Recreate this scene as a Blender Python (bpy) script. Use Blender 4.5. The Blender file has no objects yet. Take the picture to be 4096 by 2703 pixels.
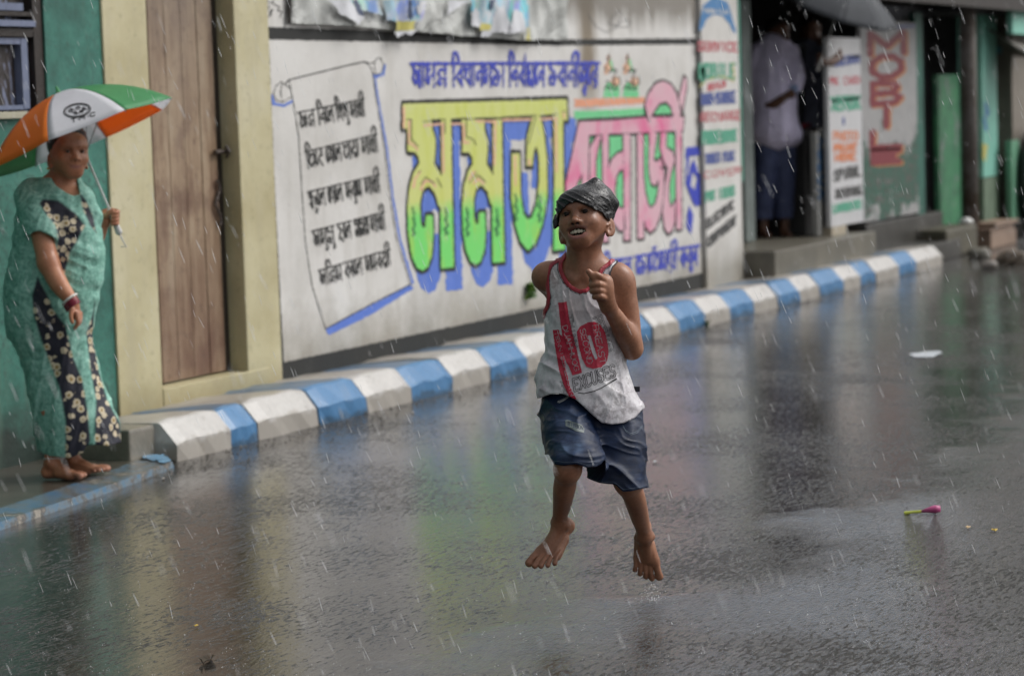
import bpy, bmesh, math, random
import numpy as np
from mathutils import Vector, Matrix
from mathutils.bvhtree import BVHTree

sc = bpy.context.scene
R = math.radians
rng = np.random.default_rng(7)
random.seed(7)

# ---------------------------------------------------------------- camera
# world: X runs along the wall away from the camera, Y goes into the wall, Z up
PITCH, YAW, ROLL, FPX = 0.0899376774, 0.43915012, -0.0320114822, 2542.04
CAM = np.array([0.0, 0.0, 1.5])
Fv = np.array([math.cos(YAW)*math.cos(PITCH), math.sin(YAW)*math.cos(PITCH), -math.sin(PITCH)])
R0 = np.array([math.sin(YAW), -math.cos(YAW), 0.0]); U0 = np.cross(R0, Fv)
Rv = R0*math.cos(ROLL) + U0*math.sin(ROLL); Uv = np.cross(Rv, Fv)
FH = np.array([math.cos(YAW), math.sin(YAW), 0.0])         # level heading
cam = bpy.data.cameras.new('camera'); cam_o = bpy.data.objects.new('camera', cam)
sc.collection.objects.link(cam_o); sc.camera = cam_o
M = Matrix(((Rv[0], Uv[0], -Fv[0], 0), (Rv[1], Uv[1], -Fv[1], 0), (Rv[2], Uv[2], -Fv[2], 1.5), (0, 0, 0, 1)))
cam_o.matrix_world = M
cam.sensor_width = 36; cam.lens = FPX/1024*36; cam.clip_end = 600; cam.clip_start = 0.05
cam.dof.use_dof = True; cam.dof.focus_distance = 7.42; cam.dof.aperture_fstop = 3.6

# ---------------------------------------------------------------- light
w = bpy.data.worlds.new('World'); sc.world = w; w.use_nodes = True
nt = w.node_tree; bgn = nt.nodes['Background']
sky = nt.nodes.new('ShaderNodeTexSky'); sky.sky_type = 'NISHITA'; sky.sun_disc = False
sky.sun_elevation = R(48); sky.sun_rotation = R(142); sky.air_density = 1.0; sky.dust_density = 6.0
hs = nt.nodes.new('ShaderNodeHueSaturation'); hs.inputs['Saturation'].default_value = 0.16
nt.links.new(sky.outputs[0], hs.inputs['Color']); nt.links.new(hs.outputs[0], bgn.inputs[0])
bgn.inputs[1].default_value = 0.15
sun = bpy.data.lights.new('sun', 'SUN'); sun.energy = 0.85; sun.angle = R(28); sun.color = (1, .97, .93)
sun_o = bpy.data.objects.new('sun', sun); sc.collection.objects.link(sun_o)
sd_ = Vector((math.cos(R(-52))*math.cos(R(48)), math.sin(R(-52))*math.cos(R(48)), math.sin(R(48)))); sun_o.rotation_euler = sd_.to_track_quat('Z', 'Y').to_euler()
sc.view_settings.view_transform = 'Standard'; sc.view_settings.look = 'None'
sc.view_settings.gamma = 1; sc.view_settings.exposure = EXPO = 0.03
try: sc.view_settings.use_curve_mapping = False
except Exception: pass
sc.cycles.max_bounces = 6; sc.cycles.glossy_bounces = 3; sc.cycles.transparent_max_bounces = 12

# ---------------------------------------------------------------- pixel -> place helpers (photo is 4096 wide)
def ray(x, y):
    x = np.asarray(x, float)/4; y = np.asarray(y, float)/4
    return Fv + np.multiply.outer((x-512)/FPX, Rv) - np.multiply.outer((y-337.5)/FPX, Uv)
def on_ground(x, y, z=0.0):
    d = ray(x, y); return CAM + d*((z-1.5)/d[..., 2])[..., None]
def on_wall(x, y, Y=6.585):
    d = ray(x, y); return CAM + d*(Y/d[..., 1])[..., None]
def on_depth(x, y, D):
    d = ray(x, y); return CAM + d*(D/(d@FH))[..., None]
def to_px(P):
    d = np.asarray(P)-CAM; z = d@Fv
    return 4*(512+FPX*(d@Rv)/z), 4*(337.5-FPX*(d@Uv)/z)
WX = lambda x, y=600, Y=6.585: float(on_wall(x, y, Y)[0])
WZ = lambda x, y, Y=6.585: float(on_wall(x, y, Y)[2])

# ---------------------------------------------------------------- objects
def link(name, me, mats=(), parent=None, loc=(0, 0, 0)):
    o = bpy.data.objects.new(name, me); sc.collection.objects.link(o)
    for m in (mats if isinstance(mats, (list, tuple)) else [mats]): me.materials.append(m)
    if parent is not None: o.parent = parent
    o.location = loc
    return o
def mesh(name, V, Fc, mats=(), parent=None, loc=(0, 0, 0), smooth=False, mi=None, world=True):
    """V in world coordinates; they are stored relative to the thing's base"""
    me = bpy.data.meshes.new(name)
    off = np.array(loc, float)
    p = parent
    base = np.zeros(3)
    while p is not None:
        base += np.array(p.location); p = p.parent
    V = np.asarray(V, float) - off - base if world else np.asarray(V, float)
    me.from_pydata([tuple(v) for v in V.tolist()], [], [tuple(f) for f in Fc])
    o = link(name, me, mats, parent, loc)
    if mi is not None: me.polygons.foreach_set('material_index', np.asarray(mi, np.int32))
    if smooth: me.polygons.foreach_set('use_smooth', np.ones(len(me.polygons), bool))
    me.update()
    return o
def empty(name, loc): 
    o = bpy.data.objects.new(name, None); sc.collection.objects.link(o); o.location = loc; o.empty_display_size = .1
    return o
def tag(o, label=None, cat=None, group=None, kind=None):
    if label: o['label'] = label
    if cat: o['category'] = cat
    if group: o['group'] = group
    if kind: o['kind'] = kind
    return o
class MB:
    def __init__(s): s.V = []; s.F = []; s.mi = []
    def add(s, V, Fc, m=0):
        n = len(s.V); s.V += [tuple(v) for v in V]; s.F += [tuple(i+n for i in f) for f in Fc]; s.mi += [m]*len(Fc)
    def box(s, a, b, m=0, bev=0.0):
        bm = bmesh.new(); bmesh.ops.create_cube(bm, size=1)
        a = np.array(a, float); b = np.array(b, float)
        for v in bm.verts: v.co = Vector(((a+b)/2 + np.array(v.co)*(b-a)).tolist())
        if bev: bmesh.ops.bevel(bm, geom=bm.edges[:], offset=bev, segments=2, affect='EDGES', profile=.6)
        s.add([v.co[:] for v in bm.verts], [[v.index for v in f.verts] for f in bm.faces] if not bm.verts.index_update() else [], m); bm.free()
    def tube(s, pts, r, m=0, n=8, cap=True):
        pts = [np.array(p, float) for p in pts]; rr = r if hasattr(r, '__len__') else [r]*len(pts)
        V = []; Fc = []; up = None
        for i, p in enumerate(pts):
            t = pts[min(i+1, len(pts)-1)]-pts[max(i-1, 0)]; t = t/(np.linalg.norm(t)+1e-9)
            if up is None: up = np.array([0, 0, 1.]) if abs(t[2]) < .9 else np.array([1., 0, 0])
            a = np.cross(t, up); a /= np.linalg.norm(a)+1e-9; up = np.cross(a, t)
            for k in range(n):
                q = 2*math.pi*k/n; V.append(p+rr[i]*(a*math.cos(q)+up*math.sin(q)))
        for i in range(len(pts)-1):
            for k in range(n):
                k2 = (k+1) % n; Fc.append((i*n+k, i*n+k2, (i+1)*n+k2, (i+1)*n+k))
        if cap: Fc.append(tuple(range(n))[::-1]); Fc.append(tuple((len(pts)-1)*n+k for k in range(n)))
        s.add(V, Fc, m)
    def build(s, name, mats, parent=None, loc=(0, 0, 0), smooth=False):
        return mesh(name, s.V, s.F, mats, parent, loc, smooth, s.mi)

# ---------------------------------------------------------------- materials
class NT:
    def __init__(s, name):
        s.m = bpy.data.materials.new(name); s.m.use_nodes = True; s.t = s.m.node_tree
        s.b = s.t.nodes['Principled BSDF']
        s.co = s.t.nodes.new('ShaderNodeTexCoord').outputs['Object']
    def n(s, typ, ins=None, **kw):
        nd = s.t.nodes.new('ShaderNode'+typ)
        for k, v in kw.items(): setattr(nd, k, v)
        for k, v in (ins or {}).items():
            if isinstance(v, bpy.types.NodeSocket): s.t.links.new(v, nd.inputs[k])
            else: nd.inputs[k].default_value = v
        return nd
    def map(s, scale=(1, 1, 1), loc=(0, 0, 0), rot=(0, 0, 0), src=None):
        return s.n('Mapping', {'Vector': src or s.co, 'Scale': scale, 'Location': loc, 'Rotation': rot}).outputs[0]
    def noise(s, scale, detail=4, rough=.55, vec=None, dist=0):
        return s.n('TexNoise', {'Vector': vec or s.co, 'Scale': scale, 'Detail': detail, 'Roughness': rough, 'Distortion': dist}).outputs['Fac']
    def ramp(s, fac, stops):
        nd = s.n('ValToRGB', {'Fac': fac}); e = nd.color_ramp.elements
        while len(e) < len(stops): e.new(.5)
        for i, (p, c) in enumerate(stops):
            e[i].position = p; e[i].color = (*c, 1) if hasattr(c, '__len__') else (c, c, c, 1)
        return nd.outputs[0]
    def mix(s, fac, a, b, mode='MIX'):
        nd = s.n('MixRGB', {'Fac': fac}, blend_type=mode)
        for k, v in ((1, a), (2, b)):
            if isinstance(v, bpy.types.NodeSocket): s.t.links.new(v, nd.inputs[k])
            else: nd.inputs[k].default_value = (*v, 1) if len(v) == 3 else v
        return nd.outputs[0]
    def math(s, op, a, b=0.0, clamp=False):
        nd = s.n('Math', {0: a, 1: b}, operation=op, use_clamp=clamp); return nd.outputs[0]
    def bump(s, h, strength=.3, dist=.01):
        nd = s.n('Bump', {'Height': h, 'Strength': strength, 'Distance': dist}); s.t.links.new(nd.outputs[0], s.b.inputs['Normal']); return nd
    def set(s, **kw):
        for k, v in kw.items():
            k = k.replace('_', ' ')
            if isinstance(v, bpy.types.NodeSocket): s.t.links.new(v, s.b.inputs[k])
            else:
                if k == 'Base Color' and len(v) == 3: v = (*v, 1)
                s.b.inputs[k].default_value = v
        return s.m
def lin(h):
    h = h.lstrip('#'); c = [int(h[i:i+2], 16)/255 for i in (0, 2, 4)]
    return tuple(x/12.92 if x <= .04045 else ((x+.055)/1.055)**2.4 for x in c)
def plain(name, col, rough=.6, var=.15, scale=6, bump=0.0, bs=60, **kw):
    """base colour broken up by two noises of wear"""
    t = NT(name); c = np.array(col if not isinstance(col, str) else lin(col))
    f = t.noise(scale, 6, .6); f2 = t.noise(scale*9, 4, .6)
    m = t.ramp(t.math('ADD', t.math('MULTIPLY', f, .7), t.math('MULTIPLY', f2, .3)), [(.3, tuple(c*(1-var))), (.7, tuple(np.minimum(c*(1+var), .95)))])
    if bump: t.bump(t.noise(bs, 5, .6), bump, .01)
    return t.set(Base_Color=m, Roughness=rough, **kw)
def paint(name, col, thin=.25, rough=.45):
    """hand brushed wall paint, a little thin and streaky"""
    t = NT(name); c = np.array(col if not isinstance(col, str) else lin(col))
    f = t.noise(1, 5, .65, t.map((9, 9, 2.2))); f2 = t.noise(26, 4, .7)
    a = t.math('ADD', t.math('MULTIPLY', f, .6), t.math('MULTIPLY', f2, .4))
    m = t.ramp(a, [(.32, tuple(c*.82)), (.55, tuple(c)), (.74, tuple(c*(1-thin)+np.array([.5, .5, .48])*thin))])
    return t.set(Base_Color=m, Roughness=rough)

# ---------------------------------------------------------------- 2-D painting: a signed field on a pixel grid -> one thin sheet
class Field:
    def __init__(s, x0, y0, x1, y1, step=2.0):
        s.x = np.arange(x0, x1+step, step); s.y = np.arange(y0, y1+step, step); s.st = step
        s.d = np.full((len(s.y), len(s.x)), 1e3)
    def _sl(s, P, pad):
        P = np.asarray(P, float); a = P.min(0)-pad; b = P.max(0)+pad
        i0 = max(0, int((a[0]-s.x[0])/s.st)); i1 = min(len(s.x), int((b[0]-s.x[0])/s.st)+2)
        j0 = max(0, int((a[1]-s.y[0])/s.st)); j1 = min(len(s.y), int((b[1]-s.y[0])/s.st)+2)
        return (slice(j0, max(j0, j1)), slice(i0, max(i0, i1)))
    @staticmethod
    def seg(X, Y, a, b):
        ax, ay = a; bx, by = b; dx, dy = bx-ax, by-ay
        h = np.clip(((X-ax)*dx+(Y-ay)*dy)/(dx*dx+dy*dy+1e-9), 0, 1)
        return np.hypot(X-ax-h*dx, Y-ay-h*dy), h
    def stroke(s, P, w, w2=None, op='min'):
        w2 = w if w2 is None else w2; n = len(P)-1
        sl = s._sl(P, max(w, w2)+6); 
        if 0 in s.d[sl].shape: return s
        X, Y = np.meshgrid(s.x[sl[1]], s.y[sl[0]]); D = np.full(X.shape, 1e3)
        for i in range(n):
            d, h = s.seg(X, Y, P[i], P[i+1]); t = (i+h)/n
            D = np.minimum(D, d-(w+(w2-w)*t)/2)
        s.d[sl] = np.minimum(s.d[sl], D) if op == 'min' else np.maximum(s.d[sl], -D)
        return s
    def poly(s, P, grow=0.0, op='min'):
        sl = s._sl(P, abs(grow)+8)
        if 0 in s.d[sl].shape: return s
        X, Y = np.meshgrid(s.x[sl[1]], s.y[sl[0]]); D = np.full(X.shape, 1e3); ins = np.zeros(X.shape, bool)
        n = len(P)
        for i in range(n):
            a = P[i]; b = P[(i+1) % n]; d, _ = s.seg(X, Y, a, b); D = np.minimum(D, d)
            if a[1] != b[1]:
                c = ((a[1] > Y) != (b[1] > Y)) & (X < (b[0]-a[0])*(Y-a[1])/(b[1]-a[1])+a[0]); ins ^= c
        D = np.where(ins, -D, D)-grow
        s.d[sl] = np.minimum(s.d[sl], D) if op == 'min' else np.maximum(s.d[sl], -D)
        return s
    def ellipse(s, cx, cy, rx, ry, n=28, **k):
        return s.poly([(cx+rx*math.cos(q), cy+ry*math.sin(q)) for q in np.linspace(0, 2*math.pi, n, endpoint=False)], **k)
    def rough(s, amp, sc=6.0, seed=1):
        g = np.random.default_rng(seed).normal(size=s.d.shape)
        k = max(1, int(sc/s.st)); ker = np.ones(k)/k
        for _ in range(2):
            g = np.apply_along_axis(lambda v: np.convolve(v, ker, 'same'), 0, g); g = np.apply_along_axis(lambda v: np.convolve(v, ker, 'same'), 1, g)
        s.d += g/(g.std()+1e-9)*amp; return s
    def extract(s, merge=True):
        d = s.d; ins = d < 0; H, W = d.shape
        c = ins[:-1, :-1].astype(int)+ins[1:, :-1]+ins[:-1, 1:]+ins[1:, 1:]
        V = []; Fc = []; idx = {}
        def vid(x, y):
            k = (round(x, 3), round(y, 3))
            if k not in idx: idx[k] = len(V); V.append((x, y))
            return idx[k]
        full = c == 4
        for j in range(H-1):
            row = full[j]
            if not row.any(): continue
            if merge:
                e = np.diff(np.concatenate([[0], row.astype(int), [0]])); st = np.where(e == 1)[0]; en = np.where(e == -1)[0]
            else: st = np.where(row)[0]; en = st+1
            for a, b in zip(st, en):
                x0, x1, y0, y1 = s.x[a], s.x[b], s.y[j], s.y[j+1]
                Fc.append((vid(x0, y1), vid(x1, y1), vid(x1, y0), vid(x0, y0)))
        js, is_ = np.where((c > 0) & (c < 4))
        for j, i in zip(js.tolist(), is_.tolist()):
            q = [(i, j+1), (i+1, j+1), (i+1, j), (i, j)]; out = []
            for k in range(4):
                a = q[k]; b = q[(k+1) % 4]; da = d[a[1], a[0]]; db = d[b[1], b[0]]
                if da < 0: out.append((s.x[a[0]], s.y[a[1]]))
                if (da < 0) != (db < 0):
                    t = da/(da-db); out.append((s.x[a[0]]*(1-t)+s.x[b[0]]*t, s.y[a[1]]*(1-t)+s.y[b[1]]*t))
            ids = []
            for p in out:
                v = vid(*p)
                if not ids or (v != ids[-1] and v != ids[0]): ids.append(v)
            if len(ids) >= 3: Fc.append(tuple(ids))
        return np.array(V).reshape(-1, 2), Fc
def wall_paint(name, field, mat_, parent, Y):
    V, Fc = field.extract()
    if len(V) == 0: return None
    return mesh(name, on_wall(V[:, 0], V[:, 1], Y), Fc, mat_, parent)
# ---------------------------------------------------------------- brush lettering (strokes; headline at y=1, foot at y=0)
St = [[(.8, 1), (.8, 0)]]
BN = {
 'a': (.35, [[(.18, 1), (.18, 0)]]),
 'i': (.38, [[(.2, 1), (.2, 0)], [(.2, 1), (.1, 1.25), (.25, 1.5), (.6, 1.45), (.8, 1.12)]]),
 'I': (.42, [[(.2, 1), (.2, 0)], [(.2, 1), (.3, 1.35), (.05, 1.5), (-.35, 1.4), (-.45, 1.15)]]),
 'u': (0, [[(-.25, 0), (-.05, -.12), (-.2, -.3), (-.45, -.2)]]),
 'U': (0, [[(-.3, 0), (-.3, -.35), (-.5, -.15), (-.1, -.1)]]),
 'e': (.42, [[(.32, .92), (.1, .6), (.15, .2), (.32, .1), (.3, .3)]]),
 'b': (1, St+[[(.8, .8), (.15, .45), (.8, .12)]]),
 'B': (1, St+[[(.8, .8), (.15, .45), (.8, .12)], [(.8, 1), (1.0, 1.4)]]),
 'r': (1, St+[[(.8, .8), (.15, .45), (.8, .12)], [(.42, .0), (.5, -.08)]]),
 'n': (1, St+[[(.8, .62), (.45, .68), (.18, .45), (.35, .28), (.5, .4)]]),
 'N': (1.1, [[(.9, 1), (.9, 0)], [(.9, .75), (.4, .75), (.2, .55), (.4, .48)], [(.9, .35), (.4, .38), (.15, .2), (.4, .08), (.5, .2)]]),
 'm': (1, St+[[(.2, 1), (.25, .55), (.1, .3), (.25, .12), (.42, .3), (.8, .5)]]),
 's': (1.05, [[(.85, 1), (.85, 0)], [(.2, 1), (.22, .6), (.1, .3), (.28, .15), (.42, .4), (.85, .62)], [(.22, .6), (.5, .78)]]),
 'S': (1.15, [[(.95, 1), (.95, 0)], [(.15, 1), (.2, .7), (.5, .75), (.95, .6)], [(.3, .45), (.1, .2), (.4, .05), (.6, .3), (.3, .45)]]),
 'd': (.9, [[(.7, 1), (.7, .55), (.3, .6), (.15, .35), (.45, .25), (.75, 0)]]),
 'D': (1.3, [[(.55, 1), (.55, .55), (.2, .6), (.12, .35), (.4, .25), (.6, 0)], [(.75, .3), (.95, .05), (1.1, .6), (1.1, 1)]]),
 'dh': (1, St+[[(.2, .95), (.1, .7), (.5, .8), (.15, .45), (.8, .1)]]),
 'v': (1.1, [[(.2, 1), (.2, .75), (.6, .68), (.85, .4), (.6, .08), (.2, .1), (.1, .4), (.3, .5), (.45, .35)]]),
 'A': (1.35, [[(1.15, 1), (1.15, 0)], [(.1, 1), (.3, .7), (.15, .4), (.4, .15), (.6, .3), (.55, .7), (.8, .55), (.8, 0)], [(.8, 1), (.8, .4)]]),
 'o': (1.15, [[(.1, 1), (.3, .7), (.15, .4), (.4, .15), (.6, .3), (.55, .7), (.9, .55)], [(.9, 1), (.9, 0)]]),
 'c': (1, St+[[(.15, .85), (.2, .1), (.5, .05), (.8, .45)], [(.2, .7), (.5, .6)]]),
 'p': (1, St+[[(.2, 1), (.5, .8), (.2, .55), (.15, .2), (.5, .25), (.8, .55)]]),
 'j': (1.2, [[(.2, 1), (.3, .6), (.1, .35), (.3, .1), (.6, .2), (.7, .6), (.45, .75)], [(.7, .6), (.95, .8), (1.0, .3), (.85, .1)]]),
 'J': (1.3, [[(.1, 1), (.2, .6), (.1, .3), (.35, .1), (.55, .4)], [(1.1, 1), (1.1, 0)], [(.6, .9), (.6, .3), (.8, .15), (1.1, .45)]]),
 'l': (1.1, [[(.9, 1), (.9, 0)], [(.9, .7), (.6, .8), (.45, .45), (.25, .75), (.1, .4), (.3, .15)]]),
 'sh': (1.1, [[(.9, 1), (.9, 0)], [(.15, .75), (.3, .9), (.45, .6), (.6, .9), (.7, .6)], [(.45, .6), (.2, .3), (.5, .2)]]),
 'th': (1, St+[[(.8, .55), (.35, .85), (.15, .6), (.4, .5), (.15, .25), (.4, .08), (.8, .35)]]),
 'kh': (1.1, [[(.9, 1), (.9, 0)], [(.15, .9), (.3, .65), (.1, .35), (.4, .1), (.9, .4)], [(.3, .65), (.55, .8), (.9, .75)]]),
 'K': (1.3, [[(.15, 1), (.2, .6), (.5, .7), (.5, 1), (.5, 0)], [(.5, .5), (.1, .3), (.5, .05)], [(.5, .7), (1.1, .6), (1.05, .2)]]),
 'k': (1.2, [[(.6, 1), (.6, 0)], [(.6, .78), (.12, .42), (.6, .12)], [(.6, .78), (1.0, .65), (1.05, .35), (.85, .3)]]),
 'g': (.9, [[(.7, 1), (.7, 0)], [(.15, .9), (.12, .45), (.35, .3)], [(.15, .7), (.35, .85)]]),
 'h': (1, [[(.2, 1), (.25, .75), (.7, .7), (.35, .45), (.15, .15), (.5, .2), (.8, -.05)]]),
 't': (.9, [[(.7, 1), (.45, .75), (.2, .4), (.45, .1), (.75, .25)], [(.3, .95), (.2, 1.3), (.6, 1.3)]]),
 'y': (1, St+[[(.2, .9), (.15, .4), (.8, .1)], [(.4, -.05), (.48, -.12)]]),
}
def bn_word(F, word, x0, y0, x1, y1, h, w=5, wm=7, lean=0.0):
    """word: list of glyph keys; headline from (x0,y0) to (x1,y1) in photo pixels, h = letter height"""
    tot = sum(BN[g][0] for g in word); x = 0
    ex = np.array([x1-x0, y1-y0])/tot; ey = np.array([lean*h, h])
    f = lambda p, x: np.array([x0, y0])+ex*(x+p[0])+ey*(1-p[1])
    F.stroke([(x0-2, y0), (x1+2, y1)], wm)
    for g in word:
        adv, strokes = BN[g]
        for st in strokes:
            st = [f(p, x) for p in st]
            vert = len(st) == 2
            F.stroke(st, w*(.8 if vert else 1.15), w*(.6 if vert else 1.0))
        x += adv
L = {  # plain capitals on a 1 x 1 cell
 'A': [[(0, 0), (.5, 1), (1, 0)], [(.2, .4), (.8, .4)]], 'B': [[(0, 0), (0, 1), (.8, .95), (.9, .75), (.7, .52), (0, .52)], [(.7, .52), (1, .28), (.8, .03), (0, 0)]],
 'C': [[(1, .85), (.7, 1), (.3, 1), (0, .75), (0, .25), (.3, 0), (.7, 0), (1, .15)]], 'D': [[(0, 0), (0, 1), (.6, 1), (1, .7), (1, .3), (.6, 0), (0, 0)]],
 'E': [[(1, 1), (0, 1), (0, 0), (1, 0)], [(0, .5), (.8, .5)]], 'F': [[(1, 1), (0, 1), (0, 0)], [(0, .5), (.8, .5)]],
 'G': [[(1, .85), (.7, 1), (.3, 1), (0, .75), (0, .25), (.3, 0), (1, .05), (1, .45), (.6, .45)]], 'H': [[(0, 0), (0, 1)], [(1, 0), (1, 1)], [(0, .5), (1, .5)]],
 'I': [[(.5, 0), (.5, 1)]], 'K': [[(0, 0), (0, 1)], [(1, 1), (0, .45), (1, 0)]], 'L': [[(0, 1), (0, 0), (1, 0)]],
 'M': [[(0, 0), (0, 1), (.5, .35), (1, 1), (1, 0)]], 'N': [[(0, 0), (0, 1), (1, 0), (1, 1)]], 'O': [[(.3, 0), (0, .3), (0, .7), (.3, 1), (.7, 1), (1, .7), (1, .3), (.7, 0), (.3, 0)]],
 'P': [[(0, 0), (0, 1), (.8, 1), (1, .78), (.8, .5), (0, .5)]], 'R': [[(0, 0), (0, 1), (.8, 1), (1, .78), (.8, .5), (0, .5)], [(.5, .5), (1, 0)]],
 'S': [[(1, .85), (.7, 1), (.3, 1), (0, .78), (.2, .55), (.8, .45), (1, .22), (.7, 0), (.3, 0), (0, .15)]], 'T': [[(0, 1), (1, 1)], [(.5, 1), (.5, 0)]],
 'U': [[(0, 1), (0, .25), (.3, 0), (.7, 0), (1, .25), (1, 1)]], 'V': [[(0, 1), (.5, 0), (1, 1)]], 'X': [[(0, 0), (1, 1)], [(0, 1), (1, 0)]], 'Y': [[(0, 1), (.5, .5), (1, 1)], [(.5, .5), (.5, 0)]], ' ': [], '-': [[(.1, .5), (.9, .5)]], '.': [[(.4, 0), (.5, .05)]],
}
def latin(F, txt, p0, p1, h, w, gap=.35, op='min', up=None):
    """capitals along the foot line p0 -> p1 in photo pixels, height h (up overrides the letter direction)"""
    n = len(txt); tot = n+gap*(n-1); p0 = np.array(p0, float); ex = (np.array(p1, float)-p0)/tot
    ey = np.array(up, float) if up is not None else np.array([0, -h], float)
    for k, ch in enumerate(txt):
        for st in L[ch]: F.stroke([p0+ex*(k*(1+gap)+q[0])+ey*q[1] for q in st], w, op=op)
# ================================================================ SETTING
# ---- road
t = NT('wet_asphalt')
n1 = t.noise(1.1, 5, .6); n2 = t.noise(160, 3, .7); n3 = t.noise(9, 5, .65)
voro = t.n('TexVoronoi', {'Vector': t.co, 'Scale': 95.0}).outputs['Distance']
agg = t.math('ADD', t.math('MULTIPLY', n2, .6), t.math('MULTIPLY', voro, .5))
c1 = t.ramp(agg, [(.28, (.008, .0075, .007)), (.62, (.024, .022, .020)), (.82, (.10, .09, .08))])
c2 = t.mix(t.ramp(n1, [(.42, 0), (.62, 1)]), c1, (.022, .019, .016), 'MIX')
c2 = t.mix(.5, c1, c2); c2 = t.mix(t.ramp(t.noise(1, 6, .7, t.map((5, 14, 5))), [(.50, 0), (.66, .6)]), c2, (.075, .066, .057))
yy = t.n('SeparateXYZ', {0: t.co}).outputs[1]; crown = t.ramp(t.math('ADD', t.math('MULTIPLY', yy, .1), t.math('MULTIPLY', t.math('SUBTRACT', n1, .5), .35)), [(.11, 1), (.29, .28)])   # the crown of the road stands out of the water
rgh = t.ramp(t.math('ADD', t.math('MULTIPLY', n1, .6), t.math('MULTIPLY', n3, .4)), [(.36, .03), (.5, .07), (.66, .14)])
# drops keep breaking the water film: long shallow ripples and fine grain
rip = t.noise(1, 5, .68, t.map((11, 44, 10)), .4)       # wind drawn ripples along the lane
rip2 = t.noise(1, 3, .62, t.map((34, 105, 50)))
wet = t.ramp(n1, [(.38, .25), (.62, 1)])
grain = t.noise(1, 4, .7, t.map((26, 78, 50)), .3)
gm = t.math('ADD', t.math('ADD', t.math('MULTIPLY', grain, .55), t.math('MULTIPLY', rip, .30)), t.math('ADD', t.math('MULTIPLY', n1, .36), t.math('MULTIPLY', crown, .07)))
wetm = t.ramp(gm, [(.66, 0), (.72, 1)])           # 1 = stones standing out of the film
rgh = t.math('ADD', t.math('MULTIPLY', wetm, .26), .03)
c2 = t.mix(t.math('MULTIPLY', wetm, .6), c2, (.028, .026, .023))
spec = t.math('SUBTRACT', .62, t.math('MULTIPLY', wetm, .48))
h = t.math('ADD', t.math('MULTIPLY', rip, t.math('ADD', t.math('MULTIPLY', crown, .50), -.08)), t.math('ADD', t.math('MULTIPLY', rip2, t.math('ADD', t.math('MULTIPLY', crown, 1.15), -.292)), t.math('MULTIPLY', t.math('MULTIPLY', agg, .30), wetm)))
t.bump(h, 1.0, .016)
t.set(Base_Color=c2, Roughness=rgh, IOR=1.5, Specular_IOR_Level=spec)
ASPHALT = t.m
xs = np.concatenate([[-80, -20], np.arange(-2, 30, 4), [40, 80, 200]]); ys = np.concatenate([[-120, -40, -12], np.arange(-6, 6.1, 3), [6.35]])
V = [(x, y, 0) for y in ys for x in xs]; nx = len(xs)
Fc = [(j*nx+i, j*nx+i+1, (j+1)*nx+i+1, (j+1)*nx+i) for j in range(len(ys)-1) for i in range(nx-1)]
road = mesh('road', V, Fc, ASPHALT); tag(road, kind='structure', label='wet dark asphalt lane mirroring the painted walls')

# ---- kerb of cast blocks, painted by turns
def chipped(name, col, under=(.22, .2, .175), lo=.60, hi=.66, dirt=(.30, .275, .24), zd=.085, rough=.32):
    t = NT(name); c = np.array(col)
    f = t.noise(7, 8, .72); f2 = t.noise(40, 5, .7)
    m = t.math('ADD', t.math('MULTIPLY', f, .7), t.math('MULTIPLY', f2, .3))
    base = t.ramp(f2, [(.3, tuple(c*.86)), (.7, tuple(np.minimum(c*1.1, .9)))])
    base = t.mix(t.ramp(m, [(lo, 0), (hi, 1)]), base, under)
    z = t.n('SeparateXYZ', {0: t.co}).outputs[2]
    dz = t.math('ADD', t.math('MULTIPLY', z, 9.0), t.math('MULTIPLY', t.math('SUBTRACT', f, .5), 1.6))
    base = t.mix(t.ramp(dz, [(zd*9-.12, .8), (zd*9+.05, 0)]), base, dirt)      # road dirt splashed on white blocks' foot; shade painted into blue blocks' foot
    yy = t.n('SeparateXYZ', {0: t.co}).outputs[1]; top = t.ramp(t.math('ADD', yy, t.math('MULTIPLY', f, .10)), [(.10, 0), (.15, 1)])
    base = t.mix(t.math('MULTIPLY', top, t.ramp(m, [(.38, .45), (.60, .95)])), base, (.27, .245, .21) if name.endswith('white') else (.10, .125, .15))
    t.bump(m, .35, .012)
    return t.set(Base_Color=base, Roughness=rough)
KW = chipped('kerb_white', (.47, .455, .435), zd=.085, lo=.56, hi=.64); KB = chipped('kerb_blue', (.055, .175, .35), under=(.2, .2, .19), dirt=(.03, .07, .12), zd=.03)  # the blue block's dirt colour is its shaded foot, painted darker blue
CONC = plain('old_concrete', (.20, .185, .155), .35, .35, 5, .4, 40)
yk = 6.066
line = lambda x: 1845-.256*(x-697)
bx = [9.412, 9.885, 10.125, 10.692, 11.172, 11.658, 12.147, 12.632, 13.12]
pk = [1000+v/.8486 for v in (1365, 1450, 1540, 1625, 1710, 1790, 1860, 1930, 2010, 2070, 2120, 2200, 2260, 2350)]
far_ = [float(on_ground(p, line(p))[0]) for p in pk]
nmid = max(1, round((far_[0]-13.12)/.49)); nmid += (nmid+7) % 2 == 1 and 0
bx += [13.12+(far_[0]-13.12)*k/nmid for k in range(1, nmid)]+far_
print('KERB', far_, nmid)
prof = [(0, 0), (.004, .090), (.010, .097), (.080, .176), (.095, .184), (.24, .180), (.533, .156)]
mb = MB()
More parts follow.
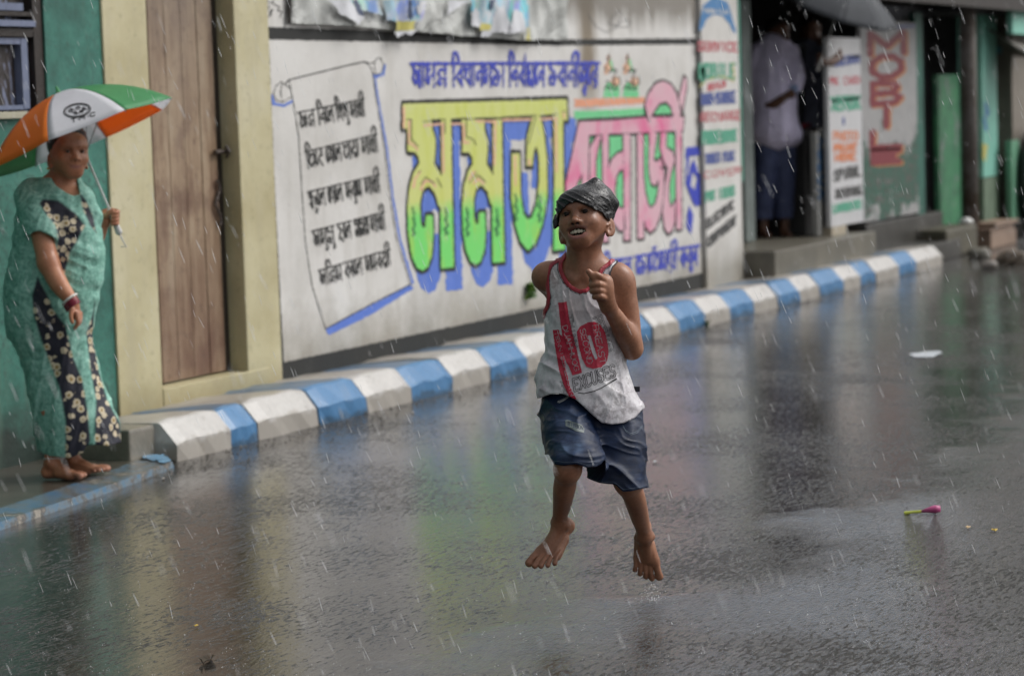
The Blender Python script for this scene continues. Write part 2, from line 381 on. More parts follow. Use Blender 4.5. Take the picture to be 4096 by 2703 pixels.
for i in range(len(bx)-1):
    x0, x1 = bx[i]+.004, bx[i+1]-.004; far = i > 8
    m = 0 if i % 2 == 0 else 1
    jit = random.uniform(-.008, .008); zj = random.uniform(-.006, .004)
    nseg = 6; V = []; ns = len(prof)
    for s in range(nseg+1):
        x = x0+(x1-x0)*s/nseg; e = .010 if s in (0, nseg) else 0
        for k, (py, pz) in enumerate(prof):
            wob = .004*math.sin(x*23+k)+.003*math.sin(x*51+k*2)
            V.append((x-(0, 0, 0, 0, 0, .03, .09)[k], yk+py+jit+wob+e*.5, max(0, pz+zj*(pz > .05)-e*(pz > .05)+wob*.5*(pz > .05))))
    Fc = [(s*ns+k, s*ns+k+1, (s+1)*ns+k+1, (s+1)*ns+k)[::-1] for s in range(nseg) for k in range(ns-1)]
    Fc += [tuple(range(ns)), tuple(nseg*ns+k for k in range(ns))[::-1]]
    mb.add(V, Fc, m)
    # mortar under the gap
mb.box((9.20, 6.17, 0), (9.400, 6.55, .165), 2, .012)
mb.box((9.43, 6.20, 0), (bx[-1]-.03, 6.60, .150), 2)
kerb = mb.build('kerb', [KW, KB, CONC], loc=(9.4, 6.1, 0)); tag(kerb, kind='structure', label='kerb of cast blocks painted white and blue by turns')

# ---- low slab with worn blue paint where the woman stands
t = NT('flaked_blue_paint')
f = t.noise(13, 7, .75); f2 = t.noise(5, 4, .6)
cc = t.ramp(t.math('ADD', t.math('MULTIPLY', f, .7), t.math('MULTIPLY', f2, .3)), [(.36, (.04, .14, .28)), (.44, (.09, .17, .25)), (.49, (.15, .19, .22)), (.54, (.08, .075, .07)), (.60, (.36, .33, .28)), (.66, (.10, .12, .14))])
t.bump(f, .4, .01); t.set(Base_Color=cc, Roughness=.18)
FLAKE = t.m
DARKC = plain('wet_dark_concrete', (.075, .068, .055), .16, .35, 6, .25, 50)
e0 = on_ground(-900, 2410, .03); e1 = on_ground(0, 2085, .03); e2 = on_ground(300, 1985, .03); e3 = on_ground(560, 1893, .03); e4 = on_ground(688, 1842, .03)
front = [e0, e1, e2, e3, e4]
MBs = MB(); V = []; Fc = []
wv = []
for i, p in enumerate(front):
    wdt = .17
    wv.append([p+np.array([.01, -.004, -.03]), p, p+np.array([-.02, wdt, 0]), np.array([p[0]-.05, 6.59, .034])])
for i in range(len(wv)-1):
    for k in range(3):
        MBs.add([wv[i][k], wv[i+1][k], wv[i+1][k+1], wv[i][k+1]], [(0, 1, 2, 3)], 0 if k < 2 else 1)
V = [e4+np.array([.0, -.004, -.03]), e4, e4+np.array([-.02, .17, 0]), (e4[0]-.05, 6.59, .034), (e4[0]-.05, 6.59, 0)]
MBs.add(V, [(0, 1, 2, 3, 4)], 0)
slab = MBs.build('pavement', [FLAKE, DARKC], loc=(8.6, 6.2, 0)); tag(slab, kind='structure', label='low wet concrete slab with a flaked blue painted edge')
# torn strip of blue paint / plastic lying at the end of the slab
F = Field(440, 1780, 700, 1900, 3)
F.poly([(560, 1822), (600, 1810), (655, 1818), (684, 1838), (668, 1852), (620, 1840), (585, 1834)]).rough(2, 8)
V, Fc = F.extract()
P = on_ground(V[:, 0], V[:, 1], .036); P[:, 2] += .002*np.sin(P[:, 0]*40)*np.cos(P[:, 1]*55)+.001
SHEET = plain('blue_plastic', (.20, .38, .56), .2, .3, 12)
o = mesh('plastic_sheet', P, Fc, SHEET, loc=(9.35, 6.15, .034)); tag(o, 'crumpled scrap of blue plastic at the end of the kerb', 'plastic sheet')

# ================================================================ GREEN HOUSE (left)
t = NT('green_limewash')
f = t.noise(2.2, 7, .68); f2 = t.noise(1, 5, .6, t.map((7, 7, 1.2))); f3 = t.noise(28, 5, .7)
g = t.ramp(f, [(.36, (.014, .070, .055)), (.5, (.030, .150, .115)), (.64, (.065, .24, .185))])
g = t.mix(t.ramp(t.math('ADD', t.math('MULTIPLY', f, .5), t.math('MULTIPLY', f3, .5)), [(.52, 0), (.62, .85)]), g, (.022, .05, .042))
z = t.n('SeparateXYZ', {0: t.co}).outputs[2]
g = t.mix(t.ramp(t.math('ADD', z, t.math('MULTIPLY', f, .5)), [(.38, .92), (.62, .0)]), g, (.018, .024, .02))   # tide of damp and mould at the foot
g = t.mix(t.ramp(f2, [(.56, 0), (.70, .45)]), g, (.10, .16, .12))
t.bump(t.math('ADD', t.math('MULTIPLY', f, .5), t.math('MULTIPLY', f3, .5)), .35, .02); t.set(Base_Color=g, Roughness=.55); GREEN = t.m
YW = 6.585
gh = empty('green_house', (8.6, YW, 0)); tag(gh, 'dark green limewashed house front behind the woman', 'house')
XG = 9.738
wl = WX(0, 200); wr = WX(182, 200); wz0 = WZ(100, 445); 
m = MB()
m.box((-3, YW, 0), (wl-1.2, YW+.3, 3.4)); m.box((wl-1.2, YW, 0), (wr, YW+.3, wz0)); m.box((wr, YW, 0), (XG, YW+.3, 3.4)); m.box((wl-1.2, YW, 3.0), (wr, YW+.3, 3.4))
m.build('wall', GREEN, gh)
t = NT('peeled_shutter')
f = t.noise(1, 7, .72, t.map((22, 22, 5.5)), .5); 
t.set(Base_Color=t.ramp(f, [(.44, (.018, .014, .012)), (.50, (.06, .05, .05)), (.54, (.17, .20, .30)), (.8, (.24, .28, .40))]), Roughness=.5); t.bump(f, .5, .01); PEEL = t.m
t = NT('lavender_frame')
f = t.noise(1, 7, .7, t.map((20, 20, 7)))
t.set(Base_Color=t.ramp(f, [(.34, (.04, .035, .035)), (.40, (.11, .135, .21)), (.8, (.18, .21, .31))]), Roughness=.5); LAV = t.m
BRN = plain('dark_timber', (.022, .016, .013), .5, .4, 14, .4, 60)
win = empty('window', (wl, YW, wz0)); win.parent = gh; win.location = (wl-8.6, 0, wz0)
m = MB(); m.box((wl-1.2, YW+.06, wz0), (wr, YW+.09, 3.0)); m.build('shutter_board', PEEL, win)
m = MB(); x = WX(105, 300); x2 = WX(130, 300); x3 = WX(150, 300)
m.box((x3, YW+.01, wz0), (wr, YW+.06, 3.0)); m.box((wl-1.2, YW+.012, WZ(60, 145)), (x3, YW+.06, WZ(60, 112))); m.box((wl-1.2, YW+.014, WZ(60, 62)), (x3, YW+.06, WZ(60, 45)))
m.build('frame', BRN, win)
m = MB(); m.box((x, YW+.02, WZ(60, 435)), (x2, YW+.06, WZ(60, 150))); m.box((wl-1.2, YW+.022, WZ(60, 175)), (x, YW+.06, WZ(60, 150))); m.box((wl-1.2, YW+.022, WZ(60, 438)), (x, YW+.06, WZ(60, 420)))
m.box((wl-1.2, YW-.004, WZ(60, 105)), (x3, YW+.05, WZ(60, 80))); m.box((wl-1.2, YW+.022, WZ(60, 40)), (x3-.05, YW+.05, WZ(60, 10)))
m.build('sash', LAV, win)
m = MB(); m.box((wl-1.2, YW-.03, wz0-.03), (wr, YW+.05, wz0), 0, .004); m.build('sill', plain('sill_cream', (.35, .33, .25), .6), win)

# ================================================================ CREAM DOORWAY
t = NT('cream_wash')
f = t.noise(1.6, 6, .62); f2 = t.noise(24, 5, .7); f3 = t.noise(1, 5, .6, t.map((6, 6, 1.4)))
g = t.ramp(f, [(.34, (.40, .35, .20)), (.52, (.50, .455, .285)), (.68, (.55, .51, .36))])
g = t.mix(t.ramp(f2, [(.57, 0), (.70, .6)]), g, (.30, .27, .17)); g = t.mix(t.ramp(f3, [(.52, 0), (.68, .6)]), g, (.40, .36, .24))
z = t.n('SeparateXYZ', {0: t.co}).outputs[2]
g = t.mix(t.ramp(t.math('ADD', z, t.math('MULTIPLY', f2, .12)), [(.20, .75), (.36, 0)]), g, (.24, .20, .10))
t.bump(f2, .25, .01); t.set(Base_Color=g, Roughness=.6); CREAM = t.m
XD0, XD1, XM = 10.10, 10.885, 11.222
ch = empty('doorway_front', (10.3, YW, .0)); tag(ch, 'pale cream plastered doorway front between green house and painted wall', 'doorway')
DOORY = YW+.078
m = MB(); m.box((XG, YW-.012, 0), (XD0, YW+.3, 3.1), 0, .006); m.box((XD1+.0, YW-.012, 0), (XM-.004, YW+.3, 3.1), 0, .006); m.box((XD0, YW-.01, 2.35), (XD1, YW+.3, 3.1))
m.build('wall', CREAM, ch)
m = MB(); m.box((XD0-.0, YW-.016, .13), (XD1+.20, DOORY+.1, .235), 0, .006); m.build('threshold', CREAM, ch)
t = NT('door_timber')
gr = t.noise(1, 7, .72, t.map((18, 18, 2.6)), .8); f = t.noise(3, 5, .6); pl = t.noise(1, 2, .5, t.map((5.5, 1, .4)))
g = t.ramp(t.math('ADD', t.math('MULTIPLY', gr, .65), t.math('MULTIPLY', pl, .35)), [(.36, (.10, .055, .035)), (.46, (.22, .145, .09)), (.56, (.31, .225, .15)), (.70, (.40, .33, .24))])
z = t.n('SeparateXYZ', {0: t.co}).outputs[2]
g = t.mix(t.ramp(f, [(.50, 0), (.64, .65)]), g, (.10, .045, .032))
g = t.mix(t.ramp(t.math('MULTIPLY', t.math('ADD', z, t.math('MULTIPLY', f, .9)), .3), [(.45, 0), (.75, .5)]), g, (.25, .215, .18)); g = t.mix(t.ramp(t.math('MULTIPLY', t.math('ADD', z, f), .5), [(.38, .45), (.62, 0)]), g, (.13, .065, .042))
blt = t.noise(16, 5, .7); g = t.mix(t.ramp(blt, [(.55, 0), (.68, .6)]), g, (.09, .05, .035))
t.bump(gr, .35, .01); t.set(Base_Color=g, Roughness=.42); WOOD = t.m
dr = empty('door', (XD0, DOORY, .235)); dr.parent = ch; dr.location = (XD0-10.3, .078, .235)
m = MB(); nb = 5
for i in range(nb):
    a = XD0+.004+(XD1-.066-XD0)*i/nb; b = XD0+.001+(XD1-.066-XD0)*(i+1)/nb
    m.box((a, DOORY+random.uniform(0, .003), .245), (b-.002, DOORY+.035, 2.34), 0, .002)
m.box((XD0, DOORY+.036, .24), (XD1-.066, DOORY+.05, 2.345))
m.build('planks', WOOD, dr)
m = MB(); m.box((XD1-.060, DOORY+.012, .24), (XD1-.004, DOORY+.08, 2.345)); m.build('frame', BRN, dr)  # dark strip standing in for the shaded gap between planks and jamb
IRON = plain('rusty_iron', (.05, .035, .028), .5, .3, 30)
m = MB(); hz = WZ(900, 605, DOORY); m.tube([(XD1-.12, DOORY-.02, hz), (XD1-.01, DOORY-.02, hz)], .012, 0, 8); m.tube([(XD1-.03, DOORY-.03, hz+.03), (XD1-.03, DOORY-.05, hz), (XD1-.03, DOORY-.03, hz-.03)], .008)
for k in range(9):
    a = k/8; m.tube([(XD1-.10+.02*math.sin(k), DOORY-.012, hz-.14-.20*a), (XD1-.10+.02*math.sin(k+1), DOORY-.016, hz-.14-.20*(a+.12))], .008)
m.build('hasp', IRON, dr)

# ================================================================ PAINTED WALL
t = NT('white_limewash')
f = t.noise(1.3, 6, .62); f2 = t.noise(30, 5, .7); f3 = t.noise(1, 6, .65, t.map((5, 5, .7))); f4 = t.noise(6, 6, .7)
g = t.ramp(f, [(.34, (.50, .485, .455)), (.52, (.62, .605, .58)), (.7, (.69, .68, .66))])
g = t.mix(t.ramp(f3, [(.54, 0), (.72, .6)]), g, (.44, .42, .38)); g = t.mix(t.ramp(f2, [(.60, 0), (.72, .5)]), g, (.34, .32, .29))
sx = t.n('SeparateXYZ', {0: t.co}); X_, Z_ = sx.outputs[0], sx.outputs[2]
XS = WX(2350, 300)-14.0       # brown water stain that runs down from the top
dst = t.math('ABSOLUTE', t.math('SUBTRACT', t.math('ADD', X_, t.math('MULTIPLY', f4, .12)), XS+.06))
st = t.math('MULTIPLY', t.ramp(dst, [(.06, 1), (.20, 0)]), t.ramp(t.math('SUBTRACT', t.math('ADD', Z_, t.math('MULTIPLY', f, .3)), 1.0), [(.50, 0), (.85, 1)]))
g = t.mix(t.math('MULTIPLY', st, .9), g, (.19, .145, .09))
tp = t.math('ADD', Z_, t.math('MULTIPLY', f3, .55)); rt = t.ramp(t.math('MULTIPLY', t.math('ADD', X_, 3.0), .16), [(.48, 0), (.62, 1)])
g = t.mix(t.math('MULTIPLY', t.math('MULTIPLY', t.ramp(t.math('SUBTRACT', tp, 2.0), [(.26, 0), (.42, 1)]), rt), .8), g, (.13, .11, .085))
tb = t.math('ADD', Z_, t.math('MULTIPLY', f4, .5)); g = t.mix(t.ramp(tb, [(.48, .8), (.80, 0)]), g, (.26, .24, .20))
t.bump(t.math('ADD', f2, f4), .22, .012); t.set(Base_Color=g, Roughness=.5); WHITE = t.m
YM = YW-.006
mw = empty('painted_wall', (14, YM, 0)); tag(mw, 'long white street wall painted with big yellow and pink Bengali letters', 'wall')
XE = WX(2790, 600)
m = MB(); m.box((XM, YM, 0), (XE+.02, YM+.25, 2.62)); m.build('masonry', WHITE, mw)
PB = paint('black_paint', (.016, .017, .016), .05, .7); PBL = paint('blue_lettering', (.035, .055, .46), .12); PSH = paint('shadow_blue', (.10, .19, .60), .22)
PPK = paint('pink_paint', (.66, .30, .40), .4); PGR = paint('mint_paint', (.16, .60, .27), .25); POR = paint('orange_paint', (.74, .33, .20), .35)
PSL = paint('salmon_paint', (.74, .45, .30), .3); PDG = paint('dark_green_paint', (.03, .17, .06), .1)
YL = [YM-.0012*k for k in range(9)]
# frame bands
F = Field(1050, 80, 2850, 1560, 2)
F.poly([(1064, 107), (1500, 122), (2200, 158), (2786, 153), (2788, 176), (2200, 182), (1700, 170), (1066, 157)])
F.poly([(1064, 107), (1074, 107), (1098, 700), (1118, 1120), (1140, 1520), (1131, 1520), (1106, 1100), (1083, 600)])
F.poly([(2780, 155), (2788, 155), (2820, 1150), (2811, 1150)])
F.poly([(1130, 1448), (2000, 1264), (2812, 1090), (2818, 1165), (2400, 1250), (1134, 1530)])
F.rough(.9, 6, 3)
wall_paint('border_paint', F, PB, mw, YL[1])
# scroll outline
c5 = lambda pts: [(1050+x/1.3067, 200+y/1.3067) for x, y in pts]
F = Field(1060, 220, 1670, 1360, 1.5)
F.stroke(c5([(115, 180), (140, 155), (260, 125), (400, 90), (530, 60), (550, 68)]), 5); F.stroke(c5([(140, 155), (165, 290), (190, 450), (210, 780), (225, 1000), (260, 1230), (330, 1452)]), 2.6)
F.stroke(c5([(545, 60), (575, 110), (590, 230), (640, 520), (665, 760), (700, 980), (772, 1222)]), 2.4); F.stroke(c5([(330, 1455), (560, 1330), (775, 1222)]), 4)
F.stroke(c5([(100, 160), (70, 190), (58, 225), (70, 260), (105, 272), (150, 245)]), 2.6); F.stroke(c5([(105, 165), (95, 215), (105, 270)]), 2.2); F.stroke(c5([(100, 168), (150, 200)]), 2.4)
F.stroke(c5([(548, 70), (585, 65), (595, 45), (615, 38), (635, 75), (625, 115), (600, 128), (575, 118)]), 2.8); F.stroke(c5([(590, 55), (585, 90), (598, 125)]), 2.2)
F.rough(.4, 5, 4)
wall_paint('scroll_outline', F, PB, mw, YL[2])
F = Field(1060, 240, 1680, 1360, 2)
F.stroke(c5([(45, 240), (60, 280), (110, 290), (155, 268)]), 14, 9); F.stroke(c5([(640, 80), (630, 125), (600, 138), (583, 135)]), 10, 12)
F.stroke(c5([(588, 135), (602, 240), (652, 520), (680, 760), (718, 985), (785, 1215)]), 6, 10); F.poly(c5([(330, 1458), (345, 1490), (560, 1385), (790, 1245), (775, 1225), (560, 1335)]))
F.rough(.8, 6, 5)
wall_paint('scroll_shadow', F, PSH, mw, YL[1])
# scroll text
F = Field(1150, 330, 1600, 1180, 1.5)
rows = [((190, 325), (528, 255), 88, [(['j', 'N'], 190, 270), (['i', 'n', 'e', 'l'], 285, 370), (['i', 'sh', 'sh', 'u'], 380, 445), (['s', 'a', 'th', 'I'], 455, 530)]),
        ((225, 530), (590, 440), 92, [(['i', 'kh', 'e', 'd'], 225, 312), (['e', 'p', 'e', 'l'], 328, 408), (['kh', 'a', 'D'], 418, 500), (['s', 'a', 'th', 'I'], 515, 598)]),
        ((240, 740), (608, 650), 90, [(['K', 'u', 'e', 'l'], 240, 325), (['e', 'g', 'e', 'l'], 338, 415), (['s', 'b', 'u', 'J'], 432, 515), (['s', 'a', 'th', 'I'], 530, 610)]),
        ((262, 945), (635, 845), 90, [(['o', 's', 'u', 'S', 'u'], 262, 372), (['h', 'e', 'l'], 392, 460), (['S', 'a', 'S', 'D'], 480, 552), (['s', 'a', 'th', 'I'], 562, 637)]),
        ((295, 1150), (665, 1040), 85, [(['o', 'i', 'N', 'm'], 295, 412), (['k', 'a', 'e', 'l'], 425, 518), (['s', 'm', 'b', 'D', 'I'], 535, 665)])]
for (a, b, hh, words) in rows:
    for (wd, x0, x1) in words:
        ya = a[1]+(b[1]-a[1])*(x0-a[0])/(b[0]-a[0]); yb = a[1]+(b[1]-a[1])*(x1-a[0])/(b[0]-a[0])
        (p0, p1) = c5([(x0, ya), (x1, yb)]); bn_word(F, wd, p0[0], p0[1], p1[0], p1[1], hh/1.3067, 5.2, 5.5, .12)
F.rough(.5, 4, 6)
wall_paint('scroll_lettering', F, PB, mw, YL[3])
# headline and foot line
F = Field(1620, 190, 2800, 1180, 1.6)
for wd, x0, x1 in ((['A', 's', 'N'], 1647, 1791), (['i', 'b', 'dh', 'a', 'n', 's', 'v', 'a'], 1809, 2020), (['i', 'n', 'B', 'a', 'c', 'e', 'n'], 2035, 2181), (['v', 'b', 'a', 'n', 'I', 'p', 'U', 'e', 'r'], 2196, 2394)):
    bn_word(F, wd, x0, 254-(x0-1647)*.004, x1, 254-(x1-1647)*.004, 94, 9, 13)
c4 = lambda pts: [(2150+x/1.65, 250+y/1.65) for x, y in pts]
for wd, a, b in ((['i', 'b', 'p', 'u', 'l'], (440, 1312), (622, 1285)), (['e', 'v', 'a', 'e', 't', 'J', 'y', 'I'], (652, 1278), (925, 1228)), (['k', 'r', 'u', 'n'], (945, 1225), (1060, 1205))):
    p, q = c4([a, b]); bn_word(F, wd, p[0], p[1], q[0], q[1], 78, 8, 11)
F.poly(c4([(985, 558), (1066, 552), (1070, 610), (1040, 615), (975, 622)])); F.poly(c4([(985, 615), (1005, 612), (990, 720), (975, 800)]))
F.poly(c4([(1035, 630), (1070, 760), (1072, 940), (1040, 950), (1010, 880), (975, 790), (1000, 730), (1015, 660)])); F.poly(c4([(1025, 720), (1055, 760), (1040, 840), (1010, 810)]), op='cut')
F.poly(c4([(1005, 940), (1030, 1010), (1015, 1135), (985, 1080), (990, 990)]))
F.rough(1.0, 6, 7)
wall_paint('blue_lettering', F, PBL, mw, YL[4])

# ---- the big name, first word
c3 = lambda pts: [(1550+x/1.96, 380+y/1.96) for x, y in pts]
stem = [(418, 170), (498, 170), (505, 600), (512, 900), (522, 1348), (420, 1358), (415, 1000), (425, 610)]
neck = [(150, 170), (345, 170), (352, 270), (374, 340), (376, 420), (366, 540), (430, 640), (430, 900), (400, 860), (372, 765), (330, 716), (290, 712), (238, 700), (250, 545), (243, 482), (215, 444), (158, 440), (155, 262)]
loop = [(250, 535), (205, 605), (172, 720), (156, 900), (163, 1100), (190, 1260), (230, 1348), (275, 1375), (318, 1345), (348, 1250), (360, 1100), (355, 940), (302, 940), (297, 1025), (275, 1045), (262, 1000), (254, 850), (275, 745), (322, 708), (400, 700), (425, 650)]
def shift(pts, frm, to, sx=1.0):
    """move a shape along the wall (in wall metres) so that frm lands on to"""
    P = np.array(c3(pts)); W = on_wall(P[:, 0], P[:, 1], YM); A = on_wall(*c3([frm])[0], YM); B = on_wall(*c3([to])[0], YM)
    W = (W-A)*np.array([sx, 1, sx])+B; u, v = to_px(W); return list(zip(u, v))
letters = [c3([(120, 68), (700, 52), (1405, 32), (1412, 195), (1372, 195), (1372, 150), (900, 178), (185, 192), (185, 262), (118, 262)]), c3(stem), c3(neck), c3(loop)]
letters += [shift(s, (156, 900), (586, 880), .985) for s in (stem, neck, loop)]
letters += [c3([(975, 455), (1036, 455), (1045, 800), (1068, 935), (1100, 975), (1132, 960), (1170, 850), (1190, 650), (1185, 470), (1170, 400), (1150, 425), (1140, 490), (1135, 555), (1090, 555), (1095, 330), (1122, 230), (1145, 150), (1200, 150), (1228, 300), (1250, 500), (1252, 800), (1215, 1005), (1160, 1160), (1100, 1217), (1040, 1142), (1000, 1000), (970, 800)]),
            c3([(1303, 150), (1376, 150), (1380, 700), (1390, 1205), (1303, 1215), (1308, 700)])]
def fld(polys, grow=0, dx=0, dy=0, bb=(1580, 360, 2320, 1260), st=2):
    F = Field(*bb, st)
    for p in polys: F.poly([(x+dx, y+dy) for x, y in p], grow)
    return F
shd = fld(letters, 7, 27, 82).rough(1.5, 10, 8); wall_paint('name_shadow', shd, PSH, mw, YL[1])
# black contour: heavier on level edges than on upright ones, as brushed
Fb = fld(letters, 7)
for dy in (-9, 9): Fb.d = np.minimum(Fb.d, fld(letters, 6, 0, dy).d)
Fb.rough(.8, 8, 9); wall_paint('name_contour', Fb, PB, mw, YL[3])
t = NT('yellow_to_green_paint')
z = t.n('SeparateXYZ', {0: t.co}).outputs[2]; f = t.noise(1, 5, .65, t.map((8, 8, 2.5))); f2 = t.noise(5, 5, .7)
zz = t.math('ADD', z, t.math('MULTIPLY', t.math('SUBTRACT', f2, .5), .10))
g = t.mix(t.ramp(zz, [(.90, 1), (1.14, 0)]), (.58, .62, .20), (.17, .66, .15))
g = t.mix(t.ramp(f, [(.5, 0), (.72, .75)]), g, (.50, .55, .04)); g = t.mix(t.ramp(f2, [(.56, 0), (.72, .6)]), g, (.62, .62, .42))
t.set(Base_Color=g, Roughness=.45); YG = t.m
# the colour must match heights on the wall: local z equals world z here because the wall's base is at 0
wall_paint('name_letters', fld(letters, 0).rough(.7, 7, 10), YG, mw, YL[5])
F = Field(1580, 360, 2320, 1260, 1.5)
for P in ([(128, 95), (128, 250)], [(170, 205), (170, 380), (200, 385), (235, 430)], [(290, 238), (440, 225)], [(432, 250), (440, 600)], [(255, 600), (215, 660), (205, 720)], [(265, 740), (290, 675), (345, 672), (375, 715)],
          [(505, 225), (595, 225), (598, 370), (640, 370)], [(700, 205), (845, 205), (838, 540)], [(680, 600), (640, 660)], [(680, 690), (710, 655), (755, 690)], [(900, 195), (1130, 190)], [(1200, 190), (1320, 180), (1325, 600)], [(1110, 500), (1115, 545)], [(1000, 480), (1003, 700)], [(1385, 145), (1385, 180)]):
    F.stroke(c3(P), 9)
F.rough(1, 5, 11); wall_paint('name_highlight', F, PSL, mw, YL[6])
F = Field(1580, 360, 2320, 1260, 1.2)
for P in ([(150, 188), (190, 192), (190, 350)], [(195, 350), (240, 400)], [(280, 208), (450, 188), (452, 300)], [(500, 188), (620, 178), (618, 320)], [(620, 325), (680, 350), (692, 390)], [(690, 180), (860, 176)], [(262, 590), (240, 610)], [(262, 700), (300, 640), (370, 690)], [(690, 650), (715, 625), (770, 680)], [(890, 172), (1160, 155)], [(1190, 162), (1330, 148)], [(1165, 160), (1105, 380)], [(1372, 128), (1400, 124)], [(700, 600), (640, 690)], [(390, 650), (425, 720)]):
    F.stroke(c3(P), 3)
wall_paint('name_lines', F, PB, mw, YL[7])
F = Field(1580, 360, 2320, 1260, 1.5)
for cx in (207, 462, 627, 862, 1010, 1195):
    cy = 1000 if cx < 900 else 890
    F.stroke(c3([(cx-8, cy-120), (cx+6, cy-60), (cx-8, cy-20)]), 5, 9); F.stroke(c3([(cx, cy-20), (cx+12, cy+20), (cx-12, cy+50), (cx+10, cy+80), (cx-4, cy+95)]), 8)
F.rough(1.4, 5, 12); wall_paint('name_sprigs', F, PDG, mw, YL[7])

# ---- tricolour band, flower emblems
F = Field(2270, 370, 2620, 480, 2); F.poly(c4([(243, 243), (705, 226), (712, 270), (245, 292)])).rough(1.5, 6, 1); wall_paint('orange_band', F, POR, mw, YL[1])
F = Field(2270, 400, 2620, 500, 2); F.poly(c4([(243, 322), (715, 300), (720, 345), (245, 372)])).rough(1.5, 6, 2); wall_paint('green_band', F, PGR, mw, YL[1])
Fg = Field(2400, 180, 2580, 400, 1.2); Fk = Field(2400, 180, 2580, 400, 1.0); Fp = Field(2400, 180, 2580, 400, 1.5)
for ox in (0, 126):
    Fg.poly(c4([(438+ox, 190), (542+ox, 190), (540+ox, 230), (438+ox, 230)])); Fg.poly(c4([(442+ox, 188), (448+ox, 150), (470+ox, 130), (520+ox, 120), (540+ox, 150), (540+ox, 188)])); Fg.stroke(c4([(480+ox, -10), (500+ox, 60)]), 12, 6)
    for (ex, ey, r) in ((462, 30, 14), (515, 125, 17), (455, 60, 9)): Fp.ellipse(*c4([(ex+ox, ey)])[0], r, r*1.2)
    Fp.stroke(c4([(468+ox, -40), (470+ox, 0)]), 12, 9)
    for P in ([(470, -60), (470, 10), (445, 40), (470, 62), (495, 30)], [(470, 60), (525, 50), (500, 40)], [(500, 110), (540, 95), (545, 140), (510, 150), (500, 110)], [(450, 150), (500, 175), (535, 165)], [(460, -38), (480, -30)], [(455, 120), (500, 140), (470, 180)], [(520, 60), (500, 100), (520, 180)], [(440, 172), (470, 150)]):
        Fk.stroke(c4([(x+ox, y) for x, y in P]), 3.4)
wall_paint('emblem_grass', Fg.rough(1, 4, 3), PGR, mw, YL[1]); wall_paint('emblem_petals', Fp.rough(.8, 4, 4), PSL, mw, YL[2]); wall_paint('emblem_lines', Fk.rough(.5, 3, 5), PB, mw, YL[3])

# ---- second word, pink
pink = [c4(P) for P in (
 [(280, 388), (700, 362), (968, 358), (960, 445), (700, 462), (440, 470), (330, 480), (270, 450)],
 [(275, 388), (342, 388), (336, 700), (335, 900), (300, 1180), (262, 1180), (290, 880), (296, 720), (262, 800), (240, 900), (190, 900), (185, 800), (230, 600)],
 [(345, 560), (395, 480), (420, 480), (400, 560), (385, 640), (385, 900), (345, 900)],
 [(428, 470), (468, 470), (468, 1180), (432, 1180)],
 [(566, 470), (612, 470), (612, 1168), (572, 1170), (570, 960), (583, 1100), (545, 1108), (505, 1060), (478, 980), (465, 860), (468, 700), (490, 640), (530, 598), (566, 590), (566, 708), (542, 708), (520, 750), (510, 850), (520, 930), (545, 965), (572, 960)],
 [(658, 470), (698, 470), (702, 1155), (662, 1160)],
 [(738, 462), (790, 462), (770, 600), (768, 640), (790, 660), (810, 625), (836, 700), (832, 880), (815, 985), (780, 1090), (745, 1120), (715, 1085), (698, 1000), (684, 900), (684, 820), (700, 760), (712, 860), (728, 930), (748, 962), (778, 930), (798, 850), (800, 770), (775, 812), (748, 790), (735, 700)],
 [(815, 460), (852, 460), (848, 560), (890, 588), (906, 640), (880, 730), (868, 800), (868, 900), (880, 960), (908, 910), (906, 1050), (890, 1105), (862, 1128), (838, 1090), (826, 980), (842, 800), (862, 700), (830, 640), (808, 560)],
 [(912, 445), (950, 445), (952, 1098), (918, 1100)],
 [(738, 372), (714, 330), (712, 270), (735, 200), (780, 140), (830, 122), (880, 145), (915, 200), (935, 270), (952, 365), (893, 365), (885, 295), (850, 258), (810, 265), (775, 310), (755, 345)],
 [(968, 92), (985, 112), (984, 165), (958, 322), (932, 232)])]
bb = (2240, 290, 2780, 1000)
grn = [c4(P) for P in ([(336, 480), (395, 480), (350, 580), (336, 600)], [(400, 470), (430, 470), (430, 900), (385, 900), (385, 640)], [(468, 478), (566, 478), (566, 610), (470, 690)], [(500, 690), (570, 690), (572, 968), (500, 968)], [(698, 462), (742, 462), (745, 700), (800, 740), (800, 970), (715, 970), (698, 760)], [(785, 455), (820, 455), (815, 600), (830, 660), (765, 660)], [(845, 455), (915, 445), (915, 590), (845, 580)], [(866, 690), (912, 640), (912, 960), (866, 960)], [(765, 345), (895, 345), (885, 285), (850, 250), (800, 260)], [(250, 800), (300, 700), (300, 830), (262, 900)])]
wall_paint('counter_paint', fld(grn, 0, 0, 0, bb), PGR, mw, YL[2])
Fb = fld(pink, 4.5, 0, 0, bb)
for dy in (-6, 7): Fb.d = np.minimum(Fb.d, fld(pink, 3.5, 0, dy, bb).d)
wall_paint('pink_contour', Fb.rough(.8, 8, 13), PB, mw, YL[3])
t = NT('pink_wash')
f = t.noise(2.6, 5, .6); f2 = t.noise(1, 5, .6, t.map((7, 7, 2)))
t.set(Base_Color=t.mix(t.ramp(f2, [(.3, .0), (.8, .5)]), t.ramp(f, [(.40, (.64, .40, .46)), (.53, (.66, .34, .43)), (.64, (.68, .10, .27))]), (.66, .46, .50)), Roughness=.45)
wall_paint('pink_letters', fld(pink, 0, 0, 0, bb).rough(.6, 7, 14), t.m, mw, YL[5])
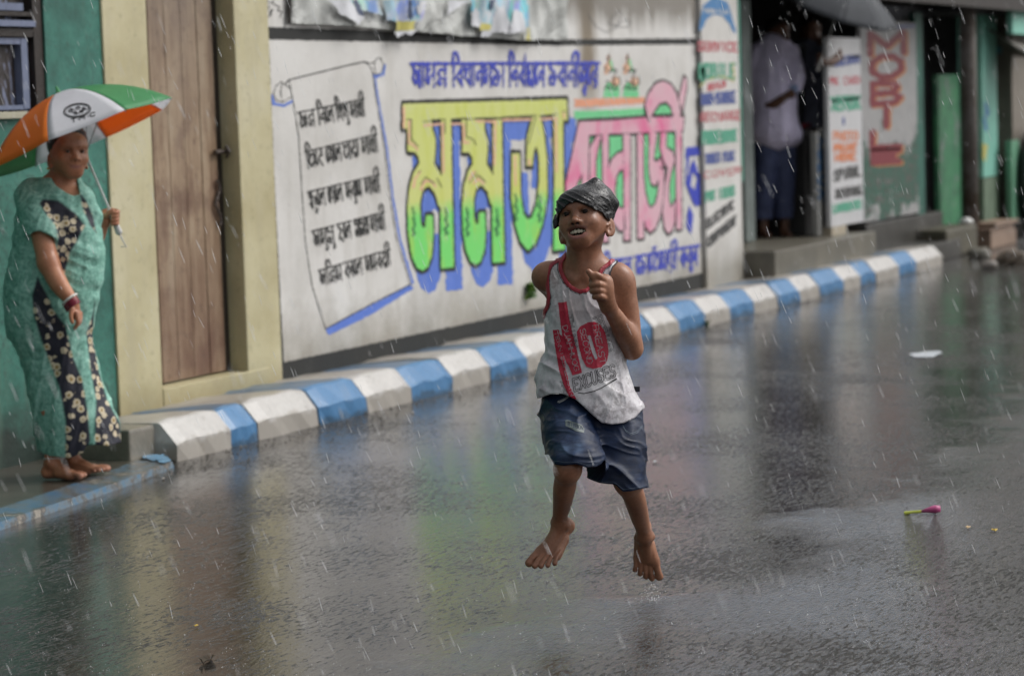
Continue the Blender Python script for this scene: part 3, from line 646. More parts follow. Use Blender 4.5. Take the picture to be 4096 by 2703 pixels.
# the loop of the last sign overlaps the bar: its inner line
F = Field(*bb, 1.5); F.stroke(c4([(712, 300), (722, 350), (738, 385)]), 5); F.stroke(c4([(275, 380), (500, 372), (715, 352)]), 9); F.stroke(c4([(760, 347), (893, 343)]), 9); F.stroke(c4([(815, 690), (835, 700)]), 6); F.stroke(c4([(945, 347), (968, 345)]), 8)
wall_paint('pink_lines', F, PB, mw, YL[7])
# pencil signature
F = Field(2340, 20, 2560, 150, 1.2)
q = lambda pts: [(1900+x/1.742, y/1.742) for x, y in pts]
F.stroke(q([(790, 100), (850, 190), (920, 225), (990, 190), (1030, 90), (1010, 70), (950, 130), (930, 165), (980, 175), (1060, 135), (1090, 150), (1060, 190), (960, 180)]), 2.2)
wall_paint('pencil_scrawl', F, plain('graphite', (.12, .12, .12), .5), mw, YL[2])
F = Field(1050, 0, 1170, 100, 1.2)
r2 = lambda pts: [(1050+x/2.16, y/2.16) for x, y in pts]
for P in ([(10, 160), (60, 140), (90, 80), (60, 100), (80, 130)], [(20, 40), (60, 60), (40, 90), (10, 95)], [(100, 0), (80, 20), (110, 40), (150, 60), (130, 90), (170, 100), (150, 150)], [(50, 0), (30, 20), (70, 25)], [(5, 95), (30, 110)]): F.stroke(r2(P), 3)
wall_paint('scribble', F, PB, mw, YL[2])

# ---- tarpaulin banner nailed along the top, with torn posters
t = NT('banner_vinyl'); f = t.noise(3, 4, .6, dist=1.5); f2 = t.noise(30, 4, .6)
t.set(Base_Color=t.ramp(f, [(.35, (.40, .41, .39)), (.65, (.52, .53, .51))]), Roughness=.38); t.bump(f, .8, .05); VIN = t.m
def banner_mesh(name, polypx, matr, parent, Y, amp=.012, step=5, seed=1, **kw):
    F = Field(min(p[0] for p in polypx)-10, min(p[1] for p in polypx)-10, max(p[0] for p in polypx)+10, max(p[1] for p in polypx)+10, step)
    F.poly(polypx).rough(1.5, 10, seed); V, Fc = F.extract(merge=False)
    P = on_wall(V[:, 0], V[:, 1], Y); fo = np.sin(P[:, 0]*6+P[:, 2]*9)+.6*np.sin(P[:, 0]*15-P[:, 2]*21+1)+.4*np.sin(P[:, 0]*37+P[:, 2]*12)
    P[:, 1] -= amp*(1.8+fo); return mesh(name, P, Fc, matr, parent, smooth=True, **kw)
ban = banner_mesh('banner', [(1160, -60), (1157, 0), (1162, 92), (1400, 105), (1700, 130), (1900, 146), (2050, 160), (2253, 158), (2258, 0), (2262, -60)], VIN, None, YM-.014, seed=3, loc=(14, YM-.02, 1.9))
tag(ban, 'grey vinyl banner nailed along the top of the painted wall', 'banner')
t = NT('torn_poster'); f = t.n('TexVoronoi', {'Vector': t.map((9, 1, 5)), 'Scale': 1.0}).outputs['Color']; nn = t.noise(7, 5, .7)
t.set(Base_Color=t.mix(t.ramp(nn, [(.45, 0), (.60, 1)]), t.mix(.25, (.16, .40, .62), f), (.55, .57, .60)), Roughness=.35); PST = t.m
PW = plain('poster_white', (.60, .61, .64), .35, .12, 12); PYL = plain('poster_yellow', (.55, .50, .14), .4, .3, 15); PNV = plain('poster_navy', (.05, .07, .13), .4)
YB = YM-.045
polys = [([(530, 0), (740, 0), (840, 150), (790, 215), (700, 150), (640, 120), (560, 40)], PW), ([(720, 0), (1000, 0), (1040, 130), (860, 90), (780, 120)], PST), ([(1040, 0), (1400, 0), (1340, 180), (1290, 200), (1150, 190), (1060, 170)], PST), ([(1140, 185), (1300, 180), (1295, 260), (1140, 270)], PYL), ([(1120, 275), (1310, 262), (1270, 305), (1230, 285), (1160, 325)], PW),
         ([(1600, 0), (1790, 0), (1580, 130)], PW), ([(1775, -20), (2275, -20), (2285, 240), (1880, 240), (1800, 210)], PST), ([(1880, 200), (1945, 205), (1945, 262), (1875, 262)], PYL), ([(1790, 90), (1830, 60), (1870, 110), (1870, 240), (1800, 220)], PW), ([(2130, 110), (2170, 75), (2220, 120), (2235, 270), (2110, 290)], PW), ([(1990, 60), (2050, 60), (2110, 190), (2100, 290), (1940, 280)], PW), ([(770, 0), (800, 0), (835, 140), (790, 130)], PNV), ([(1220, 0), (1245, 0), (1290, 170), (1240, 150)], PNV), ([(2255, 240), (2285, 240), (2290, 350), (2245, 345)], PYL), ([(1950, 0), (1975, 0), (1965, 90), (1950, 80)], PNV), ([(700, 110), (760, 100), (800, 190), (720, 170)], PW), ([(1890, 265), (1950, 262), (1960, 310), (1870, 320)], PW), ([(1300, 60), (1340, 0), (1400, 0), (1330, 150)], PW)]
for k, (P, mm) in enumerate(polys):
    banner_mesh('poster', r2(P), mm, ban, YB-.0015*(k % 5)-(.004 if mm is not PST else 0), amp=.010, step=4, seed=20+k)
m = MB(); m.tube([on_wall(1157, y, YM-.02) for y in (-60, 95)], .014, 0, 6); m.build('batten', BRN, ban)
# ================================================================ ADVERT PILLAR
XP0, XP1 = XE+.03, WX(2962, 600, YM-.03)
YP = YM-.035
ap = empty('advert_pillar', (XP0+.4, YP, 0)); tag(ap, 'white pillar covered in painted shop notices beside the dark shop opening', 'pillar')
m = MB(); m.box((XP0, YP, 0), (XP1, YP+.6, 3.0), 0, .01); m.build('masonry', WHITE, ap)
NG = paint('notice_green', (.08, .33, .22), .45); NR = paint('notice_red', (.46, .09, .11), .5); NB = paint('notice_blue', (.06, .09, .28), .35); NK = paint('notice_black', (.05, .05, .05), .25); NA = paint('notice_arch', (.06, .20, .42), .3); NO = paint('notice_orange', (.62, .20, .08), .5)
g1 = lambda x, y: (2750+x/2.6125, y/2.6125); g2 = lambda x, y: (2750+x/2.6125, 550+y/2.6125)
YN = YP-.0015
def ads(name, matr, items, parent, Y, bb, st=1.6, rough=.9):
    groups = []
    for it in items:
        if it[0] in ('C', 'CT') and groups: groups[-1].append(it)
        else: groups.append([it])
    for gi in groups: o = ads1(name, matr, gi, parent, Y, bb, st, rough)
    return o
def ads1(name, matr, items, parent, Y, bb, st, rough):
    xs_ = [p for it in items for p in ((it[1] if it[0] in ('P', 'L', 'C') else [it[2], it[3]]))]; hh = max([it[4] for it in items if it[0] in ('T', 'CT')]+[0])
    bb = (max(bb[0], min(p[0] for p in xs_)-20), max(bb[1], min(p[1] for p in xs_)-20-hh), min(bb[2], max(p[0] for p in xs_)+20), min(bb[3], max(p[1] for p in xs_)+20))
    F = Field(*bb, st)
    for it in items:
        if it[0] == 'T': latin(F, it[1], it[2], it[3], it[4], it[5])
        elif it[0] == 'P': F.poly(it[1])
        elif it[0] == 'C': F.poly(it[1], op='cut')
        elif it[0] == 'CT': latin(F, it[1], it[2], it[3], it[4], it[5], op='cut')
        else: F.stroke(it[1], it[2])
    F.rough(rough, 5, len(items)+7); return wall_paint(name, F, matr, parent, Y)
bbp = (2770, -60, 3000, 1150)
arch = [g1(115, 300), g1(160, 60), g1(280, -40), g1(420, 20), g1(510, 330), g1(490, 350), g1(440, 260), g1(370, 170), g1(280, 150), g1(210, 190), g1(140, 330)]
ads('arch_paint', NA, [('P', arch), ('CT', 'MOBILE', g1(170, 130), g1(430, 140), 14, 4)], ap, YN, bbp)
ads('notice_red', NR, [('T', 'SERVICE', g1(115, 525), g1(520, 535), 34, 8), ('T', 'REPAIR', g1(215, 945), g1(400, 905), 24, 6), ('T', 'RECHARGE', g1(145, 1270), g1(560, 1245), 34, 6), ('T', 'COVER', g2(180, 420), g2(560, 370), 24, 5)], ap, YN, bbp)
ads('notice_green', NG, [('T', 'MOBILE', g1(130, 810), g1(495, 815), 56, 11), ('P', [g1(135, 700), g1(175, 700), g1(190, 850), g1(150, 885)]), ('T', 'PHONE', g1(165, 1500), g1(335, 1490), 48, 11), ('T', 'SERVICE', g1(350, 1490), g1(515, 1465), 44, 9), ('T', 'PUT ITEMS', g2(195, 665), g2(490, 600), 36, 9)], ap, YN, bbp)
ads('notice_yellow', PYL, [('L', [g1(130, 900), g1(200, 845), g1(300, 800), g1(400, 805), g1(490, 850)], 4), ('L', [g1(475, 660), g1(490, 820)], 4)], ap, YN-.001, bbp)
ads('notice_blue', NB, [('T', 'HARD-SERVICE', g1(150, 1095), g1(500, 1065), 42, 9), ('T', 'TUBES PLUS', g2(190, 270), g2(490, 235), 36, 8)], ap, YN, bbp)
ads('notice_black', NK, [('T', 'ELECTRIC', g2(200, 950), g2(480, 740), 34, 9), ('T', 'COMPONENT', g2(215, 1140), g2(505, 900), 34, 9)], ap, YN, bbp)
m = MB(); m.box((XP1+.001, YP-.004, .9), (XP1+.03, YP+.06, 2.9)); m.build('edge_strip', paint('mint_edge', (.07, .30, .22), .3), ap)

# ================================================================ DARK SHOP
XS0, XS1 = XP1+.03, WX(3318, 600)
DK = plain('haze_lifted_plaster', (.085, .085, .088), .7, .35, 4); STEP = plain('shop_step_cement', (.13, .12, .095), .35, .35, 4, .35, 30)  # dark interior colour, raised to stand in for rain haze over the shops
sh = empty('shop', (XS0+1, YW, 0)); tag(sh, 'dark open shop front between the advert pillar and the white notice board', 'shop')
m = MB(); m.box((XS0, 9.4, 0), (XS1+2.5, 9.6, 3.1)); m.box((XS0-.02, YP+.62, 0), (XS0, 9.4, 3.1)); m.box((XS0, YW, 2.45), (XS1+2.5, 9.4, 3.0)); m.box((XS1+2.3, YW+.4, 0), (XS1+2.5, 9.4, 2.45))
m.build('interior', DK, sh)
m = MB(); m.box((XS0, YW-.28, .1), (XS1+.35, 9.4, .37), 0, .012); m.build('step', STEP, sh)
m = MB(); m.box((XS0+.0, YW-.12, 2.42), (XS1+.3, YW+.02, 2.62)); m.build('lintel', DK, sh)
GREY = plain('grey_door_paint', (.16, .19, .18), .5, .3, 5)
m = MB(); x0, x1 = WX(2968, 800, YW+.35), WX(3005, 800, YW+.35); m.box((x0, YW+.32, .38), (x1, YW+.38, 2.3)); m.build('door_leaf', GREY, sh)
# red framed glass counter behind the men
RED = plain('red_frame', (.30, .03, .05), .4, .2); GL = plain('dusty_glass', (.06, .062, .06), .2, .4, 8)
ct = empty('glass_counter', (XS1-.3, YW+.25, .37)); tag(ct, 'red framed glass show case standing in the dark shop opening', 'show case')
ya = YW+.22; xa, xb = WX(3215, 500, ya), WX(3312, 500, ya); za, zb = WZ(3290, 505, ya), WZ(3290, 180, ya)
m = MB(); m.box((xb-.05, ya-.02, za), (xb, ya+.3, zb)); m.box((xa, ya-.022, za-.0), (xb-.05, ya+.02, za+.035)); m.build('frame', RED, ct)
m = MB(); m.box((xa, ya+.025, za+.036), (xb-.052, ya+.28, zb)); m.build('glass', GL, ct)
m = MB(); m.box((xa, ya+.0, .37), (xb, ya+.3, za-.01)); m.build('base', plain('counter_grey', (.075, .075, .075), .5), ct)

# ================================================================ NOTICE BOARDS
WB = plain('board_white', (.52, .52, .53), .45, .12, 3); 
f1 = lambda x, y: (3300+x/1.3066, y/1.3066)
Y1 = YW-.02
xq0, xq1 = WX(3268, 700, Y1), WX(3318, 700, Y1)
xb_ = empty('narrow_sign', (xq0, Y1, .4)); tag(xb_, 'narrow grey sign with blue downward letters beside the shop opening', 'sign')
m = MB(); m.box((xq0, Y1, .38), (xq1-.01, Y1+.05, WZ(3290, 525, Y1))); m.build('board', plain('board_grey', (.26, .26, .25), .5, .25), xb_)
it = []
for k, chh in enumerate('XEROX'[::1]):
    y = 545+k*52; it.append(('T', chh, (3276, y+38), (3308, y+36), 34, 10))
it += [('P', [(3290, 795), (3315, 785), (3320, 900), (3300, 890), (3305, 830)])]
ads('lettering', paint('xerox_blue', (.03, .11, .24), .2), it, xb_, Y1-.0015, (3265, 520, 3325, 920))
it = [('L', [(3312, 540), (3314, 640), (3314, 780)], 5)]
ads('yellow_edge', paint('edge_yellow', (.40, .27, .06), .2), it, xb_, Y1-.003, (3265, 520, 3325, 920))
Y2 = YW-.10
xw0, xw1 = WX(3318, 600, Y2), WX(3452, 600, Y2)
nb_ = empty('notice_board', (xw0, Y2, .0)); tag(nb_, 'tall white notice board with faded coloured lines of writing, foot resting on kerb', 'sign board')
zt, zb1 = WZ(3380, 150, Y2), WZ(3400, 895, Y2)
m = MB(); m.box((xw0, Y2, zb1), (xw1-.01, Y2+.04, zt), 0, .004); m.build('board', WB, nb_)
m = MB(); xc = WX(3345, 900, Y2); m.box((xw0+.02, Y2+.002, .14), (xw0+.42, Y2+.09, zb1-.001)); m.build('leg', plain('board_post', (.33, .29, .22), .6, .3), nb_)
bbn = (3310, 140, 3460, 940)
ads('notice_green', NG, [('T', 'XEROX', f1(35, 575), f1(180, 565), 50, 12), ('P', [f1(35, 520), f1(180, 505), f1(180, 520), f1(35, 535)]), ('T', 'LAMINATION', f1(45, 1110), f1(185, 1085), 30, 9)], nb_, Y2-.0015, bbn)
ads('notice_blue', NB, [('T', 'COLOUR', f1(50, 345), f1(180, 325), 26, 9), ('P', [f1(90, 290), f1(180, 285), f1(180, 300), f1(90, 305)]), ('T', 'I', f1(90, 650), f1(105, 650), 26, 9)], nb_, Y2-.0015, bbn)
ads('notice_orange', NO, [('T', 'PHOTO', f1(45, 735), f1(170, 730), 34, 7), ('T', 'PRINT', f1(50, 790), f1(165, 785), 26, 9), ('T', 'HERE', f1(55, 840), f1(160, 835), 26, 8)], nb_, Y2-.0015, bbn)
ads('notice_black', NK, [('T', 'SPIRAL', f1(50, 945), f1(185, 915), 40, 10), ('T', 'BINDING', f1(60, 1035), f1(190, 1015), 34, 9)], nb_, Y2-.0015, bbn)
ads('notice_red', NR, [('T', 'PVC', f1(30, 440), f1(70, 440), 28, 5), ('T', 'CARD', f1(100, 440), f1(180, 435), 28, 5)], nb_, Y2-.0015, bbn)

# ---- MOBILE board
k1 = lambda x, y: (3400+x/1.306, y/1.306)
Y3 = YW-.03
xm0, xm1 = WX(3452, 600, Y3), WX(3672, 600, Y3)
mo = empty('mobile_sign', (xm0, Y3, .3)); tag(mo, 'grey white board with dark red letters MOBILE painted downwards and torn lower half', 'sign board')
t = NT('torn_board'); z = t.n('SeparateXYZ', {0: t.co}); f = t.noise(3.2, 6, .7); ff = t.noise(12, 6, .7)
zc = t.math('ADD', z.outputs[2], t.math('MULTIPLY', t.math('SUBTRACT', f, .5), 1.5))
g = t.ramp(t.noise(8, 4), [(.3, (.27, .27, .27)), (.7, (.34, .335, .335))])
rust = t.ramp(ff, [(.36, (.03, .025, .02)), (.47, (.02, .12, .08)), (.56, (.05, .04, .035)), (.66, (.22, .23, .22))])
tornm = t.math('MULTIPLY', t.ramp(zc, [(.16, .0), (.2, 1)]), t.ramp(zc, [(.78, 1), (.82, 0)]))
g = t.mix(tornm, g, rust); t.set(Base_Color=g, Roughness=.5)
zmb, zmt = WZ(3560, 870, Y3), WZ(3560, 85, Y3)
m = MB(); m.box((xm0, Y3, zmb), (xm1, Y3+.04, zmt), 0, .004); m.build('board', t.m, mo)
m = MB(); m.box((xm1+.002, Y3+.01, zmb-.3), (WX(3702, 600, Y3), Y3+.06, zmt+.1)); m.build('side_strip', plain('teal_strip', (.02, .11, .08), .5, .4, 4), mo)
itm = []
for chh, ya_, yb_, xa_, xb2 in (('M', 175, 282, 105, 280), ('O', 298, 404, 115, 268), ('B', 436, 544, 120, 262), ('I', 572, 660, 120, 262), ('L', 690, 772, 118, 258), ('E', 792, 848, 122, 256)):
    p, q_ = k1(xa_, yb_), k1(xb2, yb_-8); hgt = (yb_-ya_)/1.306
    itm.append(('T', chh, p, q_, hgt, 25))
def shiftit(its, dx, dy): return [(a, b, (c[0]+dx, c[1]+dy), (d[0]+dx, d[1]+dy), e, f_) for a, b, c, d, e, f_ in its]
ads('letter_shadow', paint('sign_orange', (.46, .20, .06), .2), shiftit(itm, 7, 5), mo, Y3-.0015, (3450, 90, 3680, 700), rough=1.2)
ads('letters', paint('sign_maroon', (.19, .02, .03), .1), itm, mo, Y3-.003, (3450, 90, 3680, 700), rough=1.2)
ads('top_rule', NB, [('P', [k1(130, 138), k1(340, 128), k1(340, 142), k1(130, 152)])], mo, Y3-.0015, (3450, 60, 3680, 140))
# dark plinth under the boards
DRK = plain('wet_dark_stone', (.045, .043, .038), .35, .5, 5, .4, 30)
m = MB(); m.box((WX(3452, 900, Y3), YW-.06, 0), (WX(3760, 900, Y3), YW+.3, zmb-.02), 0, .01); m.box((WX(3452, 900), YW-.34, .0), (WX(3700, 900), YW-.062, .17), 0, .01)
pl_ = m.build('plinth', DRK, loc=(24, YW, 0)); tag(pl_, 'dark wet stone plinth below the MOBILE sign', 'plinth')

# ================================================================ GREEN SHOPS AT THE FAR END
def slab_thing(name, label, cat, xpx0, xpx1, ytop, ybot, Y, depth, matr, yref=600, parts=None, bev=.006):
    x0, x1 = WX(xpx0, yref, Y), WX(xpx1, yref, Y); z1 = WZ((xpx0+xpx1)/2, ytop, Y); z0 = max(0, WZ((xpx0+xpx1)/2, ybot, Y))
    m = MB(); m.box((x0, Y, z0), (x1, Y+depth, z1), 0, bev); o = m.build(name, matr, loc=((x0+x1)/2, Y, z0)); tag(o, label, cat); return o, (x0, x1, z0, z1)
t = NT('green_shutter_paint'); f = t.noise(2.5, 7, .7); f2 = t.noise(1, 5, .6, t.map((14, 14, 2)))
g = t.ramp(f2, [(.3, (.035, .16, .085)), (.6, (.06, .24, .11)), (.8, (.10, .33, .16))]); g = t.mix(t.ramp(f, [(.55, 0), (.58, .9)]), g, (.20, .22, .21)); g = t.mix(t.ramp(t.noise(7, 6, .7), [(.50, 0), (.64, .8)]), g, (.025, .07, .05))
t.set(Base_Color=g, Roughness=.45); GSH = t.m
MINT = plain('mint_paint_wall', (.22, .52, .42), .5, .12, 4); DGR = plain('deep_green', (.018, .085, .065), .5, .35, 5); DIRTG = plain('mossy_wall', (.12, .17, .115), .6, .4, 5)
# back wall of the end row
xA, xB = WX(3700, 600, YW+.35), 34.0
m = MB(); m.box((xA, YW+.55, 0), (xB, YW+.8, 3.0)); m.box((xA, YW-.1, 2.28), (xB-5, YW+.55, 2.34))
er = m.build('end_row_wall', DK, loc=(27, YW+.5, 0)); er.name = 'shop_row'; tag(er, 'dark shop row behind the green shutters at the far end', 'shop')
sg, b_ = slab_thing('shutter', 'patched green shutter with bare grey spots beside the MOBILE sign', 'shutter', 3755, 3842, 297, 925, YW+.12, .05, GSH)
sg2, _ = slab_thing('shutter', 'narrow plain green shutter right of the grey post', 'shutter', 3893, 3930, 300, 900, YW+.14, .05, plain('green_shutter_plain', (.05, .17, .08), .5, .3, 5))
for o in (sg, sg2): o['group'] = 'green shutters of the far shops'
# post
t = NT('old_post_paint'); f = t.noise(3, 6, .7); t.set(Base_Color=t.ramp(f, [(.4, (.10, .075, .055)), (.52, (.18, .16, .145)), (.7, (.26, .25, .24))]), Roughness=.6)
xp = WX(3878, 600, YW-.15); pst = MB(); pst.tube([(xp, YW-.15, 0.1), (xp, YW-.15, 2.0), (xp+.02, YW-.15, 4.6)], [.085, .08, .07], 0, 16); pst.tube([(xp, YW-.15, 0.0), (xp, YW-.15, .12)], [.12, .12], 0, 16)
po = pst.build('utility_post', t.m, loc=(xp, YW-.15, 0), smooth=True); tag(po, 'blotchy grey brown post between the two green shutters', 'post')
mt, _ = slab_thing('mint_pillar', 'bright mint green pillar with small painted blue and orange marks', 'pillar', 3932, 3992, 60, 705, YW-.05, .25, MINT)
F = Field(3930, 380, 4000, 660, 2); F.stroke([(3942, 420), (3950, 450), (3938, 480), (3946, 520)], 16, 10); wall_paint('blue_mark', F.rough(2, 6, 2), NA, mt, YW-.052)
F = Field(3930, 380, 4000, 660, 2); F.poly([(3932, 575), (3950, 578), (3946, 640), (3930, 636)]); wall_paint('orange_mark', F.rough(2, 6, 3), PYL, mt, YW-.052)
lw, _ = slab_thing('pillar_foot', 'mossy green grey block under the mint pillar', 'block', 3932, 3994, 708, 900, YW-.052, .26, DIRTG)
dg, _ = slab_thing('folding_gate', 'dark green folding gate right of the mint pillar', 'gate', 3996, 4058, 150, 880, YW+.1, .05, DGR)
m = MB(); x0, x1 = WX(3996, 600, YW+.1), WX(4058, 600, YW+.1)
for k in range(14): xk = x0+(x1-x0)*(k+.5)/14; m.box((xk-.012, YW+.07, .25), (xk+.012, YW+.098, 2.0))
m.build('slat', DGR, dg)
GRIME = 1
BEI = plain('beige_plaster', (.20, .175, .145), .6, .25, 4)
bg_, _ = slab_thing('beige_wall', 'grey beige plastered pier at the right end of the lane', 'wall', 4052, 4210, 60, 860, YW-.12, .3, BEI)
mg, _ = slab_thing('door_jamb', 'thin pale green jamb in front of the beige pier', 'jamb', 4046, 4078, 560, 890, YW-.2, .06, paint('jamb_green', (.14, .33, .21), .3))
mc, _ = slab_thing('mint_shutter', 'mint green board high up in the far right corner', 'board', 4058, 4230, -200, 140, YW-.35, .06, MINT)
# tarpaulin awning
V = []; Fc = []; xa1, xb1 = WX(3990, 100, YW-.1), WX(4130, 100, YW-.3)
for i in range(13):
    for j in range(9):
        u, v = i/12, j/8; x = xa1-.2+(xb1-xa1)*u*1.2; y = YW-.35+.4*(1-v)-.25*v; zc_ = 2.28-.45*v-.30*u*(1-v)+.03*math.sin(u*15)*v
        V.append((x, y, zc_-.25*(u-.5)**2))
for i in range(12):
    for j in range(8): a = i*9+j; Fc.append((a, a+1, a+10, a+9))
aw = mesh('tarpaulin', V, Fc, plain('old_tarp', (.15, .14, .12), .55, .35, 4), loc=(xa1, YW-.1, 1.9), smooth=True); tag(aw, 'sagging grey brown tarpaulin under the eaves at far right', 'tarpaulin')
sd = aw.modifiers.new('thick', 'SOLIDIFY'); sd.thickness = .01
# eave beam, ochre rag, electric meter with wires
m = MB(); m.box((WX(3440, 0, YW-.4), YW-.42, 2.36), (32, YW+.5, 2.46)); m.box((WX(3440, 0, YW-.4), YW-.44, 2.30), (32, YW-.40, 2.36))
ev = m.build('eaves', BRN, loc=(26, YW-.3, 2.3)); tag(ev, 'dark timber eaves over the far shops', 'roof')
m = MB(); x0_ = WX(4010, 200, YW-.0); m.box((x0_-.12, YW-.02, WZ(4010, 215, YW)), (x0_+.12, YW+.08, WZ(4010, 150, YW)), 0, .01)
me_ = m.build('meter_box', plain('meter_blue', (.10, .26, .33), .4), loc=(x0_, YW, 1.7)); tag(me_, 'small light blue meter box high on the dark green gate', 'meter box')
# stone block with a white bowl
p0 = on_ground(3795, 1065, 0); 
m = MB(); bx0 = WX(3788, 950, 6.25); bx1 = WX(3912, 950, 6.25); ztop = WZ(3850, 905, 6.25); m.box((bx0, 6.25, 0), (bx1, 6.55, ztop), 0, .03)
sb = m.build('stone_block', plain('mossy_stone', (.075, .068, .045), .5, .4, 6, .5, 25), loc=((bx0+bx1)/2, 6.4, 0)); tag(sb, 'mossy brown stone block at the road edge with a white bowl on top', 'block')
xb0 = WX(3888, 900, 6.3); m = MB(); pts = [(xb0, 6.35, ztop), (xb0, 6.35, ztop+.015), (xb0, 6.35, ztop+.05), (xb0, 6.35, ztop+.058)]; m.tube(pts, [.05, .07, .035, .008], 0, 16)
bo = m.build('bowl', plain('white_plastic', (.75, .75, .73), .3, .05), loc=(xb0, 6.35, ztop), smooth=True); tag(bo, 'white plastic bowl upside down on the stone block', 'bowl')
m = MB()
for k in range(2):
    xk = WX(3965+k*10, 1000, 6.2); m.box((xk, 6.2-.02*k, .155+.05*k), (xk+.9, 6.42, .198+.05*k), 0, .006)
m.box((WX(3965, 1000, 6.2), 6.2, 0), (WX(3965, 1000, 6.2)+1.0, 6.45, .15), 0, .01)
pk_ = m.build('timber_stack', plain('orange_plank', (.24, .165, .12), .5, .3), loc=(WX(3965, 1000, 6.2), 6.3, 0)); tag(pk_, 'short stack of orange brown planks lying by the road at far right', 'planks')
for k, (px, py, r) in enumerate(((4010, 958, .05), (3915, 1015, .09), (4055, 1040, .13), (3960, 1060, .07))):
    c0 = on_ground(px, py, 0.03) if py > 1000 else np.array([WX(px, py, 6.25), 6.25, WZ(px, py, 6.25)])
    bm = bmesh.new(); bmesh.ops.create_icosphere(bm, subdivisions=3, radius=r)
    for v in bm.verts: v.co *= 1+.25*math.sin(v.co.x*30+k)+.1*math.cos(v.co.y*50+v.co.z*40); v.co.z *= .6
    me = bpy.data.meshes.new('stone'); bm.to_mesh(me); bm.free()
    o = link('stone', me, plain('rubble_%d' % k, [(.5, .5, .48), (.2, .19, .16), (.16, .13, .1), (.22, .2, .18)][k], .5), None, tuple(c0))
    tag(o, ['small pale stone behind the orange planks', 'grey stone at the foot of the mossy block', 'large brown stone right of the planks', 'small grey stone on the road edge below the planks'][k], 'stone', 'rubble by the far road edge')
# dark scooter like shape cut by the right edge: a covered parked bicycle is not legible, only its dark sack
x0_ = WX(4082, 750, 6.35); bm = bmesh.new(); bmesh.ops.create_icosphere(bm, subdivisions=4, radius=1)
for v in bm.verts:
    n = v.co.copy(); v.co = Vector((n.x*.55+.5, n.y*.16, .55+n.z*.62*(1+.08*math.sin(n.x*9)*math.cos(n.z*7)))); v.co *= 1
me = bpy.data.meshes.new('sack'); bm.to_mesh(me); bm.free(); o = link('sack', me, plain('black_sack', (.02, .02, .022), .4), None, (x0_, 6.3, 0)); tag(o, 'black bulging sack cut off by the right edge of the picture', 'sack')
for p in me.polygons: p.use_smooth = True

# ================================================================ SMALL THINGS ON THE STREET
def leaf(name, label, cat, px, py, L_, W_, rz, matr, group=None, curl=.3, z=.004):
    c0 = on_ground(px, py, z); V = []; Fc = []
    for i in range(7):
        u = i/6; ww = W_*math.sin(math.pi*min(1, u*.92+.06))
        for j in (-1, 0, 1): V.append((L_*(u-.5), ww*j*.5, z*.2+curl*W_*(abs(j)*.5+.15*math.sin(u*6+j))))
    for i in range(6):
        for j in (0, 1): a = i*3+j; Fc.append((a, a+3, a+4, a+1))
    o = mesh(name, V, Fc, matr, None, tuple(c0), smooth=True, world=False); o.rotation_euler = (0, 0, rz); tag(o, label, cat, group)
    s_ = o.modifiers.new('t', 'SOLIDIFY'); s_.thickness = .001; return o
LF = plain('dead_leaf', (.05, .035, .02), .35, .3, 40); YL_ = plain('yellow_petal', (.62, .42, .06), .4, .2, 40); PW2 = plain('wet_paper', (.62, .66, .70), .25, .06, 10)
leaf('leaf', 'dark curled leaf near the bottom of the picture left of centre', 'leaf', 830, 2640, .09, .045, .3, LF, curl=.5)
leaf('leaf', 'dark wet leaf lying by the kerb below the third white block', 'leaf', 1180, 1705, .09, .04, -.2, LF, curl=.4)
leaf('petal', 'cream petal on the wet road right of the pink wrapper', 'petal', 3872, 2108, .035, .02, .2, plain('cream_petal', (.60, .42, .22), .4), 'fallen petals', .4)
leaf('petal', 'yellow petal on the wet road nearest the right edge', 'petal', 3977, 2120, .035, .022, .5, YL_, 'fallen petals', .4)
leaf('petal', 'pale petal on the road right of the boy', 'petal', 2620, 1845, .03, .022, .2, PW2, 'fallen petals', .3)
leaf('leaf', 'tiny ochre leaf on the road left of the running boy', 'leaf', 785, 2500, .02, .014, .2, YL_, None, .3)
F = Field(3600, 1380, 3800, 1440, 2.5); F.poly([(3632, 1418), (3690, 1407), (3760, 1405), (3772, 1412), (3735, 1426), (3670, 1428)]); V, Fc = F.extract(False)
P = on_ground(V[:, 0], V[:, 1], .006); P[:, 2] += .006*np.abs(np.sin(P[:, 0]*14)); o = mesh('paper', P, Fc, PW2, loc=tuple(on_ground(3700, 1415, .006)), smooth=True); tag(o, 'white sheet of wet paper lying flat on the road at right', 'paper')
c0 = on_ground(3700, 2052, .0); rt_ = np.array([R0[0], R0[1], 0]); 
m = MB(); q_ = [c0+rt_*a+np.array([0, 0, z_]) for a, z_ in ((-.015, .008), (.008, .012), (.035, .015), (.055, .016))]; m.tube(q_, [.004, .009, .015, .012], 0, 12)
wpr = m.build('flower', plain('pink_petals', (.42, .07, .20), .35, .3, 50), loc=tuple(c0), smooth=True); tag(wpr, 'fallen pink trumpet flower with a yellow green stem on the road', 'flower')
m = MB(); q_ = [c0+rt_*a+np.array([0, 0, z_]) for a, z_ in ((-.075, .004), (-.045, .007), (-.014, .008))]; m.tube(q_, [.007, .005, .006], 0, 8); m.build('stem', plain('lime_stem', (.45, .50, .06), .4), wpr)
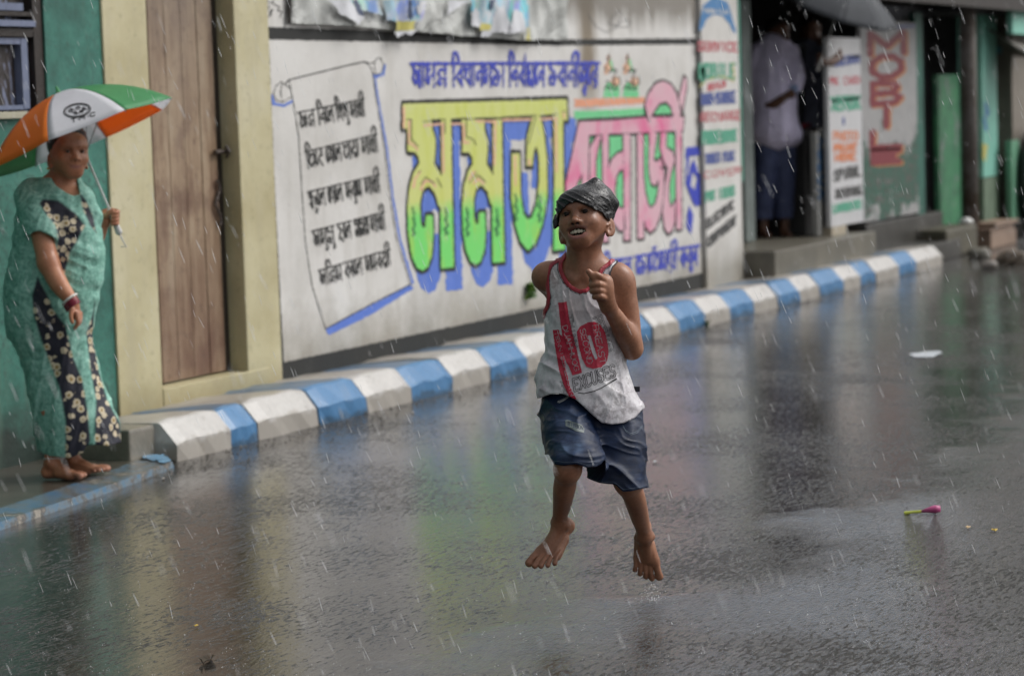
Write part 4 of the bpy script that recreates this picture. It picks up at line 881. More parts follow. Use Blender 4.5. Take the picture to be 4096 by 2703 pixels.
# weeds growing out of the wall and the kerb
def weed(label, base, n, s, nrm, seed):
    g = random.Random(seed); m = MB()
    for i in range(n):
        d = Vector((g.uniform(-1, 1), g.uniform(-1, -.1) if nrm else g.uniform(-1, 1), g.uniform(-.5, 1))).normalized(); L_ = s*g.uniform(.4, 1); wd = L_*.34
        b = Vector(base)+Vector((g.uniform(-1, 1), 0, g.uniform(-1, 1)))*s*.35; sd_ = d.cross(Vector((g.uniform(-1, 1), g.uniform(-1, 1), g.uniform(-1, 1)))).normalized(); up = d.cross(sd_)
        V = [b, b+d*L_*.45+sd_*wd, b+d*L_, b+d*L_*.45-sd_*wd, b+d*L_*.5+up*wd*.35]
        m.add([v[:] for v in V], [(0, 1, 4), (1, 2, 4), (2, 3, 4), (3, 0, 4)], g.choice((0, 0, 1)))
    o = m.build('weed', [plain('weed_leaf', (.05, .13, .02), .4, .4, 60), plain('weed_light', (.16, .26, .04), .4, .3, 60)], loc=tuple(base)); tag(o, label, 'weed', 'weeds in the masonry'); return o
weed('green weed sprouting from the painted wall behind the boy', on_wall(2112, 1165, YM-.01), 60, .075, True, 1)
weed('small weed at the foot of the kerb right of the boy', on_ground(2825, 1297, .01), 30, .05, False, 2)
# ================================================================ implicit-surface modelling (bodies and cloth)
def nrm(v): v = np.asarray(v, float); return v/(np.linalg.norm(v)+1e-12)
_LAT = np.random.default_rng(11).random((64, 64, 64)).astype(np.float32)
def vnoise(P, seed=0):
    q = P+seed*7.31; i = np.floor(q).astype(int); f = q-i; f = f*f*(3-2*f); i &= 63; j = (i+1) & 63; o = 0
    for a in (0, 1):
        for b in (0, 1):
            for c in (0, 1):
                w_ = (f[:, 0] if a else 1-f[:, 0])*(f[:, 1] if b else 1-f[:, 1])*(f[:, 2] if c else 1-f[:, 2])
                o = o+w_*_LAT[(j if a else i)[:, 0], (j if b else i)[:, 1], (j if c else i)[:, 2]]
    return o*2-1
def ridge(P, seed=0): return 1-2*np.abs(vnoise(P, seed))
class SDF:
    """ordered list of primitives blended smoothly; meshed once into ONE continuous surface"""
    def __init__(s): s.ops = []
    def _add(s, fn, c, r, k, op): s.ops.append((fn, np.asarray(c, float), r, k, op)); return s
    def cone(s, a, b, ra, rb, k=.015, op='+'):
        a = np.asarray(a, float); b = np.asarray(b, float); ba = b-a; L2 = ba@ba+1e-12
        def fn(P):
            q_ = P-a; h = np.clip((q_@ba)/L2, 0, 1); q_ -= h[:, None]*ba; return np.sqrt(np.einsum('ij,ij->i', q_, q_))-(ra+(rb-ra)*h)
        return s._add(fn, (a+b)/2, math.sqrt(L2)/2+max(ra, rb), k, op)
    def chain(s, pts, rs, k=.015, op='+'):
        """one limb: a smooth curve through the joints with a smoothly changing radius"""
        P_ = np.array([np.asarray(p, float) for p in pts]); r_ = np.asarray(rs, float); Q = []; q = []
        E = np.vstack([2*P_[0]-P_[1], P_, 2*P_[-1]-P_[-2]]); e = np.r_[2*r_[0]-r_[1], r_, 2*r_[-1]-r_[-2]]
        n = 3 if len(pts) > 2 else 1
        for i in range(len(pts)-1):
            for t in np.arange(n)/n:
                w_ = np.array([-.5*t+t*t-.5*t**3, 1-2.5*t*t+1.5*t**3, .5*t+2*t*t-1.5*t**3, -.5*t*t+.5*t**3]); Q.append(w_@E[i:i+4]); q.append(w_@e[i:i+4])
        Q.append(P_[-1]); q.append(r_[-1]); Q = np.array(Q); q = np.maximum(np.array(q), .0008)
        def fn(P):
            d = None
            for a, b, ra, rb in zip(Q[:-1], Q[1:], q[:-1], q[1:]):
                ba = b-a; q_ = P-a; h = np.clip((q_@ba)/(ba@ba+1e-12), 0, 1); q_ -= h[:, None]*ba; e = np.sqrt(np.einsum('ij,ij->i', q_, q_))-(ra+(rb-ra)*h); d = e if d is None else np.minimum(d, e)
            return d
        c = (Q.min(0)+Q.max(0))/2; return s._add(fn, c, float(np.linalg.norm(Q-c, axis=1).max()+q.max()), k, op)
    def ell(s, c, r, k=.015, op='+', M=None):
        c = np.asarray(c, float); r = np.asarray(r, float)
        def fn(P):
            q = P-c
            if M is not None: q = q@M            # columns of M are the local axes
            k0 = np.linalg.norm(q/r, axis=1); k1 = np.linalg.norm(q/(r*r), axis=1)+1e-9
            return k0*(k0-1)/k1
        return s._add(fn, c, float(max(r)), k, op)
    def fun(s, fn, c, r, k, op='+'): return s._add(fn, c, r, k, op)
    def __call__(s, P, ops=None):
        d = np.full(len(P), 1e3)
        for fn, c, r, k, op in (s.ops if ops is None else ops):
            e = fn(P)
            if op == '+':
                if k <= 0: d = np.minimum(d, e)
                else:
                    h = np.clip(.5+.5*(d-e)/k, 0, 1); d = d*(1-h)+e*h-k*h*(1-h)
            elif op == '-':
                if k <= 0: d = np.maximum(d, -e)
                else:
                    h = np.clip(.5-.5*(d+e)/k, 0, 1); d = d*(1-h)-e*h+k*h*(1-h)
            elif op == '&':
                if k <= 0: d = np.maximum(d, e)
                else:
                    h = np.clip(.5-.5*(e-d)/k, 0, 1); d = e*(1-h)+d*h+k*h*(1-h)
            elif op == 'd': d = d+e
        return d
    def mesh(s, lo, hi, res, margin=.0, post=None):
        lo = np.asarray(lo, float); n = np.ceil((np.asarray(hi)-lo)/res).astype(int)+1; B = 12
        nb = -(-n//B); n = nb*B
        D = np.full(n, 1e3, np.float32)
        hd = B*res*math.sqrt(3)/2; loc = np.stack(np.meshgrid(*[np.arange(B)]*3, indexing='ij'), -1).reshape(-1, 3)*res
        cen = np.stack(np.meshgrid(*[np.arange(k) for k in nb], indexing='ij'), -1).reshape(-1, 3)
        CW = lo+cen*B*res+B*res/2
        dc = s(CW)
        for (ci, cw, d0) in zip(cen, CW, dc):
            sl = tuple(slice(c*B, (c+1)*B) for c in ci)
            if abs(d0) > hd*1.35+.03+margin: D[sl] = 1.0 if d0 > 0 else -1.0; continue
            ops = [o for o in s.ops if o[4] in '&d' or np.linalg.norm(cw-o[1])-o[2] < hd+.05+o[3]]
            P = loc+lo+ci*B*res
            D[sl] = s(P, ops).reshape(B, B, B)
        return surface_net(D, lo, res)
def surface_net(D, lo, res):
    S = D < 0
    c = np.zeros(tuple(k-1 for k in S.shape), np.int8)
    for i in (0, 1):
        for j in (0, 1):
            for k in (0, 1): c += S[i:S.shape[0]-1+i, j:S.shape[1]-1+j, k:S.shape[2]-1+k]
    act = (c > 0) & (c < 8); I = np.argwhere(act); idx = -np.ones(act.shape, np.int32); idx[act] = np.arange(len(I))
    acc = np.zeros((len(I), 3)); cnt = np.zeros(len(I))
    cor = [(i, j, k) for i in (0, 1) for j in (0, 1) for k in (0, 1)]
    vals = {q: D[I[:, 0]+q[0], I[:, 1]+q[1], I[:, 2]+q[2]].astype(float) for q in cor}
    for a in cor:
        for ax in range(3):
            if a[ax] == 1: continue
            b = list(a); b[ax] = 1; b = tuple(b); va, vb = vals[a], vals[b]; m = (va < 0) != (vb < 0)
            t_ = np.where(m, va/(va-vb+1e-20), 0); p = np.tile(np.array(a, float), (len(I), 1)); p[:, ax] = t_
            acc[m] += p[m]; cnt[m] += 1
    V = lo+(I+acc/np.maximum(cnt, 1)[:, None])*res
    Fs = []
    for ax in range(3):
        A = [slice(None)]*3; Bq = [slice(None)]*3; A[ax] = slice(0, -1); Bq[ax] = slice(1, None)
        s0, s1 = S[tuple(A)], S[tuple(Bq)]; E = np.argwhere(s0 != s1)
        u, v = (ax+1) % 3, (ax+2) % 3; E = E[(E[:, u] > 0) & (E[:, v] > 0) & (E[:, u] < S.shape[u]-1) & (E[:, v] < S.shape[v]-1)]
        fl = s0[E[:, 0], E[:, 1], E[:, 2]]
        def g(du, dv):
            q = E.copy(); q[:, u] -= du; q[:, v] -= dv; return idx[q[:, 0], q[:, 1], q[:, 2]]
        Q = np.stack([g(1, 1), g(0, 1), g(0, 0), g(1, 0)], 1); Q[~fl] = Q[~fl][:, ::-1]
        Fs.append(Q[(Q >= 0).all(1)])
    return V, np.concatenate(Fs)
def smooth_verts(V, Fq, it=1, lam=.5, mask=None):
    n = len(V); 
    for _ in range(it):
        acc = np.zeros_like(V); cnt = np.zeros(n)
        for a, b in ((0, 1), (1, 2), (2, 3), (3, 0)):
            np.add.at(acc, Fq[:, a], V[Fq[:, b]]); np.add.at(cnt, Fq[:, a], 1)
            np.add.at(acc, Fq[:, b], V[Fq[:, a]]); np.add.at(cnt, Fq[:, b], 1)
        Nw = V+lam*(acc/np.maximum(cnt, 1)[:, None]-V); V = Nw if mask is None else np.where(mask[:, None], Nw, V)
    return V
def skin_mesh(name, V, Fq, mats, parent, loc, attrs=None, keep=None):
    """keep: vertex mask, faces with any vertex outside are dropped"""
    if keep is not None:
        fm = keep[Fq].all(1); Fq = Fq[fm]; used = np.zeros(len(V), bool); used[Fq.ravel()] = True
        rem = np.cumsum(used)-1; V = V[used]; Fq = rem[Fq]
        attrs = {k: a[used] for k, a in (attrs or {}).items()}
    me = bpy.data.meshes.new(name); base = np.array(loc, float); p = parent
    while p is not None: base = base+np.array(p.location); p = p.parent
    me.from_pydata((V-base).tolist(), [], Fq.tolist()); me.polygons.foreach_set('use_smooth', np.ones(len(me.polygons), bool))
    for k, a in (attrs or {}).items():
        if a.ndim == 1: at = me.attributes.new(k, 'FLOAT', 'POINT'); at.data.foreach_set('value', a.astype(np.float32))
        else: at = me.attributes.new(k, 'FLOAT_COLOR', 'POINT'); at.data.foreach_set('color', np.c_[a, np.ones(len(a))].astype(np.float32).ravel())
    me.update(); return link(name, me, mats, parent, loc)
def near(d, P, fn, tol=.012):
    """evaluate the costly trimming only close to the cloth"""
    m = d < tol; out = d.copy()
    if m.any(): out[m] = np.maximum(d[m], fn(P[m]))
    return out
def attr(t, name, out='Fac'):
    nd = t.n('Attribute'); nd.attribute_name = name; return nd.outputs[out]
def in_poly(X, Y, P):
    ins = np.zeros(len(X), bool); n = len(P)
    for i in range(n):
        a = P[i]; b = P[(i+1) % n]
        if a[1] != b[1]: ins ^= ((a[1] > Y) != (b[1] > Y)) & (X < (b[0]-a[0])*(Y-a[1])/(b[1]-a[1])+a[0])
    return ins
def rot3(yaw, pitch, roll, X, Yf, Z):
    """rows to world: local x -> X, y(forward) -> Yf, z -> Z, then turned about those axes (radians)"""
    cy, sy = math.cos(yaw), math.sin(yaw); cp, sp = math.cos(pitch), math.sin(pitch); cr, sr = math.cos(roll), math.sin(roll)
    A = np.array([[cy, -sy, 0], [sy, cy, 0], [0, 0, 1]]); P = np.array([[1, 0, 0], [0, cp, -sp], [0, sp, cp]]); Q = np.array([[cr, 0, sr], [0, 1, 0], [-sr, 0, cr]])
    return np.array([X, Yf, Z]).T@(Q@A@P)          # columns: world directions of the local axes
class Frame:
    def __init__(s, o, M, sc_=1.0): s.o = np.asarray(o, float); s.M = M; s.k = sc_
    def __call__(s, x, y, z): return s.o+s.M@(np.array([x, y, z])*s.k)
RT = np.array([R0[0], R0[1], 0.0])       # to the right in the picture
BK = -FH                                  # towards the camera
UP = np.array([0, 0, 1.0])

def build_foot(S, F, k=.012, L_=.20, curl=(0, 0, 0, 0, 0), side=1):
    """F: frame at the ankle, x across (big toe at side*-x), y to the toes, z up the shin; sizes for L_=.20"""
    s = L_/.20; f = lambda x, y, z: F(x*s, y*s, z*s)
    S.cone(f(0, -.004, .015), f(0, -.026, -.030), .022*s, .022*s, .012*s)             # heel
    S.cone(f(0, -.022, -.031), f(.006*side, .05, -.036), .020*s, .019*s, .012*s)
    S.cone(f(0, .0, .0), f(-.006*side, .072, -.029), .0225*s, .0145*s, .016*s)       # instep
    S.cone(f(-.020*side, .080, -.038), f(.022*side, .070, -.041), .0150*s, .0120*s, .014*s)
    S.cone(f(-.012*side, .03, -.032), f(-.024*side, .090, -.037), .017*s, .0140*s, .012*s); S.cone(f(.016*side, .02, -.037), f(.028*side, .078, -.042), .015*s, .0100*s, .012*s)
    for sd_ in (-1, 1): S.ell(f(.022*sd_, .0, .004), (.0085*s,)*3, .010*s)            # ankle bones
    for q_ in range(4): S.cone(f((-.016+.012*q_)*side, .02, -.010), f((-.022+.015*q_)*side, .082, -.028), .0035*s, .003*s, .008*s)   # tendons
    toes = [(-.030, .094, .134, .0125), (-.0095, .098, .138, .0088), (.0065, .094, .131, .0082), (.0215, .086, .120, .0078), (.035, .076, .106, .0074)]
    for i, (x, y0, y1, r) in enumerate(toes):
        x *= side; zc = -.037+curl[i]
        S.chain([f(x*.82, y0-.016, -.034), f(x*.98, (y0+y1)/2, -.031+curl[i]*.6), f(x*1.06, y1-.003, zc)], [r*s*.95, r*s*.82, r*s*1.0], .0035*s)
    return toes
# ================================================================ THE BOY
GB = on_ground(2560, 2405, 0); DB = float(GB@FH)
def bp(x, y, d=0.0): return on_depth(x, y, DB+d)
boy_loc = tuple(on_depth(2370, 2405, DB)*np.array([1, 1, 0]))
B = SDF()
# ---- torso and limbs
neck0, neck1 = bp(2336, 1075, -.01), bp(2330, 975, -.02)
sR, sL = bp(2198, 1104, .03), bp(2470, 1112, .0)
B.chain([bp(2336, 1090, 0), bp(2345, 1300, -.005), bp(2358, 1500, .0), bp(2362, 1640, .01)], [.062, .070, .064, .075], .05)
B.cone(bp(2270, 1180, .0), bp(2410, 1190, -.0), .062, .062, .04); B.cone(bp(2285, 1300, .0), bp(2405, 1310, .0), .058, .058, .04)
B.cone(bp(2215, 1100, .02), bp(2465, 1105, .0), .038, .038, .035)
B.cone(bp(2300, 1650, .01), bp(2425, 1660, .01), .075, .075, .03)
B.cone(neck0, neck1, .043, .038, .03); B.cone(bp(2345, 1040, .015), bp(2345, 960, .01), .040, .042, .03)
B.cone(bp(2300, 1060, .0), bp(2235, 1088, .015), .03, .026, .03); B.cone(bp(2375, 1055, .0), bp(2440, 1088, .0), .03, .026, .03)     # trapezius
B.cone(bp(2300, 1118, -.055), bp(2240, 1098, -.02), .010, .009, .018); B.cone(bp(2352, 1120, -.055), bp(2430, 1100, -.03), .010, .009, .018)  # collar bones
B.cone(bp(2318, 1000, -.058), bp(2326, 1100, -.052), .010, .008, .02); B.cone(bp(2365, 985, -.045), bp(2340, 1098, -.052), .011, .008, .02)     # sternomastoids
# his left arm (right in the picture), bent up
eL, wL = bp(2527, 1392, -.02), bp(2432, 1222, -.150)
B.cone(sL, bp(2478, 1135, .0), .042, .043, .02); B.chain([bp(2482, 1125, -.002), bp(2500, 1215, -.006), bp(2518, 1310, -.012), eL], [.042, .0395, .034, .030], .02)
B.chain([eL, bp(2508, 1345, -.055), bp(2470, 1280, -.10), wL], [.031, .0335, .027, .021], .02)
# his right arm swung back
eR, wR = bp(2222, 1165, .21), bp(2290, 1320, .26)
B.cone(sR, bp(2188, 1105, .04), .041, .040, .02); B.chain([bp(2184, 1106, .04), bp(2186, 1125, .12), eR], [.041, .036, .031], .02)
B.chain([eR, bp(2255, 1240, .245), wR], [.030, .028, .020], .02)
# legs
hR, kR, aR = bp(2292, 1690, .0), bp(2272, 1868, -.22), bp(2242, 2098, -.03)
hL, kL, aL = bp(2432, 1700, .0), bp(2508, 1925, -.06), bp(2578, 2145, .10)
B.chain([hR, bp(2276, 1790, -.11), kR], [.066, .052, .037], .03); B.ell(bp(2268, 1880, -.225), (.030, .030, .036), .03)
B.chain([kR, bp(2256, 1950, -.155), bp(2246, 2020, -.085), bp(2236, 2085, -.035)], [.0345, .0325, .026, .0205], .02); B.cone(bp(2268, 1925, -.13), bp(2258, 2010, -.06), .027, .018, .025)
B.chain([hL, bp(2470, 1820, -.05), kL], [.066, .054, .038], .03)
B.chain([kL, bp(2537, 1985, -.02), bp(2562, 2070, .04), bp(2577, 2140, .09)], [.0355, .033, .026, .0205], .02); B.cone(bp(2530, 1985, .02), bp(2552, 2060, .06), .025, .018, .025)
# feet
def foot_frame(ank, toe, shin_up):
    y = nrm(np.asarray(toe)-ank); x = nrm(np.cross(y, shin_up)); z = np.cross(x, y); return Frame(ank, np.array([x, y, z]).T)
FR_ = foot_frame(aR, bp(2122, 2262, -.13), nrm(UP*.5+BK*.9-RT*.4))
FL_ = foot_frame(aL, bp(2601, 2372, .11), nrm(BK*1.0-UP*.25))
build_foot(B, FR_, L_=.212, side=-1, curl=(0, .002, .002, .001, 0)); build_foot(B, FL_, L_=.212, side=1, curl=(-.004, -.004, -.004, -.003, 0))
# hand (his left), a loose fist held in front of the chest, thumb up
h1 = lambda x, y, d: bp(2000+x/2.613, 650+y/2.613, d)
B.cone(wL, h1(1075, 1330, -.165), .021, .024, .02); B.ell(h1(1068, 1300, -.165), (.030, .026, .036), .02)
B.cone(h1(1105, 1240, -.165), h1(1110, 1420, -.160), .019, .018, .02)
for i in range(4):
    y = 1208+i*62; dx = (0, -6, -2, 12)[i]; r = (.0098, .0102, .0096, .0086)[i]
    K = h1(1098+dx*.3, y+22, -.178); P1 = h1(1040+dx, y+(-2, -2, 0, 2)[i], -.206); P2 = h1(968+dx*1.6, y+8, -.196); P3 = h1(985+dx*2, y+16, -.170)
    if i == 0: P1 = h1(1046, 1190, -.200); P2 = h1(985, 1168, -.204); P3 = h1(955, 1225, -.186)
    B.chain([K, P1, P2, P3], [r*1.12, r*1.02, r*.95, r*.82], .0045)
B.chain([h1(1050, 1320, -.170), h1(1000, 1235, -.196), h1(962, 1180, -.205), h1(926, 1135, -.206)], [.015, .0115, .0098, .0082], .006)
# the other hand, loosely closed behind the back
for i in range(4):
    o_ = RT*(.006*i)+UP*(-.014*i); B.chain([wR+RT*.02-UP*.02+o_, wR+RT*.045-UP*.03+o_, wR+RT*.05-UP*.045-BK*.0+o_+BK*.012], [.010, .009, .008], .005)
B.ell(wR+RT*.018-UP*.03, (.026, .022, .034), .015); B.chain([wR-UP*.01+BK*.01, wR+RT*.02-UP*.045+BK*.022], [.010, .008], .006)
# ---- head: a frame turned to the left of the picture, chin lifted, tilted
HC = bp(2333, 873, -.035)
MH = rot3(R(-17), R(17), R(-8), -RT, BK, UP)      # local x = the boy's own left is to the right of the picture: mirrored below
MH = np.array([RT, BK, UP]).T@np.eye(3)
def head_axes(yaw, pitch, roll):
    f = BK; x = RT; z = UP
    f, x = f*math.cos(yaw)-x*math.sin(yaw), x*math.cos(yaw)+f*math.sin(yaw)       # yaw > 0 looks to the left of the picture
    f, z = f*math.cos(pitch)+z*math.sin(pitch), z*math.cos(pitch)-f*math.sin(pitch)
    x, z = x*math.cos(roll)+z*math.sin(roll), z*math.cos(roll)-x*math.sin(roll)  # roll > 0 lifts the right side of the picture
    return np.array([x, f, z]).T
MH = head_axes(R(19), R(15), R(7.5)); H = Frame(HC, MH, 1.0)
def build_head(S, H, k=1.0, smile=1.0, female=False, open_mouth=True, ear=(.0765, 38)):
    M_ = H.M; f = H; s = k
    E_ = lambda c, r, kk=.015, op='+', M2=None: S.ell(f(*(np.array(c)*s)), np.array(r)*s, kk*s, op, M_ if M2 is None else M_@M2)
    C_ = lambda a, b, ra, rb, kk=.015, op='+': S.cone(f(*(np.array(a)*s)), f(*(np.array(b)*s)), ra*s, rb*s, kk*s, op)
    E_((0, -.016, .026), (.0705, .088, .070), 0.0)
    E_((0, .018, -.012), (.062, .066, .066), .03)
    C_((-.044, -.002, -.030), (-.012, .052, -.080), .021, .015, .03); C_((.044, -.002, -.030), (.012, .052, -.080), .021, .015, .03)
    C_((-.012, .058, -.082), (.012, .058, -.082), .0150, .0150, .02)                               # chin
    E_((0, .050, -.052), (.036, .034, .034), .03)                                                   # muzzle
    E_((0, .058, .036), (.050, .026, .030), .03)                                                    # forehead
    for q in (-1, 1):
        E_((.034*q, .050, -.028), (.024, .022, .019), .022)                                        # cheek lifted by the smile
        E_((.030*q, .080, .004), (.0165, .011, .0085), .012, '-')                                  # socket
        C_((.014*q, .077, .0185), (.043*q, .065, .0185), .0075, .0065, .014)                       # brow ridge
        E_((.029*q, .0695, .003), (.0142, .0120, .0106), .003)                                     # lids over the ball
        E_((.0285*q, .0815, -.0002), (.0120, .0085, .0030), .0015, '-')                             # the slit between the lids
        E_((.0125*q, .0835, -.0300), (.0082, .0092, .0074), .006)                                  # nostril wing
    C_((0, .0755, .008), (0, .0885, -.020), .0062, .0085, .010); E_((0, .0935, -.0265), (.0112, .0105, .0092), .007)
    for q in (-1, 1): E_((.0072*q, .0930, -.0360), (.0044, .0062, .0040), .002, '-')
    C_((0, .085, -.036), (0, .0835, -.0435), .004, .004, .006)
    # mouth
    if open_mouth:
        E_((0, .082, -.0565), (.0268, .020, .0100), .003, '-'); E_((0, .084, -.0620), (.019, .02, .0100), .003, '-')
        up = [(-.0310, .0640, -.0515), (-.019, .0760, -.0462), (-.006, .0812, -.0440), (0, .0818, -.0448), (.006, .0812, -.0440), (.019, .0760, -.0462), (.0310, .0640, -.0515)]
        lo = [(-.0310, .0640, -.0515), (-.0205, .0720, -.0655), (-.009, .0765, -.0725), (.009, .0765, -.0725), (.0205, .0720, -.0655), (.0310, .0640, -.0515)]
        S.chain([f(*(np.array(p)*s)) for p in up], [v*s for v in (.0030, .0042, .0046, .0042, .0046, .0042, .0030)], .003*s); S.chain([f(*(np.array(p)*s)) for p in lo], [v*s for v in (.0030, .0046, .0056, .0056, .0046, .0030)], .003*s)
    else:
        up = [(-.024, .0660, -.0520), (-.010, .0790, -.0525), (0, .0800, -.0530), (.010, .0790, -.0525), (.024, .0660, -.0520)]
        S.chain([f(*(np.array(p)*s)) for p in up], [v*s for v in (.003, .005, .0052, .005, .003)], .003*s)
        lo = [(a, b-.001, c-.0085) for a, b, c in up]; lo[0], lo[-1] = up[0], up[-1]
        S.chain([f(*(np.array(p)*s)) for p in lo], [v*s for v in (.003, .0055, .006, .0055, .003)], .003*s)
    # ears
    for q in (-1, 1):
        a = R(ear[1])*q; ex = ear[0]-.0765; Me = np.array([[math.cos(a), -math.sin(a), 0], [math.sin(a), math.cos(a), 0], [0, 0, 1.]])
        E_(((.0765+ex)*q, -.016, -.034), (.0055, .0180, .0300), .006, '+', Me)
        E_(((.0815+ex)*q, -.010, -.029), (.0055, .0125, .0215), .003, '-', Me); C_(((.0775+ex)*q, -.016, -.016), ((.0785+ex)*q, -.012, -.040), .0028, .0030, .003)
        C_((.073*q, .0, -.032), (.077*q, -.008, -.024), .0035, .003, .004); E_((.0710*q, -.004, -.057), (.006, .008, .009), .006)
build_head(B, H, 1.0)
B.cone(H(0, -.03, -.045), neck1, .046, .040, .03)
t0_ = __import__('time').time()
allp = np.array([c for _, c, r, k, o in B.ops]); lo = allp.min(0)-.13; hi = allp.max(0)+.13
V, Fq = B.mesh(lo, hi, .0026)
V = smooth_verts(V, Fq, 1, .35)
# skin colours: lips, soles, palms, lids
loc_h = (V-HC)@MH
def blob(c, r, pw=1.0): return np.clip(1.25-np.linalg.norm((loc_h-np.array(c))/np.array(r), axis=1), 0, 1)**pw
lip = np.clip(blob((0, .078, -.0725), (.024, .016, .0085))+blob((-.020, .074, -.066), (.011, .012, .006))*.8+blob((.020, .074, -.066), (.011, .012, .006))*.8, 0, 1)*2.2
uplip = np.clip(blob((0, .081, -.0448), (.022, .014, .0058))+blob((-.021, .074, -.0475), (.012, .012, .006))+blob((.021, .074, -.0475), (.012, .012, .006)), 0, 1)*2
cav = np.clip(1.3-np.linalg.norm((loc_h-np.array([0, .062, -.058]))/np.array([.027, .017, .013]), axis=1), 0, 1)*3
for q in (-1, 1): cav = np.maximum(cav, np.clip(1.4-np.linalg.norm((loc_h-np.array([.0072*q, .0915, -.0350]))/np.array([.0044, .0055, .0036]), axis=1), 0, 1)*2.5)
lid = np.zeros(len(V))
for q in (-1, 1): lid = np.maximum(lid, blob((.029*q, .077, .0035), (.018, .014, .0085))*1.25)
sole = np.zeros(len(V))
for FF, sd_ in ((FR_, -1), (FL_, 1)):
    q = (V-FF.o)@FF.M; sole = np.maximum(sole, np.clip((-.045-q[:, 2])*120, 0, 1)*(np.linalg.norm(q, axis=1) < .17))
    toes = [(-.030, .134), (-.0095, .138), (.0065, .131), (.0215, .120), (.035, .106)]
    for x, y in toes: sole = np.maximum(sole, .8*np.clip(1.4-np.linalg.norm((q-np.array([x*sd_*1.05, y+.004, -.030]))/np.array([.0062, .006, .005]), axis=1), 0, 1))
for c in (h1(930, 1128, -.206),): sole = np.maximum(sole, np.clip(1.2-np.linalg.norm(V-c, axis=1)/.010, 0, 1))
attrs = {'lip': np.clip(lip, 0, 1), 'uplip': np.clip(uplip, 0, 1), 'cav': np.clip(cav, 0, 1), 'lid': np.clip(lid*1.2, 0, 1), 'sole': sole}
def skin_mat(name, dark, mid, light, sss=.0, rough=.42):
    t = NT(name); f = t.noise(9, 5, .6); f2 = t.noise(120, 3, .6)
    c = t.ramp(t.math('ADD', t.math('MULTIPLY', f, .75), t.math('MULTIPLY', f2, .25)), [(.32, dark), (.5, mid), (.7, light)])
    c = t.mix(t.math('MULTIPLY', attr(t, 'lid'), .7), c, tuple(np.array(dark)*.45)); c = t.mix(attr(t, 'sole'), c, (.36, .17, .11)); c = t.mix(t.math('MULTIPLY', attr(t, 'uplip'), .8), c, (.10, .035, .028)); c = t.mix(t.math('MULTIPLY', attr(t, 'lip'), .85), c, (.30, .125, .105)); c = t.mix(attr(t, 'cav'), c, (.028, .008, .007))
    drops = t.n('TexVoronoi', {'Vector': t.co, 'Scale': 260.0}); dr_ = t.ramp(drops.outputs['Distance'], [(.0, 1), (.25, 0)])
    t.bump(t.math('ADD', t.math('MULTIPLY', f2, .4), t.math('MULTIPLY', dr_, .35)), .16, .002)
    t.set(Base_Color=c, Roughness=t.ramp(f, [(.4, rough-.10), (.6, rough+.08)]), Specular_IOR_Level=.35, Coat_Weight=.13, Coat_Roughness=.08, Subsurface_Weight=sss); t.b.inputs['Subsurface Radius'].default_value = (.012, .004, .002); t.b.inputs['Subsurface Scale'].default_value = .5
    return t.m
SKIN = skin_mat('wet_brown_skin', (.165, .072, .042), (.285, .130, .076), (.40, .20, .120))
boy = empty('person', boy_loc); tag(boy, 'running barefoot boy in wet white tank top, denim shorts and black plastic head wrap', 'person')
body = skin_mesh('body', V, Fq, SKIN, boy, (0, 0, 0), attrs)
print('BODY', len(V), __import__('time').time()-t0_)
# eyes, brows, teeth, hair
EYE = NT('eye'); EYE.set(Base_Color=EYE.mix(attr(EYE, 'iris'), (.36, .31, .28), (.010, .005, .004)), Roughness=.12, Specular_IOR_Level=.25); EYE = EYE.m
for q in (-1, 1):
    bm = bmesh.new(); bmesh.ops.create_icosphere(bm, subdivisions=4, radius=.0112); P = np.array([v.co[:] for v in bm.verts]); Fa = [[v.index for v in f.verts] for f in bm.faces]; bm.free()
    gz = nrm([.10, 1, -.10]); ir = np.clip((P@gz/.0112-.64)*14, 0, 1)
    me_v = HC+(P+np.array([.0285*q, .0685, .0015]))@MH.T
    skin_mesh('eye', me_v, np.array(Fa), EYE, boy, (0, 0, 0), {'iris': ir})
for q in (-1, 1):
    S = SDF(); S.chain([H(*p) for p in ((.0165*q, .0775, .0015), (.0225*q, .0810, .0042), (.0300*q, .0812, .0052), (.0375*q, .0770, .0036), (.0425*q, .0715, .0005))], [.0008, .0015, .0018, .0016, .0009], .001)
    c = H(.029*q, .078, .003); V2, F2 = S.mesh(c-.022, c+.022, .0009); skin_mesh('eyelash', V2, F2, plain('lash_black', (.01, .006, .005), .5), boy, (0, 0, 0))
HAIR = plain('black_hair', (.008, .007, .006), .4, .4, 60, .4, 200)
for q in (-1, 1):
    S = SDF(); pts = [(.010*q, .0845, .0165), (.022*q, .0835, .0215), (.035*q, .0775, .0215), (.046*q, .068, .0170)]; S.chain([H(*p) for p in pts], [.0020, .0030, .0026, .0014], .002)
    c = H(.028*q, .076, .0185); V2, F2 = S.mesh(c-.035, c+.035, .0013); skin_mesh('eyebrow', V2, F2, HAIR, boy, (0, 0, 0))
TEETH = plain('teeth', (.60, .54, .42), .22, .06, 60)
S = SDF()
for i, (x, w_, hh) in enumerate(((-.0205, .0038, .0042), (-.0132, .0044, .0054), (-.0052, .0056, .0066), (.0052, .0056, .0066), (.0132, .0044, .0054), (.0205, .0038, .0042))):
    yy = .0775-18*x*x; S.ell(H(x, yy, -.0552-.0004*abs(i-2.5)), (w_, .0030, hh), .0006, '+', MH)
for x in (-.012, -.006, 0, .006, .012): S.ell(H(x, .0745-18*x*x, -.0685), (.0034, .0026, .0030), .0006, '+', MH)
c = H(0, .072, -.058); V2, F2 = S.mesh(c-.03, c+.03, .0011); skin_mesh('teeth', V2, F2, TEETH, boy, (0, 0, 0))
